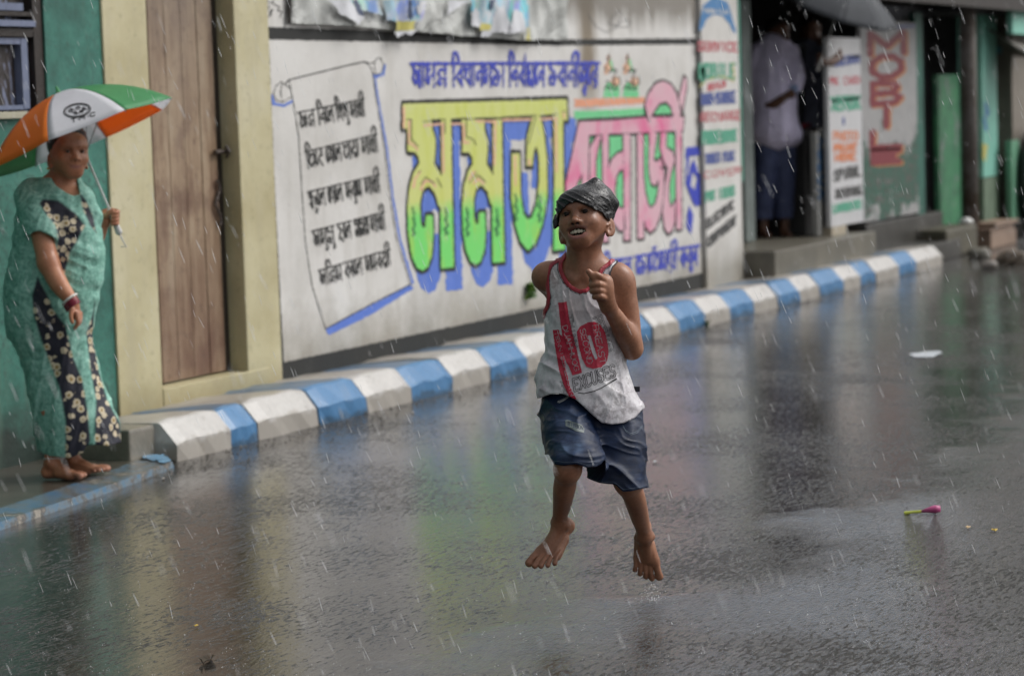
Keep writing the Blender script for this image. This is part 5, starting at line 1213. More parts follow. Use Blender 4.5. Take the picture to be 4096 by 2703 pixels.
# a little hair behind the ears and down the nape
S = SDF(); S.ell(H(0, -.035, .012), (.0745, .078, .070), .0, '+', MH); S.fun(lambda P: ((P-HC)@MH)[:, 1]+.012-.35*(((P-HC)@MH)[:, 2]+.0), HC, 9, .006, '&')
V2, F2 = S.mesh(HC-.12, HC+.12, .0035); skin_mesh('hair', V2, F2, HAIR, boy, (0, 0, 0))

# ---- black plastic bag tied round the head
def fold_noise(P, a, seed=0, n=14, fmin=20, fmax=90):
    g = np.random.default_rng(seed); d = np.zeros(len(P))
    for i in range(n):
        w_ = g.normal(size=3); w_ = nrm(w_)*g.uniform(fmin, fmax); d += np.abs(np.sin(P@w_+g.uniform(0, 6)))*(20/np.linalg.norm(w_))
    return a*(d-d.mean())/(d.std()+1e-9)
HD = SDF(); HD.ell(H(0, -.016, .024), (.0710, .088, .070), 0, '+', MH); HD.ell(H(0, .018, -.012), (.062, .066, .066), .03, '+', MH); HD.ell(H(0, .058, .036), (.050, .026, .030), .03, '+', MH)
def bagbase(P): return HD(P)-.0062
S = SDF(); S.fun(bagbase, HC, 9, 0)
S.cone(bp(2350, 775, -.03), bp(2382, 727, -.02), .030, .005, .03); S.cone(bp(2382, 730, -.02), bp(2425, 775, -.01), .008, .008, .035); S.cone(bp(2425, 775, -.01), bp(2456, 813, .0), .010, .005, .03); S.cone(bp(2400, 800, -.03), bp(2452, 813, .0), .040, .006, .03); S.cone(bp(2450, 815, .0), bp(2436, 868, -.005), .008, .012, .03); S.cone(bp(2400, 830, -.05), bp(2425, 862, -.04), .020, .012, .02)
S.fun(lambda P: HD(P)-.0012, HC, 9, .002, '-')
def cut(P):
    q = (P-HC)@MH; x = q[:, 0]; back = np.clip((.035-q[:, 1])/.09, 0, 1)
    line = .0310-np.where(x > 0, .35*x+1.5*x*x, -.30*x+2.0*x*x)-.030*back
    return line-q[:, 2]
S.fun(cut, HC, 9, .003, '&')
sd0 = np.random.default_rng(5); ww = [(nrm(sd0.normal(size=3)*np.array([1, .4, 1]))*sd0.uniform(35, 140), sd0.uniform(0, 6)) for _ in range(16)]
def bagfold(P):
    q = (P-HC)@MH; u = q[:, 2]*.82+q[:, 0]*.55; v = q[:, 0]*.8-q[:, 2]*.5
    low = np.clip((.080-q[:, 2])/.05, .12, 1)*np.clip((q[:, 1]+.03)/.03, .3, 1)
    Q = np.c_[u*62, v*14, q[:, 1]*18]; Q2 = np.c_[u*150, v*40, q[:, 1]*50]
    return -.0046*(np.maximum(0, ridge(Q, 1))**2-.15)*low-.0018*(np.maximum(0, ridge(Q2, 2))-.2)*low
S.fun(bagfold, HC, 9, 0, 'd')
V2, F2 = S.mesh(HC-.14, HC+.16, .0022)
t = NT('black_plastic'); f = t.noise(40, 5, .65, dist=1.0); f2 = t.noise(170, 3, .6); vv = t.n('TexVoronoi', {'Vector': t.co, 'Scale': 330.0}).outputs['Distance']
t.bump(t.math('ADD', t.math('MULTIPLY', f, .9), t.math('MULTIPLY', t.ramp(vv, [(0, 1), (.3, 0)]), .35)), .9, .005); t.set(Base_Color=t.ramp(f2, [(.4, (.006, .006, .007)), (.7, (.018, .018, .020))]), Roughness=t.ramp(f, [(.4, .14), (.65, .30)]), Specular_IOR_Level=.5)
bag = skin_mesh('head_bag', V2, F2, t.m, boy, (0, 0, 0)); 
S = SDF(); S.cone(H(-.079, .012, .0), H(-.084, .02, -.018), .010, .004, .01); S.cone(H(-.076, .004, .015), H(-.079, .012, -.002), .012, .010, .01); S.fun(bagfold, HC, 9, 0, 'd'); V2, F2 = S.mesh(H(-.08, .01, 0)-.05, H(-.08, .01, 0)+.05, .002); skin_mesh('bag_knot', V2, F2, t.m, boy, (0, 0, 0))
# ---------------------------------------------------------------- tank top and shorts
MPX = DB*4/(FPX*4)/4*1.0           # metres per photo pixel at the boy
def pdist(P, poly, closed=True):
    """signed distance (metres) to a polygon traced in photo pixels, seen along the lens; negative inside"""
    u, v = to_px(P); D = np.full(len(P), 1e4); n = len(poly)
    for i in range(n if closed else n-1):
        d, _ = Field.seg(u, v, poly[i], poly[(i+1) % n]); D = np.minimum(D, d)
    return np.where(in_poly(u, v, poly), -D, D)*MPX
def row(xs, P):
    """interpolate (y_px, cx_px, halfwidth_m, halfdepth_m, d_centre) down a garment"""
    z = P[:, 2]; a = np.array(xs, float); c = np.array([bp(r[1], r[0], r[4]) for r in xs]); zz = c[:, 2]; o = np.argsort(zz)
    cx = np.interp(z, zz[o], (c@RT)[o]); cy = np.interp(z, zz[o], (c@FH)[o]); hw = np.interp(z, zz[o], a[o, 2]); hd = np.interp(z, zz[o], a[o, 3])
    dx = P@RT-cx; dy = P@FH-cy
    return (np.sqrt((dx/hw)**2+(dy/hd)**2)-1)*np.minimum(hw, hd), np.arctan2(dy, dx)
c1 = lambda pts: [(2000+x/2.613, 650+y/2.613) for x, y in pts]; c2 = lambda pts: [(2050+x/1.96, 1100+y/1.96) for x, y in pts]; c3b = lambda pts: [(2000+x/1.844, 1550+y/1.844) for x, y in pts]
TB = SDF()
TB.chain([bp(2336, 1090, 0), bp(2345, 1300, -.005), bp(2345, 1400, 0)], [.066, .076, .08], .05)
TB.cone(bp(2270, 1180, .0), bp(2400, 1190, -.0), .070, .070, .04); TB.cone(bp(2225, 1098, .02), bp(2445, 1100, .0), .040, .040, .035)
TB.cone(bp(2300, 1060, .0), bp(2235, 1088, .015), .034, .031, .03); TB.cone(bp(2375, 1055, .0), bp(2440, 1088, .0), .034, .031, .03)
rows_v = [(1180, 2322, .100, .082, 0), (1250, 2322, .112, .088, 0), (1330, 2332, .116, .092, 0), (1400, 2340, .120, .096, 0), (1450, 2333, .131, .102, 0), (1500, 2331, .139, .108, 0), (1560, 2340, .150, .118, .0), (1620, 2364, .157, .124, .0), (1700, 2374, .160, .128, .0)]
def vfold(P):
    x = (P-bp(2340, 1400))@RT; y = (P-bp(2340, 1400))@FH; z = P[:, 2]-bp(2340, 1400)[2]
    wz = np.clip(.25-z*2.2, .25, 1.1)
    a = x*.97+z*.22+.02*vnoise(np.c_[x, y, z]*14, 3); b = z*.97-x*.22
    d = .0042*wz*np.maximum(0, ridge(np.c_[a*17, y*9, b*4.5], 4))**2+.0034*np.maximum(0, ridge(np.c_[a*42, y*20, b*9], 5))**2
    L_ = np.exp(-((x+.125)/.06)**2-((z+.06)/.075)**2); d += .009*L_*ridge(np.c_[(x*.4+z*.9)*30, y*12, (x*.9-z*.4)*10], 6)
    Rr = np.exp(-((x-.10)/.08)**2-((z+.13)/.07)**2); d += .005*Rr*ridge(np.c_[(x*.7+z*.7)*26, y*12, (x*.7-z*.7)*8], 7)
    return d-.002
def vest_f(P):
    a = TB(P); b, th = row(rows_v, P); zc = np.clip((bp(2340, 1190)[2]-P[:, 2])/.05, 0, 1)
    b = b+.35*np.clip(P[:, 2]-bp(2340, 1230)[2], 0, 1)
    h = np.clip(.5+.5*(a-b)/.03, 0, 1); d = a*(1-h)+b*h-.03*h*(1-h)
    return d-vfold(P)
neckp = c1([(690, 900), (690, 990), (655, 1040), (652, 1110), (680, 1185), (720, 1250), (780, 1300), (840, 1325), (890, 1315), (940, 1275), (1000, 1190), (1060, 1090), (1130, 1035), (1160, 1000), (1160, 900)])
armL = c1([(560, 900), (585, 1010), (530, 1040), (490, 1110), (472, 1200), (478, 1300), (488, 1400), (478, 1490), (440, 1555), (432, 1600), (300, 1700), (200, 1500), (200, 900)])
armR = c1([(1215, 900), (1235, 1040), (1185, 1085), (1158, 1150), (1152, 1230), (1168, 1340), (1190, 1460), (1215, 1560), (1260, 1690), (1300, 1800), (1500, 1850), (1600, 1500), (1500, 900)])
hem = c2([(100, 1300), (150, 960), (215, 962), (300, 930), (380, 925), (440, 945), (500, 975), (560, 1030), (625, 1092), (700, 1155), (780, 1168), (870, 1158), (960, 1115), (1022, 1045), (1200, 1000), (1200, 1400)])
front = lambda P: (P@FH-DB) < .02
def cuts(P):
    n = pdist(P, neckp); n = np.where(front(P), n, n+.045)
    return np.maximum(np.maximum(-n, -pdist(P, armL)), np.maximum(-pdist(P, armR), -pdist(P, hem)))
S = SDF(); S.fun(vest_f, bp(2340, 1350), 9, 0)
def shell(P): d = vest_f(P); return near(np.maximum(d, -d-.013), P, cuts)
S = SDF(); S.fun(shell, bp(2340, 1350), 9, 0)
lo = bp(2340, 1350)+np.array([-.26, -.26, -.30]); hi = bp(2340, 1350)+np.array([.26, .26, .28])
V, Fq = S.mesh(lo, hi, .0030, margin=.03)
t = NT('wet_white_jersey'); f = t.noise(14, 6, .7); f2 = t.noise(60, 5, .72); f3 = t.noise(1, 6, .7, t.map((30, 30, 8)))
g = t.ramp(f, [(.36, (.42, .39, .42)), (.5, (.60, .58, .61)), (.66, (.70, .69, .71))])
g = t.mix(t.math('MULTIPLY', attr(t, 'dirt'), t.ramp(f2, [(.46, 0), (.62, .6)])), g, (.14, .125, .125)); g = t.mix(t.ramp(f3, [(.60, 0), (.72, .35)]), g, (.22, .19, .19))
g = t.mix(t.math('MULTIPLY', attr(t, 'cling'), .45), g, (.30, .17, .14))
t.bump(t.math('ADD', t.math('MULTIPLY', f, .5), t.math('MULTIPLY', t.noise(1, 6, .7, t.map((60, 60, 18))), .5)), .35, .006); t.set(Base_Color=g, Roughness=t.ramp(f2, [(.4, .28), (.6, .5)]), Sheen_Weight=.1, Specular_IOR_Level=.45); JER = t.m
u, v = to_px(V)
dirt = np.clip(np.exp(-((u-2485)/45)**2-((v-1480)/120)**2)*1.2+np.exp(-((u-2200)/35)**2-((v-1200)/90)**2)*.8+.9*np.exp(-((u-2430)/110)**2-((v-1640)/50)**2)+.6*np.exp(-((u-2250)/60)**2-((v-1130)/50)**2)+.25, 0, 1)
cling = np.clip(np.exp(-((u-2215)/30)**2-((v-1110)/60)**2)+.8*np.exp(-((u-2290)/60)**2-((v-1230)/70)**2), 0, 1)
vest = skin_mesh('tank_top', V, Fq, JER, boy, (0, 0, 0), {'dirt': dirt, 'cling': cling})
def trim(name, poly, w_, matr, lo_=0.0, th=.0020, fr=True):
    def tr(P):
        e = pdist(P, poly)
        if fr: e = np.where(front(P), e, e+.045)
        return np.maximum(np.maximum(lo_-e, e-w_), cuts(P)-.001)
    def fn(P): d = vest_f(P); return near(np.maximum(d-th, -d-.010), P, tr)
    S = SDF(); S.fun(fn, bp(2340, 1150), 9, 0); V, Fq = S.mesh(bp(2340, 1200)+np.array([-.22, -.22, -.20]), bp(2340, 1200)+np.array([.22, .22, .17]), .0028, margin=.03)
    if len(Fq): return skin_mesh(name, V, Fq, matr, vest, (0, 0, 0))
t = NT('crimson_rib'); f = t.noise(50, 4, .6); t.bump(t.noise(1, 3, .5, t.map((300, 300, 300))), .3, .002); t.set(Base_Color=t.ramp(f, [(.3, (.22, .010, .022)), (.7, (.42, .022, .045))]), Roughness=.45); RIB = t.m
NAVY = plain('navy_piping', (.012, .012, .020), .45)
trim('neck_trim', neckp, .0125, RIB); trim('neck_piping', neckp, .0160, NAVY, .0125, .0012); trim('armhole_trim', armL, .0115, RIB, fr=False); trim('armhole_piping', armL, .0140, NAVY, .0115, .0012, fr=False)
trim('armhole_piping', armR, .0045, NAVY, fr=False)

# ---- shorts
rows_s = [(1560, 2352, .124, .090, 0.01), (1620, 2362, .130, .096, .01), (1700, 2368, .136, .100, .01)]
SH = SDF()
def pelv(P):
    b, _ = row(rows_s, P); return np.maximum(b, (bp(2360, 1720)[2]-P[:, 2])*.9)
SH.fun(pelv, bp(2360, 1640), 9, .0)
A0, A1 = bp(2280, 1655, .0), bp(2306, 1865, -.195); B0, B1 = bp(2450, 1670, .01), bp(2466, 1960, -.085)
SH.chain([A0, bp(2275, 1730, -.09), bp(2290, 1800, -.15), A1], [.090, .082, .078, .086], .035); SH.chain([B0, bp(2468, 1770, -.04), bp(2468, 1860, -.07), B1], [.090, .086, .086, .092], .035)
def sfold(P):
    x = (P-bp(2360, 1750))@RT; y = (P-bp(2360, 1750))@FH; z = P[:, 2]-bp(2360, 1750)[2]
    a = z+.25*x+.02*vnoise(np.c_[x, y, z]*12, 8); b = x
    d = .0075*np.maximum(0, ridge(np.c_[a*19, y*6, b*7], 9))**2+.0032*np.maximum(0, ridge(np.c_[a*44, y*16, b*15], 10))**2+.003*vnoise(np.c_[x, y, z]*22, 11)
    cr = np.exp(-((x-.0)/.045)**2)*np.exp(-((z+.0)/.10)**2); d += .006*cr*ridge(np.c_[(x+z*.5)*30, y*8, z*5], 12)
    return d-.003
hemA = c3b([(150, 500), (340, 492), (362, 488), (372, 520), (398, 562), (470, 572), (560, 560), (640, 586), (705, 582), (745, 560), (778, 520), (778, 700), (778, 1100), (150, 1100)])
hemB = c3b([(560, 640), (624, 640), (650, 668), (735, 700), (850, 712), (905, 764), (960, 762), (1066, 738), (1150, 730), (1150, 1100), (560, 1100)])
topc = c2([(100, 500), (1200, 500), (1200, 930), (1000, 930), (205, 930), (100, 930)])
ax_ = lambda P: (P-A1)@nrm(A1-A0)
def shorts(P):
    d = SH(P)-sfold(P); c = near(np.maximum(d, -d-.014), P, lambda Q: -pdist(Q, topc))
    # which leg a point belongs to decides which hem line trims it
    return near(c, P, lambda Q: np.where(SDFa(Q) < SDFb(Q), -pdist(Q, hemA), -pdist(Q, hemB)))
Sa = SDF(); Sa.chain([A0, bp(2275, 1730, -.09), bp(2290, 1800, -.15), A1], [.090, .082, .078, .086], 0); Sb = SDF(); Sb.chain([B0, bp(2468, 1770, -.04), bp(2468, 1860, -.07), B1], [.090, .086, .086, .092], 0)
SDFa = lambda P: Sa(P); SDFb = lambda P: Sb(P)
S = SDF(); S.fun(shorts, bp(2360, 1750), 9, 0)
V, Fq = S.mesh(bp(2360, 1750)+np.array([-.34, -.34, -.24]), bp(2360, 1750)+np.array([.28, .28, .20]), .0032, margin=.03)
t = NT('wet_denim'); f = t.noise(16, 6, .7); f2 = t.noise(1, 3, .6, t.map((500, 500, 500))); f3 = t.noise(1, 5, .65, t.map((18, 18, 60)))
g = t.ramp(t.math('ADD', t.math('MULTIPLY', f, .7), t.math('MULTIPLY', f3, .3)), [(.34, (.004, .007, .019)), (.55, (.008, .018, .050)), (.72, (.018, .040, .10))])
g = t.mix(t.math('MULTIPLY', attr(t, 'fade'), t.ramp(f3, [(.35, .2), (.6, 1)])), g, (.11, .17, .28)); t.bump(t.math('ADD', f2, t.math('MULTIPLY', f3, 1.5)), .3, .003); t.set(Base_Color=g, Roughness=t.ramp(f, [(.4, .30), (.6, .50)]), Specular_IOR_Level=.28); DEN = t.m
u, v = to_px(V); fade = np.clip(np.exp(-((u-2258)/26)**2-((v-1792)/30)**2)*.7+np.exp(-((u-2313)/22)**2-((v-1780)/30)**2)*.9+.35*np.exp(-((u-2270)/50)**2-((v-1680)/50)**2)+.25*np.exp(-((u-2380)/30)**2-((v-1850)/18)**2), 0, 1)
sho = skin_mesh('shorts', V, Fq, DEN, boy, (0, 0, 0), {'fade': fade})
# ---- printing laid on the cloth
def bvh_of(o):
    base = Vector((0, 0, 0)); p = o
    while p is not None: base += p.location; p = p.parent
    me = o.data; return BVHTree.FromPolygons([tuple(v.co+base) for v in me.vertices], [tuple(p.vertices) for p in me.polygons])
def decal(name, F, matr, parent, bv, off=.0011):
    V, Fc = F.extract(merge=False)
    if not len(V): return
    D = ray(V[:, 0], V[:, 1]); P = np.zeros((len(V), 3)); ok = np.zeros(len(V), bool)
    for i, d in enumerate(D):
        d = d/np.linalg.norm(d); h = bv.ray_cast(Vector(CAM.tolist()), Vector(d.tolist()))
        if h[0] is not None: n_ = np.array(h[1]); n_ = n_ if n_@d < 0 else -n_; P[i] = np.array(h[0])-d*off*.5+n_*off*.6; ok[i] = True
    Fc = [f for f in Fc if all(ok[list(f)])]; used = sorted({i for f in Fc for i in f}); rm = {a: b for b, a in enumerate(used)}
    return mesh(name, P[used], [tuple(rm[i] for i in f) for f in Fc], matr, parent, smooth=True)
bv = bvh_of(vest)
t = NT('crimson_print'); f = t.noise(90, 4, .7); t.set(Base_Color=t.ramp(f, [(.3, (.34, .010, .03)), (.6, (.52, .02, .06))]), Roughness=.4); PRR = t.m
PRK = plain('black_print', (.02, .02, .022), .4, .3, 60)
def down_text(F, txt, a, b, w_, lw, op='cut', rtl=False):
    """letters turned on their side, running from a to b"""
    a = np.array(a); b = np.array(b); d = nrm(b-a); up = np.array([d[1], -d[0]])*w_; latin(F, txt, tuple(a-up/2), tuple(b-up/2), 0, lw, .25, op, up=tuple(up))
F = Field(2180, 1180, 2480, 1620, 1.0)
F.poly(c2([(358, 216), (425, 206), (443, 330), (470, 450), (508, 600), (545, 762), (470, 782), (432, 690), (402, 560), (378, 380)]))
F.poly(c2([(317, 428), (366, 425), (380, 520), (418, 720), (452, 880), (502, 968), (455, 972), (402, 862), (365, 740), (335, 560)]))
F.poly(c2([(362, 455), (385, 470), (430, 620), (455, 720), (425, 690), (390, 590)]))
F.poly(c2([(503, 440), (530, 400), (590, 368), (640, 362), (690, 388), (727, 450), (747, 540), (752, 610), (737, 680), (692, 720), (632, 731), (578, 715), (545, 650), (518, 550)]))
F.poly(c2([(592, 470), (612, 470), (640, 560), (668, 650), (648, 660), (622, 600), (600, 530)]), op='cut')
down_text(F, 'DUAHHUOG', *c2([(410, 395), (505, 745)]), 19, 2.8); down_text(F, 'TENNISSHESSIN', *c2([(342, 440), (470, 940)]), 13, 2.2)
down_text(F, 'SECOND', *c2([(548, 420), (610, 690)]), 22, 2.8); down_text(F, 'BREAST', *c2([(650, 390), (712, 690)]), 24, 2.8)
F.rough(.55, 2, 21)
decal('crimson_print', F, PRR, vest, bv)
def outl(F, G, w1, w2):
    F.d = np.maximum(F.d, -G.d); return F
F = Field(2180, 1180, 2480, 1620, .9); G = Field(2180, 1180, 2480, 1620, .9)
p0, p1 = c2([(488, 905), (808, 790)])
for K, w_ in ((F, 9), (G, 4.6)): latin(K, 'EXCUSES', p0, p1, 46, w_, .42, up=(-7, -47))
outl(F, G, 0, 0); decal('slogan_print', F, PRK, vest, bv, .0013)
F = Field(2300, 1490, 2480, 1590, .9); F.stroke(c2([(515, 918), (560, 925), (640, 906), (700, 880), (755, 845), (812, 812)]), 3.4); F.stroke(c2([(745, 852), (812, 812)]), 6); decal('underline_print', F, PRK, vest, bv, .0013)
for txt, pa, pb, w1, lw in (('PERIOD', (665, 325), (760, 590), 34, 1), ('THINK', (455, 310), (492, 560), 14, .8), ('AND', (385, 830), (420, 930), 10, .7)):
    G = Field(2180, 1180, 2480, 1620, .9); K = Field(2180, 1180, 2480, 1620, .9)
    for Q, w_ in ((G, 7), (K, 3.8)): down_text(Q, txt, *c2([pa, pb]), w1, w_*lw, 'min')
    G.d = np.maximum(G.d, -K.d)
    G.poly(c2([(503, 440), (530, 400), (590, 368), (640, 362), (690, 388), (727, 450), (747, 540), (752, 610), (737, 680), (692, 720), (632, 731), (578, 715), (545, 650), (518, 550)]), op='cut')
    decal('word_print', G, PRK, vest, bv, .0013)
# side tag, hem stitching
m = MB(); P0 = bp(2530, 1555, -.01); m.box(P0-np.array([.0, .002, .008]), P0+np.array([.022, .002, .008])); m.V = [tuple(P0+RT*(np.array(v)-P0)[0]+np.array([0, 0, (np.array(v)-P0)[2]])+BK*(np.array(v)-P0)[1]) for v in m.V]; m.build('side_tag', NAVY, vest)
bs_ = bvh_of(sho)
F = Field(2250, 1660, 2360, 1740, .9); F.poly(c3b([(482, 238), (498, 234), (520, 242), (600, 270), (622, 300), (618, 330), (560, 318), (500, 285), (484, 280)])); G = Field(2250, 1660, 2360, 1740, .9); latin(G, 'BIBBON', *c3b([(502, 278), (612, 312)]), 16, 2.4); F.d = np.maximum(F.d, -G.d); decal('patch', F, plain('patch_grey', (.12, .15, .15), .5, .3, 60), sho, bs_)
THR = plain('pale_thread', (.13, .17, .22), .5)
for P_, w_ in (([(905, 270), (925, 310), (965, 335), (1010, 318), (1050, 278)], 1.5), ([(905, 282), (930, 322), (966, 346), (1012, 330), (1048, 290)], 1.2), ([(395, 535), (480, 548), (560, 545), (640, 566), (700, 560)], 1.1), ([(650, 655), (740, 690), (850, 698), (910, 748), (1055, 726)], 1.1)):
    F = Field(2200, 1550, 2600, 1980, 1.1); F.stroke(c3b(P_), w_); decal('stitching', F, THR, sho, bs_)
F = Field(2170, 1550, 2290, 1620, 1.0); F.stroke(c3b([(435, 105), (470, 88), (505, 62), (512, 50)]), 9); G = Field(2170, 1550, 2290, 1620, 1.0)
for k in range(9): G.stroke(c3b([(432+k*10, 112-k*6), (446+k*10, 82-k*6)]), 2.2)
F.d = np.maximum(F.d, -G.d); decal('drawstring', F, plain('cord_white', (.5, .5, .5), .5), sho, bs_, .003)
# ================================================================ UMBRELLAS
def make_umbrella(name, apex, foot, R_, H_, th0, cols, tilt=0.0, hang=None, white=None):
    apex = np.asarray(apex, float); foot = np.asarray(foot, float); A = nrm(apex-foot); U_ = nrm(RT-(RT@A)*A); W_ = np.cross(U_, A)
    if W_@BK < 0: W_ = -W_
    root = empty(name, tuple(foot)); panels = []
    def pt(r, th, off=0):
        k = (th-th0) % (math.pi/4); dl = k-math.pi/8; q = r/R_
        re = r*(math.cos(math.pi/8)/math.cos(dl)*.55+.45*(1-.075*q*(1-(dl/(math.pi/8))**2)))
        hh = H_*(.80*q**1.7+.20*q**4)+.004*q*(1-(dl/(math.pi/8))**2)
        return apex-A*(hh+off)+re*(U_*math.sin(th)+W_*math.cos(th))
    nr, na = 14, 10
    for p in range(8):
        V = []; Fc = []
        for i in range(nr+1):
            for j in range(na+1): V.append(pt(max(.004, R_*i/nr), th0+math.pi/4*(j/na)*.9995+1e-5))
        for i in range(nr):
            for j in range(na): a = i*(na+1)+j; Fc.append((a, a+1, a+na+2, a+na+1))
        o = mesh('canopy_panel', V, Fc, cols[p % len(cols)], root, smooth=True); th0_ = th0; sd = o.modifiers.new('t', 'SOLIDIFY'); sd.thickness = .0012; panels.append(o); th0 = th0_
        # step to the next panel
        def pt2(f): return f
        th0s = th0+math.pi/4
        th0 = th0s
    th0 -= 2*math.pi
    met = plain('umbrella_steel', (.30, .31, .32), .3, .1); m_h = plain('handle_white', (.55, .55, .53), .4, .1)
    for p in range(8):
        m = MB(); m.tube([pt(R_*k/10*.995+.004, th0+math.pi/4*p+1e-4, .006) for k in range(11)], .0016, 0, 5); m.build('rib', met, root)
        m = MB(); m.tube([apex-A*H_*1.35, pt(R_*.5, th0+math.pi/4*p+1e-4, .006)], .0014, 0, 5); m.build('strut', met, root)
    m = MB(); m.tube([apex+A*.012, foot], .0052, 0, 10); m.build('shaft', plain('shaft_white', (.52, .53, .52), .3, .08), root)
    m = MB(); m.tube([apex-A*.004, apex+A*.012, apex+A*.03], [.012, .008, .004], 0, 10); m.build('tip', hang or met, root)
    m = MB(); m.tube([foot+A*.07, foot+A*.05, foot, foot-A*.035, foot-A*.045], [.009, .0135, .0125, .015, .010], 0, 14); m.build('handle', m_h, root, smooth=True)
    return root, panels, A

# ================================================================ THE WOMAN
DW = float(on_ground(262, 1905, .034)@FH)
def wp(x, y, d=0.0): return on_depth(x, y, DW+d)
WPX = DW/(FPX*4)
wloc = wp(262, 1905); wloc[2] = .034
wo = empty('person', tuple(wloc)); tag(wo, 'barefoot woman in long green dress with floral panels standing on the slab', 'person')
B = SDF(); wk = 1.07
HCW = wp(276, 608, -.05); MW = head_axes(R(-27), R(2), R(-3)); HW = Frame(HCW, MW)
B.chain([wp(215, 900, 0), wp(225, 800, 0), wp(238, 760, 0)], [.10, .10, .08], .04)
B.cone(wp(130, 775, .02), wp(320, 790, -.02), .05, .05, .04); B.cone(wp(235, 760, -.0), HW(0, -.03, -.06), .052, .047, .03)
B.cone(wp(238, 745, 0), wp(160, 760, .01), .035, .03, .03)
B.chain([wp(146, 806, -.05), wp(168, 925, -.12), wp(193, 1050, -.165)], [.044, .048, .042], .02); B.chain([wp(193, 1050, -.165), wp(236, 1135, -.19), wp(286, 1200, -.20)], [.043, .038, .026], .02)
# hanging hand
B.ell(wp(300, 1240, -.20), (.024, .020, .040), .02)
for i in range(4): B.chain([wp(306+i*5, 1250, -.225+.014*i), wp(311+i*3, 1285, -.225+.014*i), wp(300+i*2, 1312-i*3, -.215+.013*i)], [.0095, .0088, .0075], .004)
B.chain([wp(288, 1235, -.225), wp(284, 1265, -.235), wp(290, 1288, -.235)], [.011, .0095, .008], .004)
# hand on the umbrella
HF, HA = wp(463, 897, .06), wp(236, 372, .085)
B.chain([wp(330, 960, .06), wp(372, 965, .07), wp(398, 925, .07), wp(410, 890, .07)], [.040, .036, .030, .025], .02); B.ell(wp(422, 868, .07), (.026, .022, .036), .02)
for i in range(4):
    y = 842+i*15; B.chain([wp(424, y, .088), wp(448, y-3, .088), wp(472-i*1, y+2, .066), wp(466, y+6, .040), wp(448, y+9, .034)], [.0095, .0092, .0088, .0082, .0072], .0035)
B.chain([wp(420, 868, .050), wp(434, 850, .034), wp(450, 838, .034)], [.0105, .0092, .008], .004)
build_head(B, HW, wk, open_mouth=False, ear=(.0715, 14))
B.cone(HW(0, -.03, -.05), wp(238, 735, 0), .050, .048, .03)
# ankles and feet
def flat_foot(px, d, yaw, L_, side):
    a = wp(px, 1880, d); a[2] = .034+.056*L_/.20
    y = nrm(RT*math.cos(yaw)+BK*math.sin(yaw)); z = UP; x = np.cross(y, z); return Frame(a, np.array([x, y, z]).T)
FW1, FW2 = flat_foot(212, -.06, R(20), .225, -1), flat_foot(292, .07, R(12), .215, 1)
build_foot(B, FW1, L_=.225, side=-1); build_foot(B, FW2, L_=.215, side=1)
for FF, q in ((FW1, .0), (FW2, 0)): B.chain([FF(0, 0, .01), FF(0, -.006, .10), FF(0, -.0, .22)], [.028, .030, .045], .02)
P_ = np.array([c for _, c, r, k, o in B.ops])
V, Fq = B.mesh(P_.min(0)-.16, P_.max(0)+.16, .0036); V = smooth_verts(V, Fq, 1, .3)
lh = (V-HCW)@MW/wk
bl = lambda c, r: np.clip(1.25-np.linalg.norm((lh-np.array(c))/np.array(r), axis=1), 0, 1)
lip = np.clip(2*bl((0, .079, -.0585), (.022, .014, .008)), 0, 1); lid = np.maximum(bl((.029, .077, .0045), (.018, .014, .010)), bl((-.029, .077, .0045), (.018, .014, .010)))
sole = np.zeros(len(V))
for FF in (FW1, FW2):
    q = (V-FF.o)@FF.M; sole = np.maximum(sole, np.clip((-.040-q[:, 2])*90, 0, 1)*.9*(np.linalg.norm(q, axis=1) < .2)); sole = np.maximum(sole, np.clip((q[:, 1]-.115)*60, 0, .8)*(np.linalg.norm(q, axis=1) < .2))
SKW = skin_mat('warm_brown_skin', (.26, .105, .055), (.44, .19, .105), (.56, .28, .16))
skin_mesh('body', V, Fq, SKW, wo, (0, 0, 0), {'lip': lip, 'uplip': np.clip(2.2-1.6*np.hypot(lh[:, 0]/.024, (lh[:, 2]+.0570+.006*(lh[:, 0]/.024)**2*-1)/.0030), 0, 1)*(lh[:, 1] > .05), 'cav': lip*0, 'lid': lid, 'sole': np.clip(sole, 0, 1)})
for q in (-1, 1):
    bm = bmesh.new(); bmesh.ops.create_icosphere(bm, subdivisions=3, radius=.0112*wk); P = np.array([v.co[:] for v in bm.verts]); Fa = [[v.index for v in f.verts] for f in bm.faces]; bm.free()
    gz = nrm([-.25, 1, -.0]); ir = np.clip((P@gz/.0112/wk-.74)*14, 0, 1); skin_mesh('eye', HCW+(P+np.array([.0285*q, .0685, .0015])*wk)@MW.T, np.array(Fa), EYE, wo, (0, 0, 0), {'iris': ir})
    S = SDF(); pts = [(.010*q, .0845, .0195), (.022*q, .0835, .0245), (.035*q, .0775, .0245), (.046*q, .068, .0190)]; S.chain([HW(*(np.array(p)*wk)) for p in pts], [.0024, .0036, .0030, .0016], .002)
    c = HW(.031*q, .085, .022); V2, F2 = S.mesh(c-.035, c+.035, .0018); skin_mesh('eyebrow', V2, F2, HAIR, wo, (0, 0, 0))
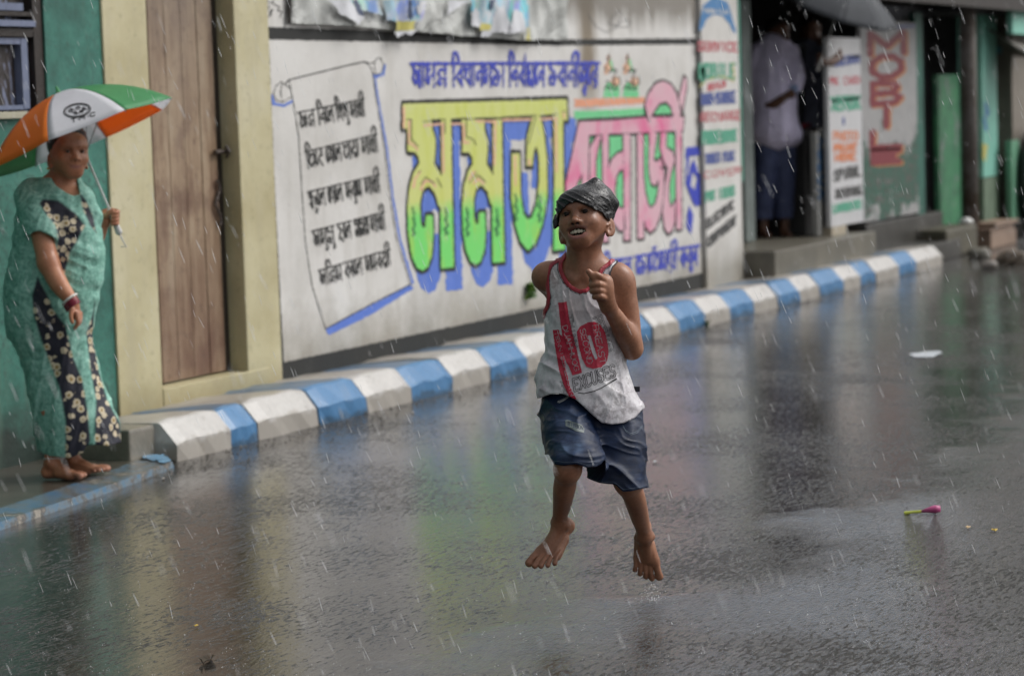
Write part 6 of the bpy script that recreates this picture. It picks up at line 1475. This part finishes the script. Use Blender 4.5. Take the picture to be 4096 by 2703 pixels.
# hair drawn back into a knot
S = SDF(); S.ell(HW(0, -.024, .040), (.0775*wk, .096*wk, .081*wk), 0, '+', MW); S.ell(HW(-.01, -.118, -.035), (.048, .036, .046), .03, '+', MW)
def hcut(P): q = (P-HCW)@MW/wk; return q[:, 1]-.030-.62*np.maximum(q[:, 2]-.028, -.030)
S.fun(hcut, HCW, 9, .004, '&'); S.fun(lambda P: .0016*ridge(((P-HCW)@MW)*np.array([160, 20, 60]), 3), HCW, 9, 0, 'd')
V2, F2 = S.mesh(HCW-.19, HCW+.17, .004); skin_mesh('hair', V2, F2, HAIR, wo, (0, 0, 0))
m = MB(); e_ = HW(-.080*wk, -.008, -.060*wk); m.tube([e_+RT*.0, e_+UP*-.008], [.006, .006], 0, 10); m.build('earring', plain('gold', (.7, .45, .12), .25, .1, Metallic=1.0), wo)
# ---- dress
drow = [(715, 150, 318), (735, 118, 330), (770, 96, 352), (850, 68, 384), (920, 58, 403), (1000, 45, 413), (1100, 26, 409), (1180, 17, 398), (1260, 20, 378), (1340, 38, 362), (1420, 86, 372), (1515, 112, 398), (1600, 129, 430), (1700, 145, 466), (1775, 158, 480), (1850, 166, 486)]
rows_d = [(y, (a+b)/2, (b-a)/2*WPX, max(.085, min(.150, (b-a)/2*WPX*(.80 if y < 1300 else .78))), 0.0) for y, a, b in drow]
def row_w(P):
    z = P[:, 2]; a = np.array(rows_d); c = np.array([wp(r[1], r[0]) for r in rows_d]); o = np.argsort(c[:, 2]); zz = c[:, 2]
    cx = np.interp(z, zz[o], (c@RT)[o]); cy = np.interp(z, zz[o], (c@FH)[o]); hw = np.interp(z, zz[o], a[o, 2]); hd = np.interp(z, zz[o], a[o, 3]); dx = P@RT-cx; dy = P@FH-cy
    return (np.sqrt((dx/hw)**2+(dy/hd)**2)-1)*np.minimum(hw, hd)
def wdist(P, poly):
    u, v = to_px(P); D = np.full(len(P), 1e4)
    for i in range(len(poly)): D = np.minimum(D, Field.seg(u, v, poly[i], poly[(i+1) % len(poly)])[0])
    return np.where(in_poly(u, v, poly), -D, D)*WPX
hemw = [(-100, 2000), (-100, 1800), (160, 1806), (200, 1822), (274, 1830), (300, 1822), (332, 1808), (345, 1780), (383, 1776), (430, 1782), (478, 1768), (700, 1760), (700, 2000)]
nckw = [(195, 600), (198, 700), (225, 742), (262, 768), (292, 782), (318, 778), (312, 745), (306, 715), (330, 600)]
SL = SDF(); SL.chain([wp(128, 790, -.01), wp(150, 850, -.08), wp(172, 935, -.125)], [.070, .070, .070], .03); SL.cone(wp(320, 800, -.02), wp(366, 870, -.0), .052, .046, .05)
SL.cone(wp(215, 738, 0), wp(130, 775, .01), .058, .052, .03); SL.cone(wp(250, 748, -.02), wp(320, 790, -.02), .055, .050, .03)
slc = [(60, 945), (120, 938), (150, 915), (185, 925), (226, 950), (260, 1010), (60, 1010)]
def dress(P):
    a = row_w(P); b = SL(P); in_sl = (b < a) & (P[:, 2] < wp(0, 890)[2]); b2 = np.maximum(b, np.where(P[:, 2] < wp(150, 880)[2], -wdist(P, slc), -1))
    h = np.clip(.5+.5*(a-b2)/.012, 0, 1); d = a*(1-h)+b2*h-.012*h*(1-h)
    q = P-wp(240, 1200); x = q@RT; z = q[:, 2]; y = q@FH; lo_ = np.clip((-z+.1)/.6, .15, 1)
    sl = x-.22*(z+.25)
    d = d-.012*lo_*np.maximum(0, ridge(np.c_[sl*17, y*9, z*2.6], 21))**2-.0035*ridge(np.c_[sl*38, y*20, z*9], 22)-.004*ridge(np.c_[x*12, y*8, z*26+x*12], 23)*np.clip(1-lo_, .2, 1)
    return d
def dcut(P): n = wdist(P, nckw); n = np.where((P@FH-DW) < .0, n, n+.04); return np.maximum(np.maximum(-wdist(P, hemw), -n), P[:, 2]-wp(240, 706)[2])
def dshell(P): d = dress(P); return near(np.maximum(d, -d-.02), P, dcut, .02)
S = SDF(); S.fun(dshell, wp(240, 1200), 9, 0); V, Fq = S.mesh(wp(240, 1250)-np.array([.42, .42, .64]), wp(240, 1250)+np.array([.42, .42, .62]), .0050, margin=.05)
u, v = to_px(V)
fp = [[(172, 795), (232, 800), (300, 850), (340, 900), (310, 960), (280, 1010), (262, 1080), (250, 1120), (225, 1100), (225, 1000), (232, 950), (222, 900), (180, 850), (158, 812)],
      [(150, 1105), (190, 1180), (215, 1240), (262, 1300), (290, 1420), (330, 1520), (350, 1640), (362, 1760), (330, 1840), (262, 1840), (262, 1680), (240, 1560), (205, 1460), (165, 1360), (135, 1260), (128, 1180)],
      [(318, 770), (345, 800), (375, 870), (385, 930), (360, 900), (330, 830)], [(345, 1330), (372, 1250), (380, 1200), (372, 1340), (395, 1480), (430, 1600), (480, 1690), (492, 1800), (380, 1800), (380, 1680), (385, 1600), (362, 1480)]]
fl = np.zeros(len(V))
for P in fp:
    D = np.full(len(V), 1e4)
    for i in range(len(P)): D = np.minimum(D, Field.seg(u, v, P[i], P[(i+1) % len(P)])[0])
    fl = np.maximum(fl, np.clip(.5+np.where(in_poly(u, v, P), D, -D)/9, 0, 1))
fl *= ((V@FH-DW) < .06)
t = NT('printed_dress_cotton'); f = t.noise(24, 6, .8, dist=1.2); f2 = t.noise(70, 4, .7)
g = t.ramp(t.math('ADD', t.math('MULTIPLY', f, .65), t.math('MULTIPLY', f2, .35)), [(.36, (.07, .20, .16)), (.47, (.17, .40, .32)), (.58, (.32, .58, .49)), (.70, (.52, .70, .62))])
vor = t.n('TexVoronoi', {'Vector': t.map((1, 1, 1)), 'Scale': 26.0, 'Randomness': .9}); vd = t.math('ADD', vor.outputs['Distance'], t.math('MULTIPLY', t.math('SUBTRACT', f2, .5), .5))
flw = t.ramp(vd, [(.16, (.30, .20, .06)), (.22, (.62, .54, .38)), (.38, (.56, .48, .34)), (.44, (.014, .015, .028))])
g = t.mix(attr(t, 'flower'), g, flw); t.bump(f2, .3, .006); t.set(Base_Color=g, Roughness=.65)
skin_mesh('dress', V, Fq, t.m, wo, (0, 0, 0), {'flower': fl})
# bangles and anklet
def ring(name, c, ax, r, tr, matr, parent):
    c = np.asarray(c); a = nrm(ax); u1 = nrm(np.cross(a, UP+.1)); u2 = np.cross(a, u1); m = MB(); m.tube([c+r*(u1*math.cos(q)+u2*math.sin(q)) for q in np.linspace(0, 2*math.pi, 25)], tr, 0, 8, cap=False); return m.build(name, matr, parent, smooth=True)
axw = wp(286, 1200, -.20)-wp(236, 1135, -.19)
ring('bangle', wp(279, 1196, -.20), axw, .034, .0050, plain('shell_white', (.68, .66, .62), .3, .05), wo)
for k in range(3): ring('bangle', wp(283+k*5, 1208+k*8, -.20), axw, .0325, .0040, plain('maroon_glass', (.20, .015, .04), .2, .1), wo)
ring('anklet', FW1(0, -.004, .022), np.array([.15, .1, 1]), .034, .0022, plain('silver', (.6, .6, .58), .25, .1), wo)
# ---- her umbrella
UO = plain('umbrella_orange', (1.0, .28, .04), .42, .10, 8); UG = plain('umbrella_green', (.09, .38, .15), .4, .15, 8); UW = plain('umbrella_white', (.86, .86, .90), .45, .06, 8)
for mm in (UO, UG, UW):
    b = mm.node_tree.nodes['Principled BSDF']; tr_ = mm.node_tree.nodes.new('ShaderNodeBsdfTranslucent'); mx = mm.node_tree.nodes.new('ShaderNodeMixShader'); mx.inputs[0].default_value = .5
    lk = b.inputs['Base Color'].links[0].from_socket; gm = mm.node_tree.nodes.new('ShaderNodeGamma'); gm.inputs[1].default_value = .85; mm.node_tree.links.new(lk, gm.inputs[0]); mm.node_tree.links.new(gm.outputs[0], tr_.inputs[0]); out = [n for n in mm.node_tree.nodes if n.type == 'OUTPUT_MATERIAL'][0]
    mm.node_tree.links.new(b.outputs[0], mx.inputs[1]); mm.node_tree.links.new(tr_.outputs[0], mx.inputs[2]); mm.node_tree.links.new(mx.outputs[0], out.inputs[0])
um, pn, UA = make_umbrella('umbrella', HA, HF, .430, .205, R(-7), [UW, UG, UW, UO, UW, UG, UW, UO], hang=UG)
tag(um, 'open orange, white and green umbrella held by the woman', 'umbrella')
t1 = lambda pts: [(x/1.568, y/1.568) for x, y in pts]
F = Field(240, 390, 420, 510, .8)
a = R(-9); el = lambda cx, cy, rx, ry, n=22: [(cx+rx*math.cos(q)*math.cos(a)-ry*math.sin(q)*math.sin(a), cy+rx*math.cos(q)*math.sin(a)+ry*math.sin(q)*math.cos(a)) for q in np.linspace(0, 2*math.pi, n)]
F.stroke(el(309, 442, 54, 27), 4.2); F.stroke(el(309, 442, 47, 22), 1.8)
for cx, cy, r in ((283, 444, 9), (312, 432, 9), (326, 446, 8), (302, 452, 7), (335, 434, 7)): F.stroke(el(cx, cy, r, r*.6, 9), 2.4); F.stroke([(cx-4, cy), (cx+5, cy-2)], 2)
F.stroke(t1([(450, 700), (490, 715), (530, 690), (560, 680)]), 2.2); F.stroke(t1([(440, 680), (470, 690), (480, 720)]), 2)
for ch_, x_ in (('T', 462), ('M', 515), ('C', 580)): p = t1([(x_-14, 768-(x_-462)*.30), (x_+16, 762-(x_-462)*.30)]); latin(F, ch_, p[0], p[1], 14, 3.6)
for x_ in (492, 553): F.ellipse(*t1([(x_, 757-(x_-462)*.30)])[0], 2, 2)
F.d -= .25
V = []; 
bvu = [bvh_of(o) for o in pn[:1]+pn[1:2]+pn[7:8]]
class MultiB:
    def ray_cast(s, o, d):
        best = (None, None, None, None)
        for b in bvu:
            h = b.ray_cast(o, d)
            if h[0] is not None and (best[0] is None or h[3] < best[3]): best = h
        return best
decal('logo', F, PRK, pn[0], MultiB(), .003)
m = MB(); m.tube([HF-UA*.045, HF-UA*.06+BK*.01, HF-UA*.10+RT*.004, wp(484, 985, .06)], [.003, .003, .003, .003], 0, 6); m.build('strap', plain('strap_white', (.5, .5, .48), .5), um)

# ================================================================ THE TWO MEN IN THE SHOP
def man(px, pyf, label, spec):
    g0 = on_ground(px, pyf, .372); D = float(g0@FH); q = lambda x, y, d=0.0: on_depth(x, y, D+d)
    o = empty('person', tuple(g0)); tag(o, label, 'person', None)
    b, sh_, tr_ = SDF(), SDF(), SDF(); spec(q, b, sh_, tr_)
    P_ = np.array([c for _, c, r, k, oo in b.ops]); V, Fq = b.mesh(P_.min(0)-.2, P_.max(0)+.2, .009); skin_mesh('body', V, Fq, spec.skin, o, (0, 0, 0), {k: np.zeros(len(V)) for k in ('lip', 'uplip', 'cav', 'lid', 'sole')})
    for nm_, S_, mt_ in (('shirt', sh_, spec.shirt), ('trousers', tr_, spec.trs)):
        P_ = np.array([c for _, c, r, k, oo in S_.ops]); c0 = q(px, 500)
        S_.fun(lambda P: -.008*ridge(np.c_[(P@RT)*11, (P@FH)*8, P[:, 2]*6], 31)-.004*ridge(P*22, 32), c0, 9, 0, 'd')
        V, Fq = S_.mesh(P_.min(0)-.32, P_.max(0)+.32, .010); skin_mesh(nm_, V, Fq, mt_, o, (0, 0, 0))
    return o, q
def manhead(b, q, x, y, yaw, d=0):
    hc = q(x, y, d); M_ = head_axes(yaw, R(-5), 0); Hh = Frame(hc, M_); build_head(b, Hh, 1.12, open_mouth=False, ear=(.073, 18)); return Hh
SKD = skin_mat('dark_skin', (.08, .04, .026), (.12, .058, .036), (.16, .08, .05), sss=0)
def s1(q, b, s, t_):
    s1.H = manhead(b, q, 3112, 128, R(-40)); b.cone(q(3100, 190), q(3108, 150), .055, .05, .03); b.cone(q(3095, 330, .0), q(3040, 360, -.02), .05, .045, .03); b.chain([q(3040, 360, -.02), q(3080, 420, -.15), q(3150, 380, -.24)], [.045, .042, .030], .02)
    b.ell(q(3168, 372, -.25), (.035, .03, .045), .02); b.chain([q(3165, 360, -.26), q(3185, 345, -.27)], [.012, .009], .01); b.chain([q(3170, 372, -.27), q(3190, 365, -.28)], [.012, .009], .01)
    for x, dd in ((3054, 0), (3138, .06)): b.chain([q(3100, 200), q(3098, 480, dd), q(x+4, 700, dd), q(x, 905, dd)], [.05, .07, .05, .036], .03)
    for x, dd in ((3054, 0), (3138, .06)): b.cone(q(x, 900, dd), q(x, 935, dd), .035, .035, .02); b.cone(q(x, 935, dd-.02), q(x+18, 940, dd-.12), .035, .03, .02)
    s.chain([q(3098, 190), q(3092, 300), q(3095, 400), q(3100, 515)], [.13, .18, .185, .188], .05); s.cone(q(3030, 215), q(3160, 215), .07, .07, .05); s.chain([q(3028, 220, 0), q(3012, 300, .0), q(3035, 355, -.04)], [.08, .075, .065], .03); s.chain([q(3160, 220, 0), q(3185, 290, -.06), q(3180, 345, -.12)], [.075, .07, .06], .03)
    s.cone(q(3055, 528), q(3160, 536), .11, .11, .03)
    t_.chain([q(3072, 530), q(3062, 700), q(3054, 800), q(3050, 905)], [.115, .092, .080, .074], .015); t_.chain([q(3128, 530, .03), q(3136, 700, .04), q(3138, 800, .05), q(3136, 905, .06)], [.115, .092, .080, .074], .015)
s1.skin, s1.shirt, s1.trs = SKD, plain('lilac_shirt', (.66, .61, .80), .7, .18, 8), plain('indigo_jeans', (.05, .065, .14), .7, .3, 12)
mn1, q1 = man(3095, 945, 'man in pale lilac shirt and dark jeans looking down in the shop opening', s1)
def hairc(o, Hh, kk=1.12):
    S = SDF(); S.ell(Hh(0, -.022, .042), (.0735*kk, .090*kk, .076*kk), 0, '+', Hh.M); S.fun(lambda P: ((P-Hh.o)@Hh.M)[:, 1]-.045-.5*(((P-Hh.o)@Hh.M)[:, 2]-.04), Hh.o, 9, .01, '&'); V2, F2 = S.mesh(Hh.o-.16, Hh.o+.18, .007); skin_mesh('hair', V2, F2, HAIR, o, (0, 0, 0))
hairc(mn1, s1.H)
ph = q1(3176, 358, -.275); m = MB(); m.box(ph-np.array([.004, .035, .03]), ph+np.array([.004, .035, .04]), 0, .003); o = m.build('mobile_phone', plain('phone_blue', (.30, .38, .60), .2, .1), loc=tuple(ph)); tag(o, 'small phone held in the hands of the man in lilac', 'phone')
def s2(q, b, s, t_):
    s2.H = manhead(b, q, 3240, 122, R(-25)); b.cone(q(3238, 195), q(3240, 150), .055, .05, .03)
    b.chain([q(3300, 165, -.1), q(3335, 175, -.25), q(3352, 226, -.40)], [.05, .046, .040], .02); b.chain([q(3352, 226, -.40), q(3325, 246, -.58), q(3296, 248, -.72)], [.040, .036, .028], .02); b.ell(q(3287, 238, -.74), (.035, .03, .045), .02)
    for i in range(4): b.chain([q(3280, 218+i*12, -.75), q(3272, 220+i*12, -.765), q(3282, 226+i*12, -.775)], [.012, .011, .010], .006)
    for x, dd in ((3222, 0), (3262, .05)): b.chain([q(3240, 200), q(3240, 480, dd), q(x, 700, dd), q(x, 905, dd)], [.05, .07, .05, .036], .03); b.cone(q(3240, 205), q(3300, 172, -.08), .045, .045, .03)
    for x, dd in ((3222, 0), (3262, .05)): b.cone(q(x, 905, dd), q(x, 935, dd), .035, .035, .02); b.cone(q(x, 938, dd-.02), q(x+24, 943, dd-.10), .034, .03, .02)
    s.chain([q(3238, 200), q(3242, 320), q(3244, 430), q(3242, 520)], [.11, .145, .15, .15], .05); s.cone(q(3192, 205), q(3292, 180), .06, .06, .05); s.chain([q(3195, 210, 0), q(3190, 300, .02), q(3190, 350, .0)], [.07, .065, .055], .03); s.cone(q(3292, 180), q(3318, 172, -.14), .06, .056, .03)
    t_.chain([q(3228, 520), q(3224, 700), q(3222, 800), q(3222, 910)], [.12, .105, .09, .08], .02); t_.chain([q(3260, 520, .03), q(3262, 700, .04), q(3262, 800, .05), q(3262, 910, .06)], [.115, .105, .09, .08], .02)
s2.skin, s2.shirt, s2.trs = skin_mat('dark_skin_warm', (.07, .035, .022), (.12, .058, .034), (.17, .085, .05), sss=0), plain('charcoal_shirt', (.10, .11, .15), .7, .4, 8), plain('black_trousers', (.045, .05, .075), .7, .3, 12)
mn2, q2 = man(3248, 928, 'man in dark shirt raising his arm to hold a black umbrella', s2)
hairc(mn2, s2.H)
m = MB(); p = q2(3262, 950, -.12); p2 = q2(3285, 945, -.1)
GU = plain('dark_umbrella_cloth', (.055, .06, .068), .85, .2, 6)
ap_ = q2(3392, -70, -.95); ft_ = q2(3277, 262, -.77)
um2, pn2, _ = make_umbrella('umbrella', ap_, ft_, .50, .23, R(-5), [GU])
tag(um2, 'dark grey umbrella raised over the men by the shop opening', 'umbrella')
# black cloth bag hanging under the case
# ================================================================ RAIN
def slivers(name, label, n, seed, dr, size, matr):
    g = np.random.default_rng(seed); V = []; Fc = []
    for i in range(n):
        D = dr[0]+(dr[1]-dr[0])*g.random()**.75; x = g.uniform(-200, 4300); y = g.uniform(-150, 2850)
        p = on_depth(x, y, D)
        if p[2] < .03 or p[1] > 6.45: continue
        if (D < 7.6 and 2180 < x < 2480 and 700 < y < 1020) or (D < 10.6 and 180 < x < 380 and 500 < y < 730): continue
        L_ = size*g.uniform(.5, 1.5); r = g.uniform(.00035, .00085); d = nrm(RT*(.36+g.normal()*.07)+UP*-1+FH*g.normal()*.05)
        a = nrm(np.cross(d, BK)); b = np.cross(d, a); k = len(V)
        for s_, rr in ((-.5, .25), (-.1, 1), (.42, .8), (.5, .2)):
            for q in range(4): V.append(p+d*L_*s_+r*rr*(a*math.cos(q*math.pi/2)+b*math.sin(q*math.pi/2)))
        for s_ in range(3):
            for q in range(4): q2_ = (q+1) % 4; Fc.append((k+s_*4+q, k+s_*4+q2_, k+s_*4+4+q2_, k+s_*4+4+q))
        Fc += [(k+3, k+2, k+1, k), (k+12, k+13, k+14, k+15)]
    o = mesh(name, V, Fc, matr); tag(o, label, kind='stuff'); return o
t = NT('rain_water'); tb_ = t.n('BsdfTransparent'); mx = t.n('MixShader', {0: .62}); out = [n for n in t.t.nodes if n.type == 'OUTPUT_MATERIAL'][0]
t.set(Base_Color=(.9, .9, .92), Roughness=.25, Specular_IOR_Level=.8); t.t.links.new(tb_.outputs[0], mx.inputs[1]); t.t.links.new(t.b.outputs[0], mx.inputs[2]); t.t.links.new(mx.outputs[0], out.inputs[0]); WATER = t.m
slivers('rain', 'slanting drops of rain falling over the whole street', 3600, 3, (3.6, 20), .030, WATER)
# drops bursting on the road
g = np.random.default_rng(9); V = []; Fc = []
def drop(p, r):
    k = len(V); 
    for d in ((1, 0, 0), (-1, 0, 0), (0, 1, 0), (0, -1, 0), (0, 0, 1.3), (0, 0, -1)): V.append(np.asarray(p)+r*np.array(d))
    for a, b in ((0, 2), (2, 1), (1, 3), (3, 0)): Fc.append((k+a, k+b, k+4)); Fc.append((k+b, k+a, k+5))
for i in range(900):
    x, y = g.uniform(-100, 4200), 2750-1650*g.random()**1.3
    p = on_ground(x, y, 0)
    if p[1] > 6.0: continue
    s_ = g.uniform(.3, 1.0)
    for k in range(int(g.integers(1, 6))):
        q = g.uniform(0, 6.28); r = s_*g.uniform(.002, .016); drop(p+np.array([math.cos(q)*r, math.sin(q)*r, .002+g.random()**2*.03*s_]), g.uniform(.0006, .0015))
p0 = on_ground(2610, 2400, 0)
for k in range(150):
    q = g.uniform(0, 6.28); r = abs(g.normal())*.030; drop(p0+np.array([math.cos(q)*r, math.sin(q)*r, .002+g.random()**2*.05]), g.uniform(.0007, .0019))
o = mesh('splashes', V, Fc, WATER); tag(o, 'tiny water drops bouncing off the wet road', kind='stuff')

# grit and small stones washed into the gutter
g = np.random.default_rng(21); V = []; Fc = []
for i in range(700):
    x = 8.9+12*g.random()**1.5; y = 6.05-abs(g.normal())*.10-(.04 if g.random() < .2 else 0); r = g.uniform(.002, .006)*(2 if g.random() < .05 else 1)
    k = len(V); A = g.uniform(.6, 1.3, 6)
    for d, a in zip(((1, 0, 0), (-1, 0, 0), (0, 1, 0), (0, -1, 0), (0, 0, .8), (0, 0, -.8)), A): V.append((x+r*d[0]*a, y+r*d[1]*a, .001+r*.4+r*d[2]*a))
    for a, b in ((0, 2), (2, 1), (1, 3), (3, 0)): Fc.append((k+a, k+b, k+4)); Fc.append((k+b, k+a, k+5))
o = mesh('grit', V, Fc, plain('wet_grit', (.14, .125, .105), .4, .5, 40)); tag(o, 'grit and small stones washed into the gutter by the kerb', kind='stuff')
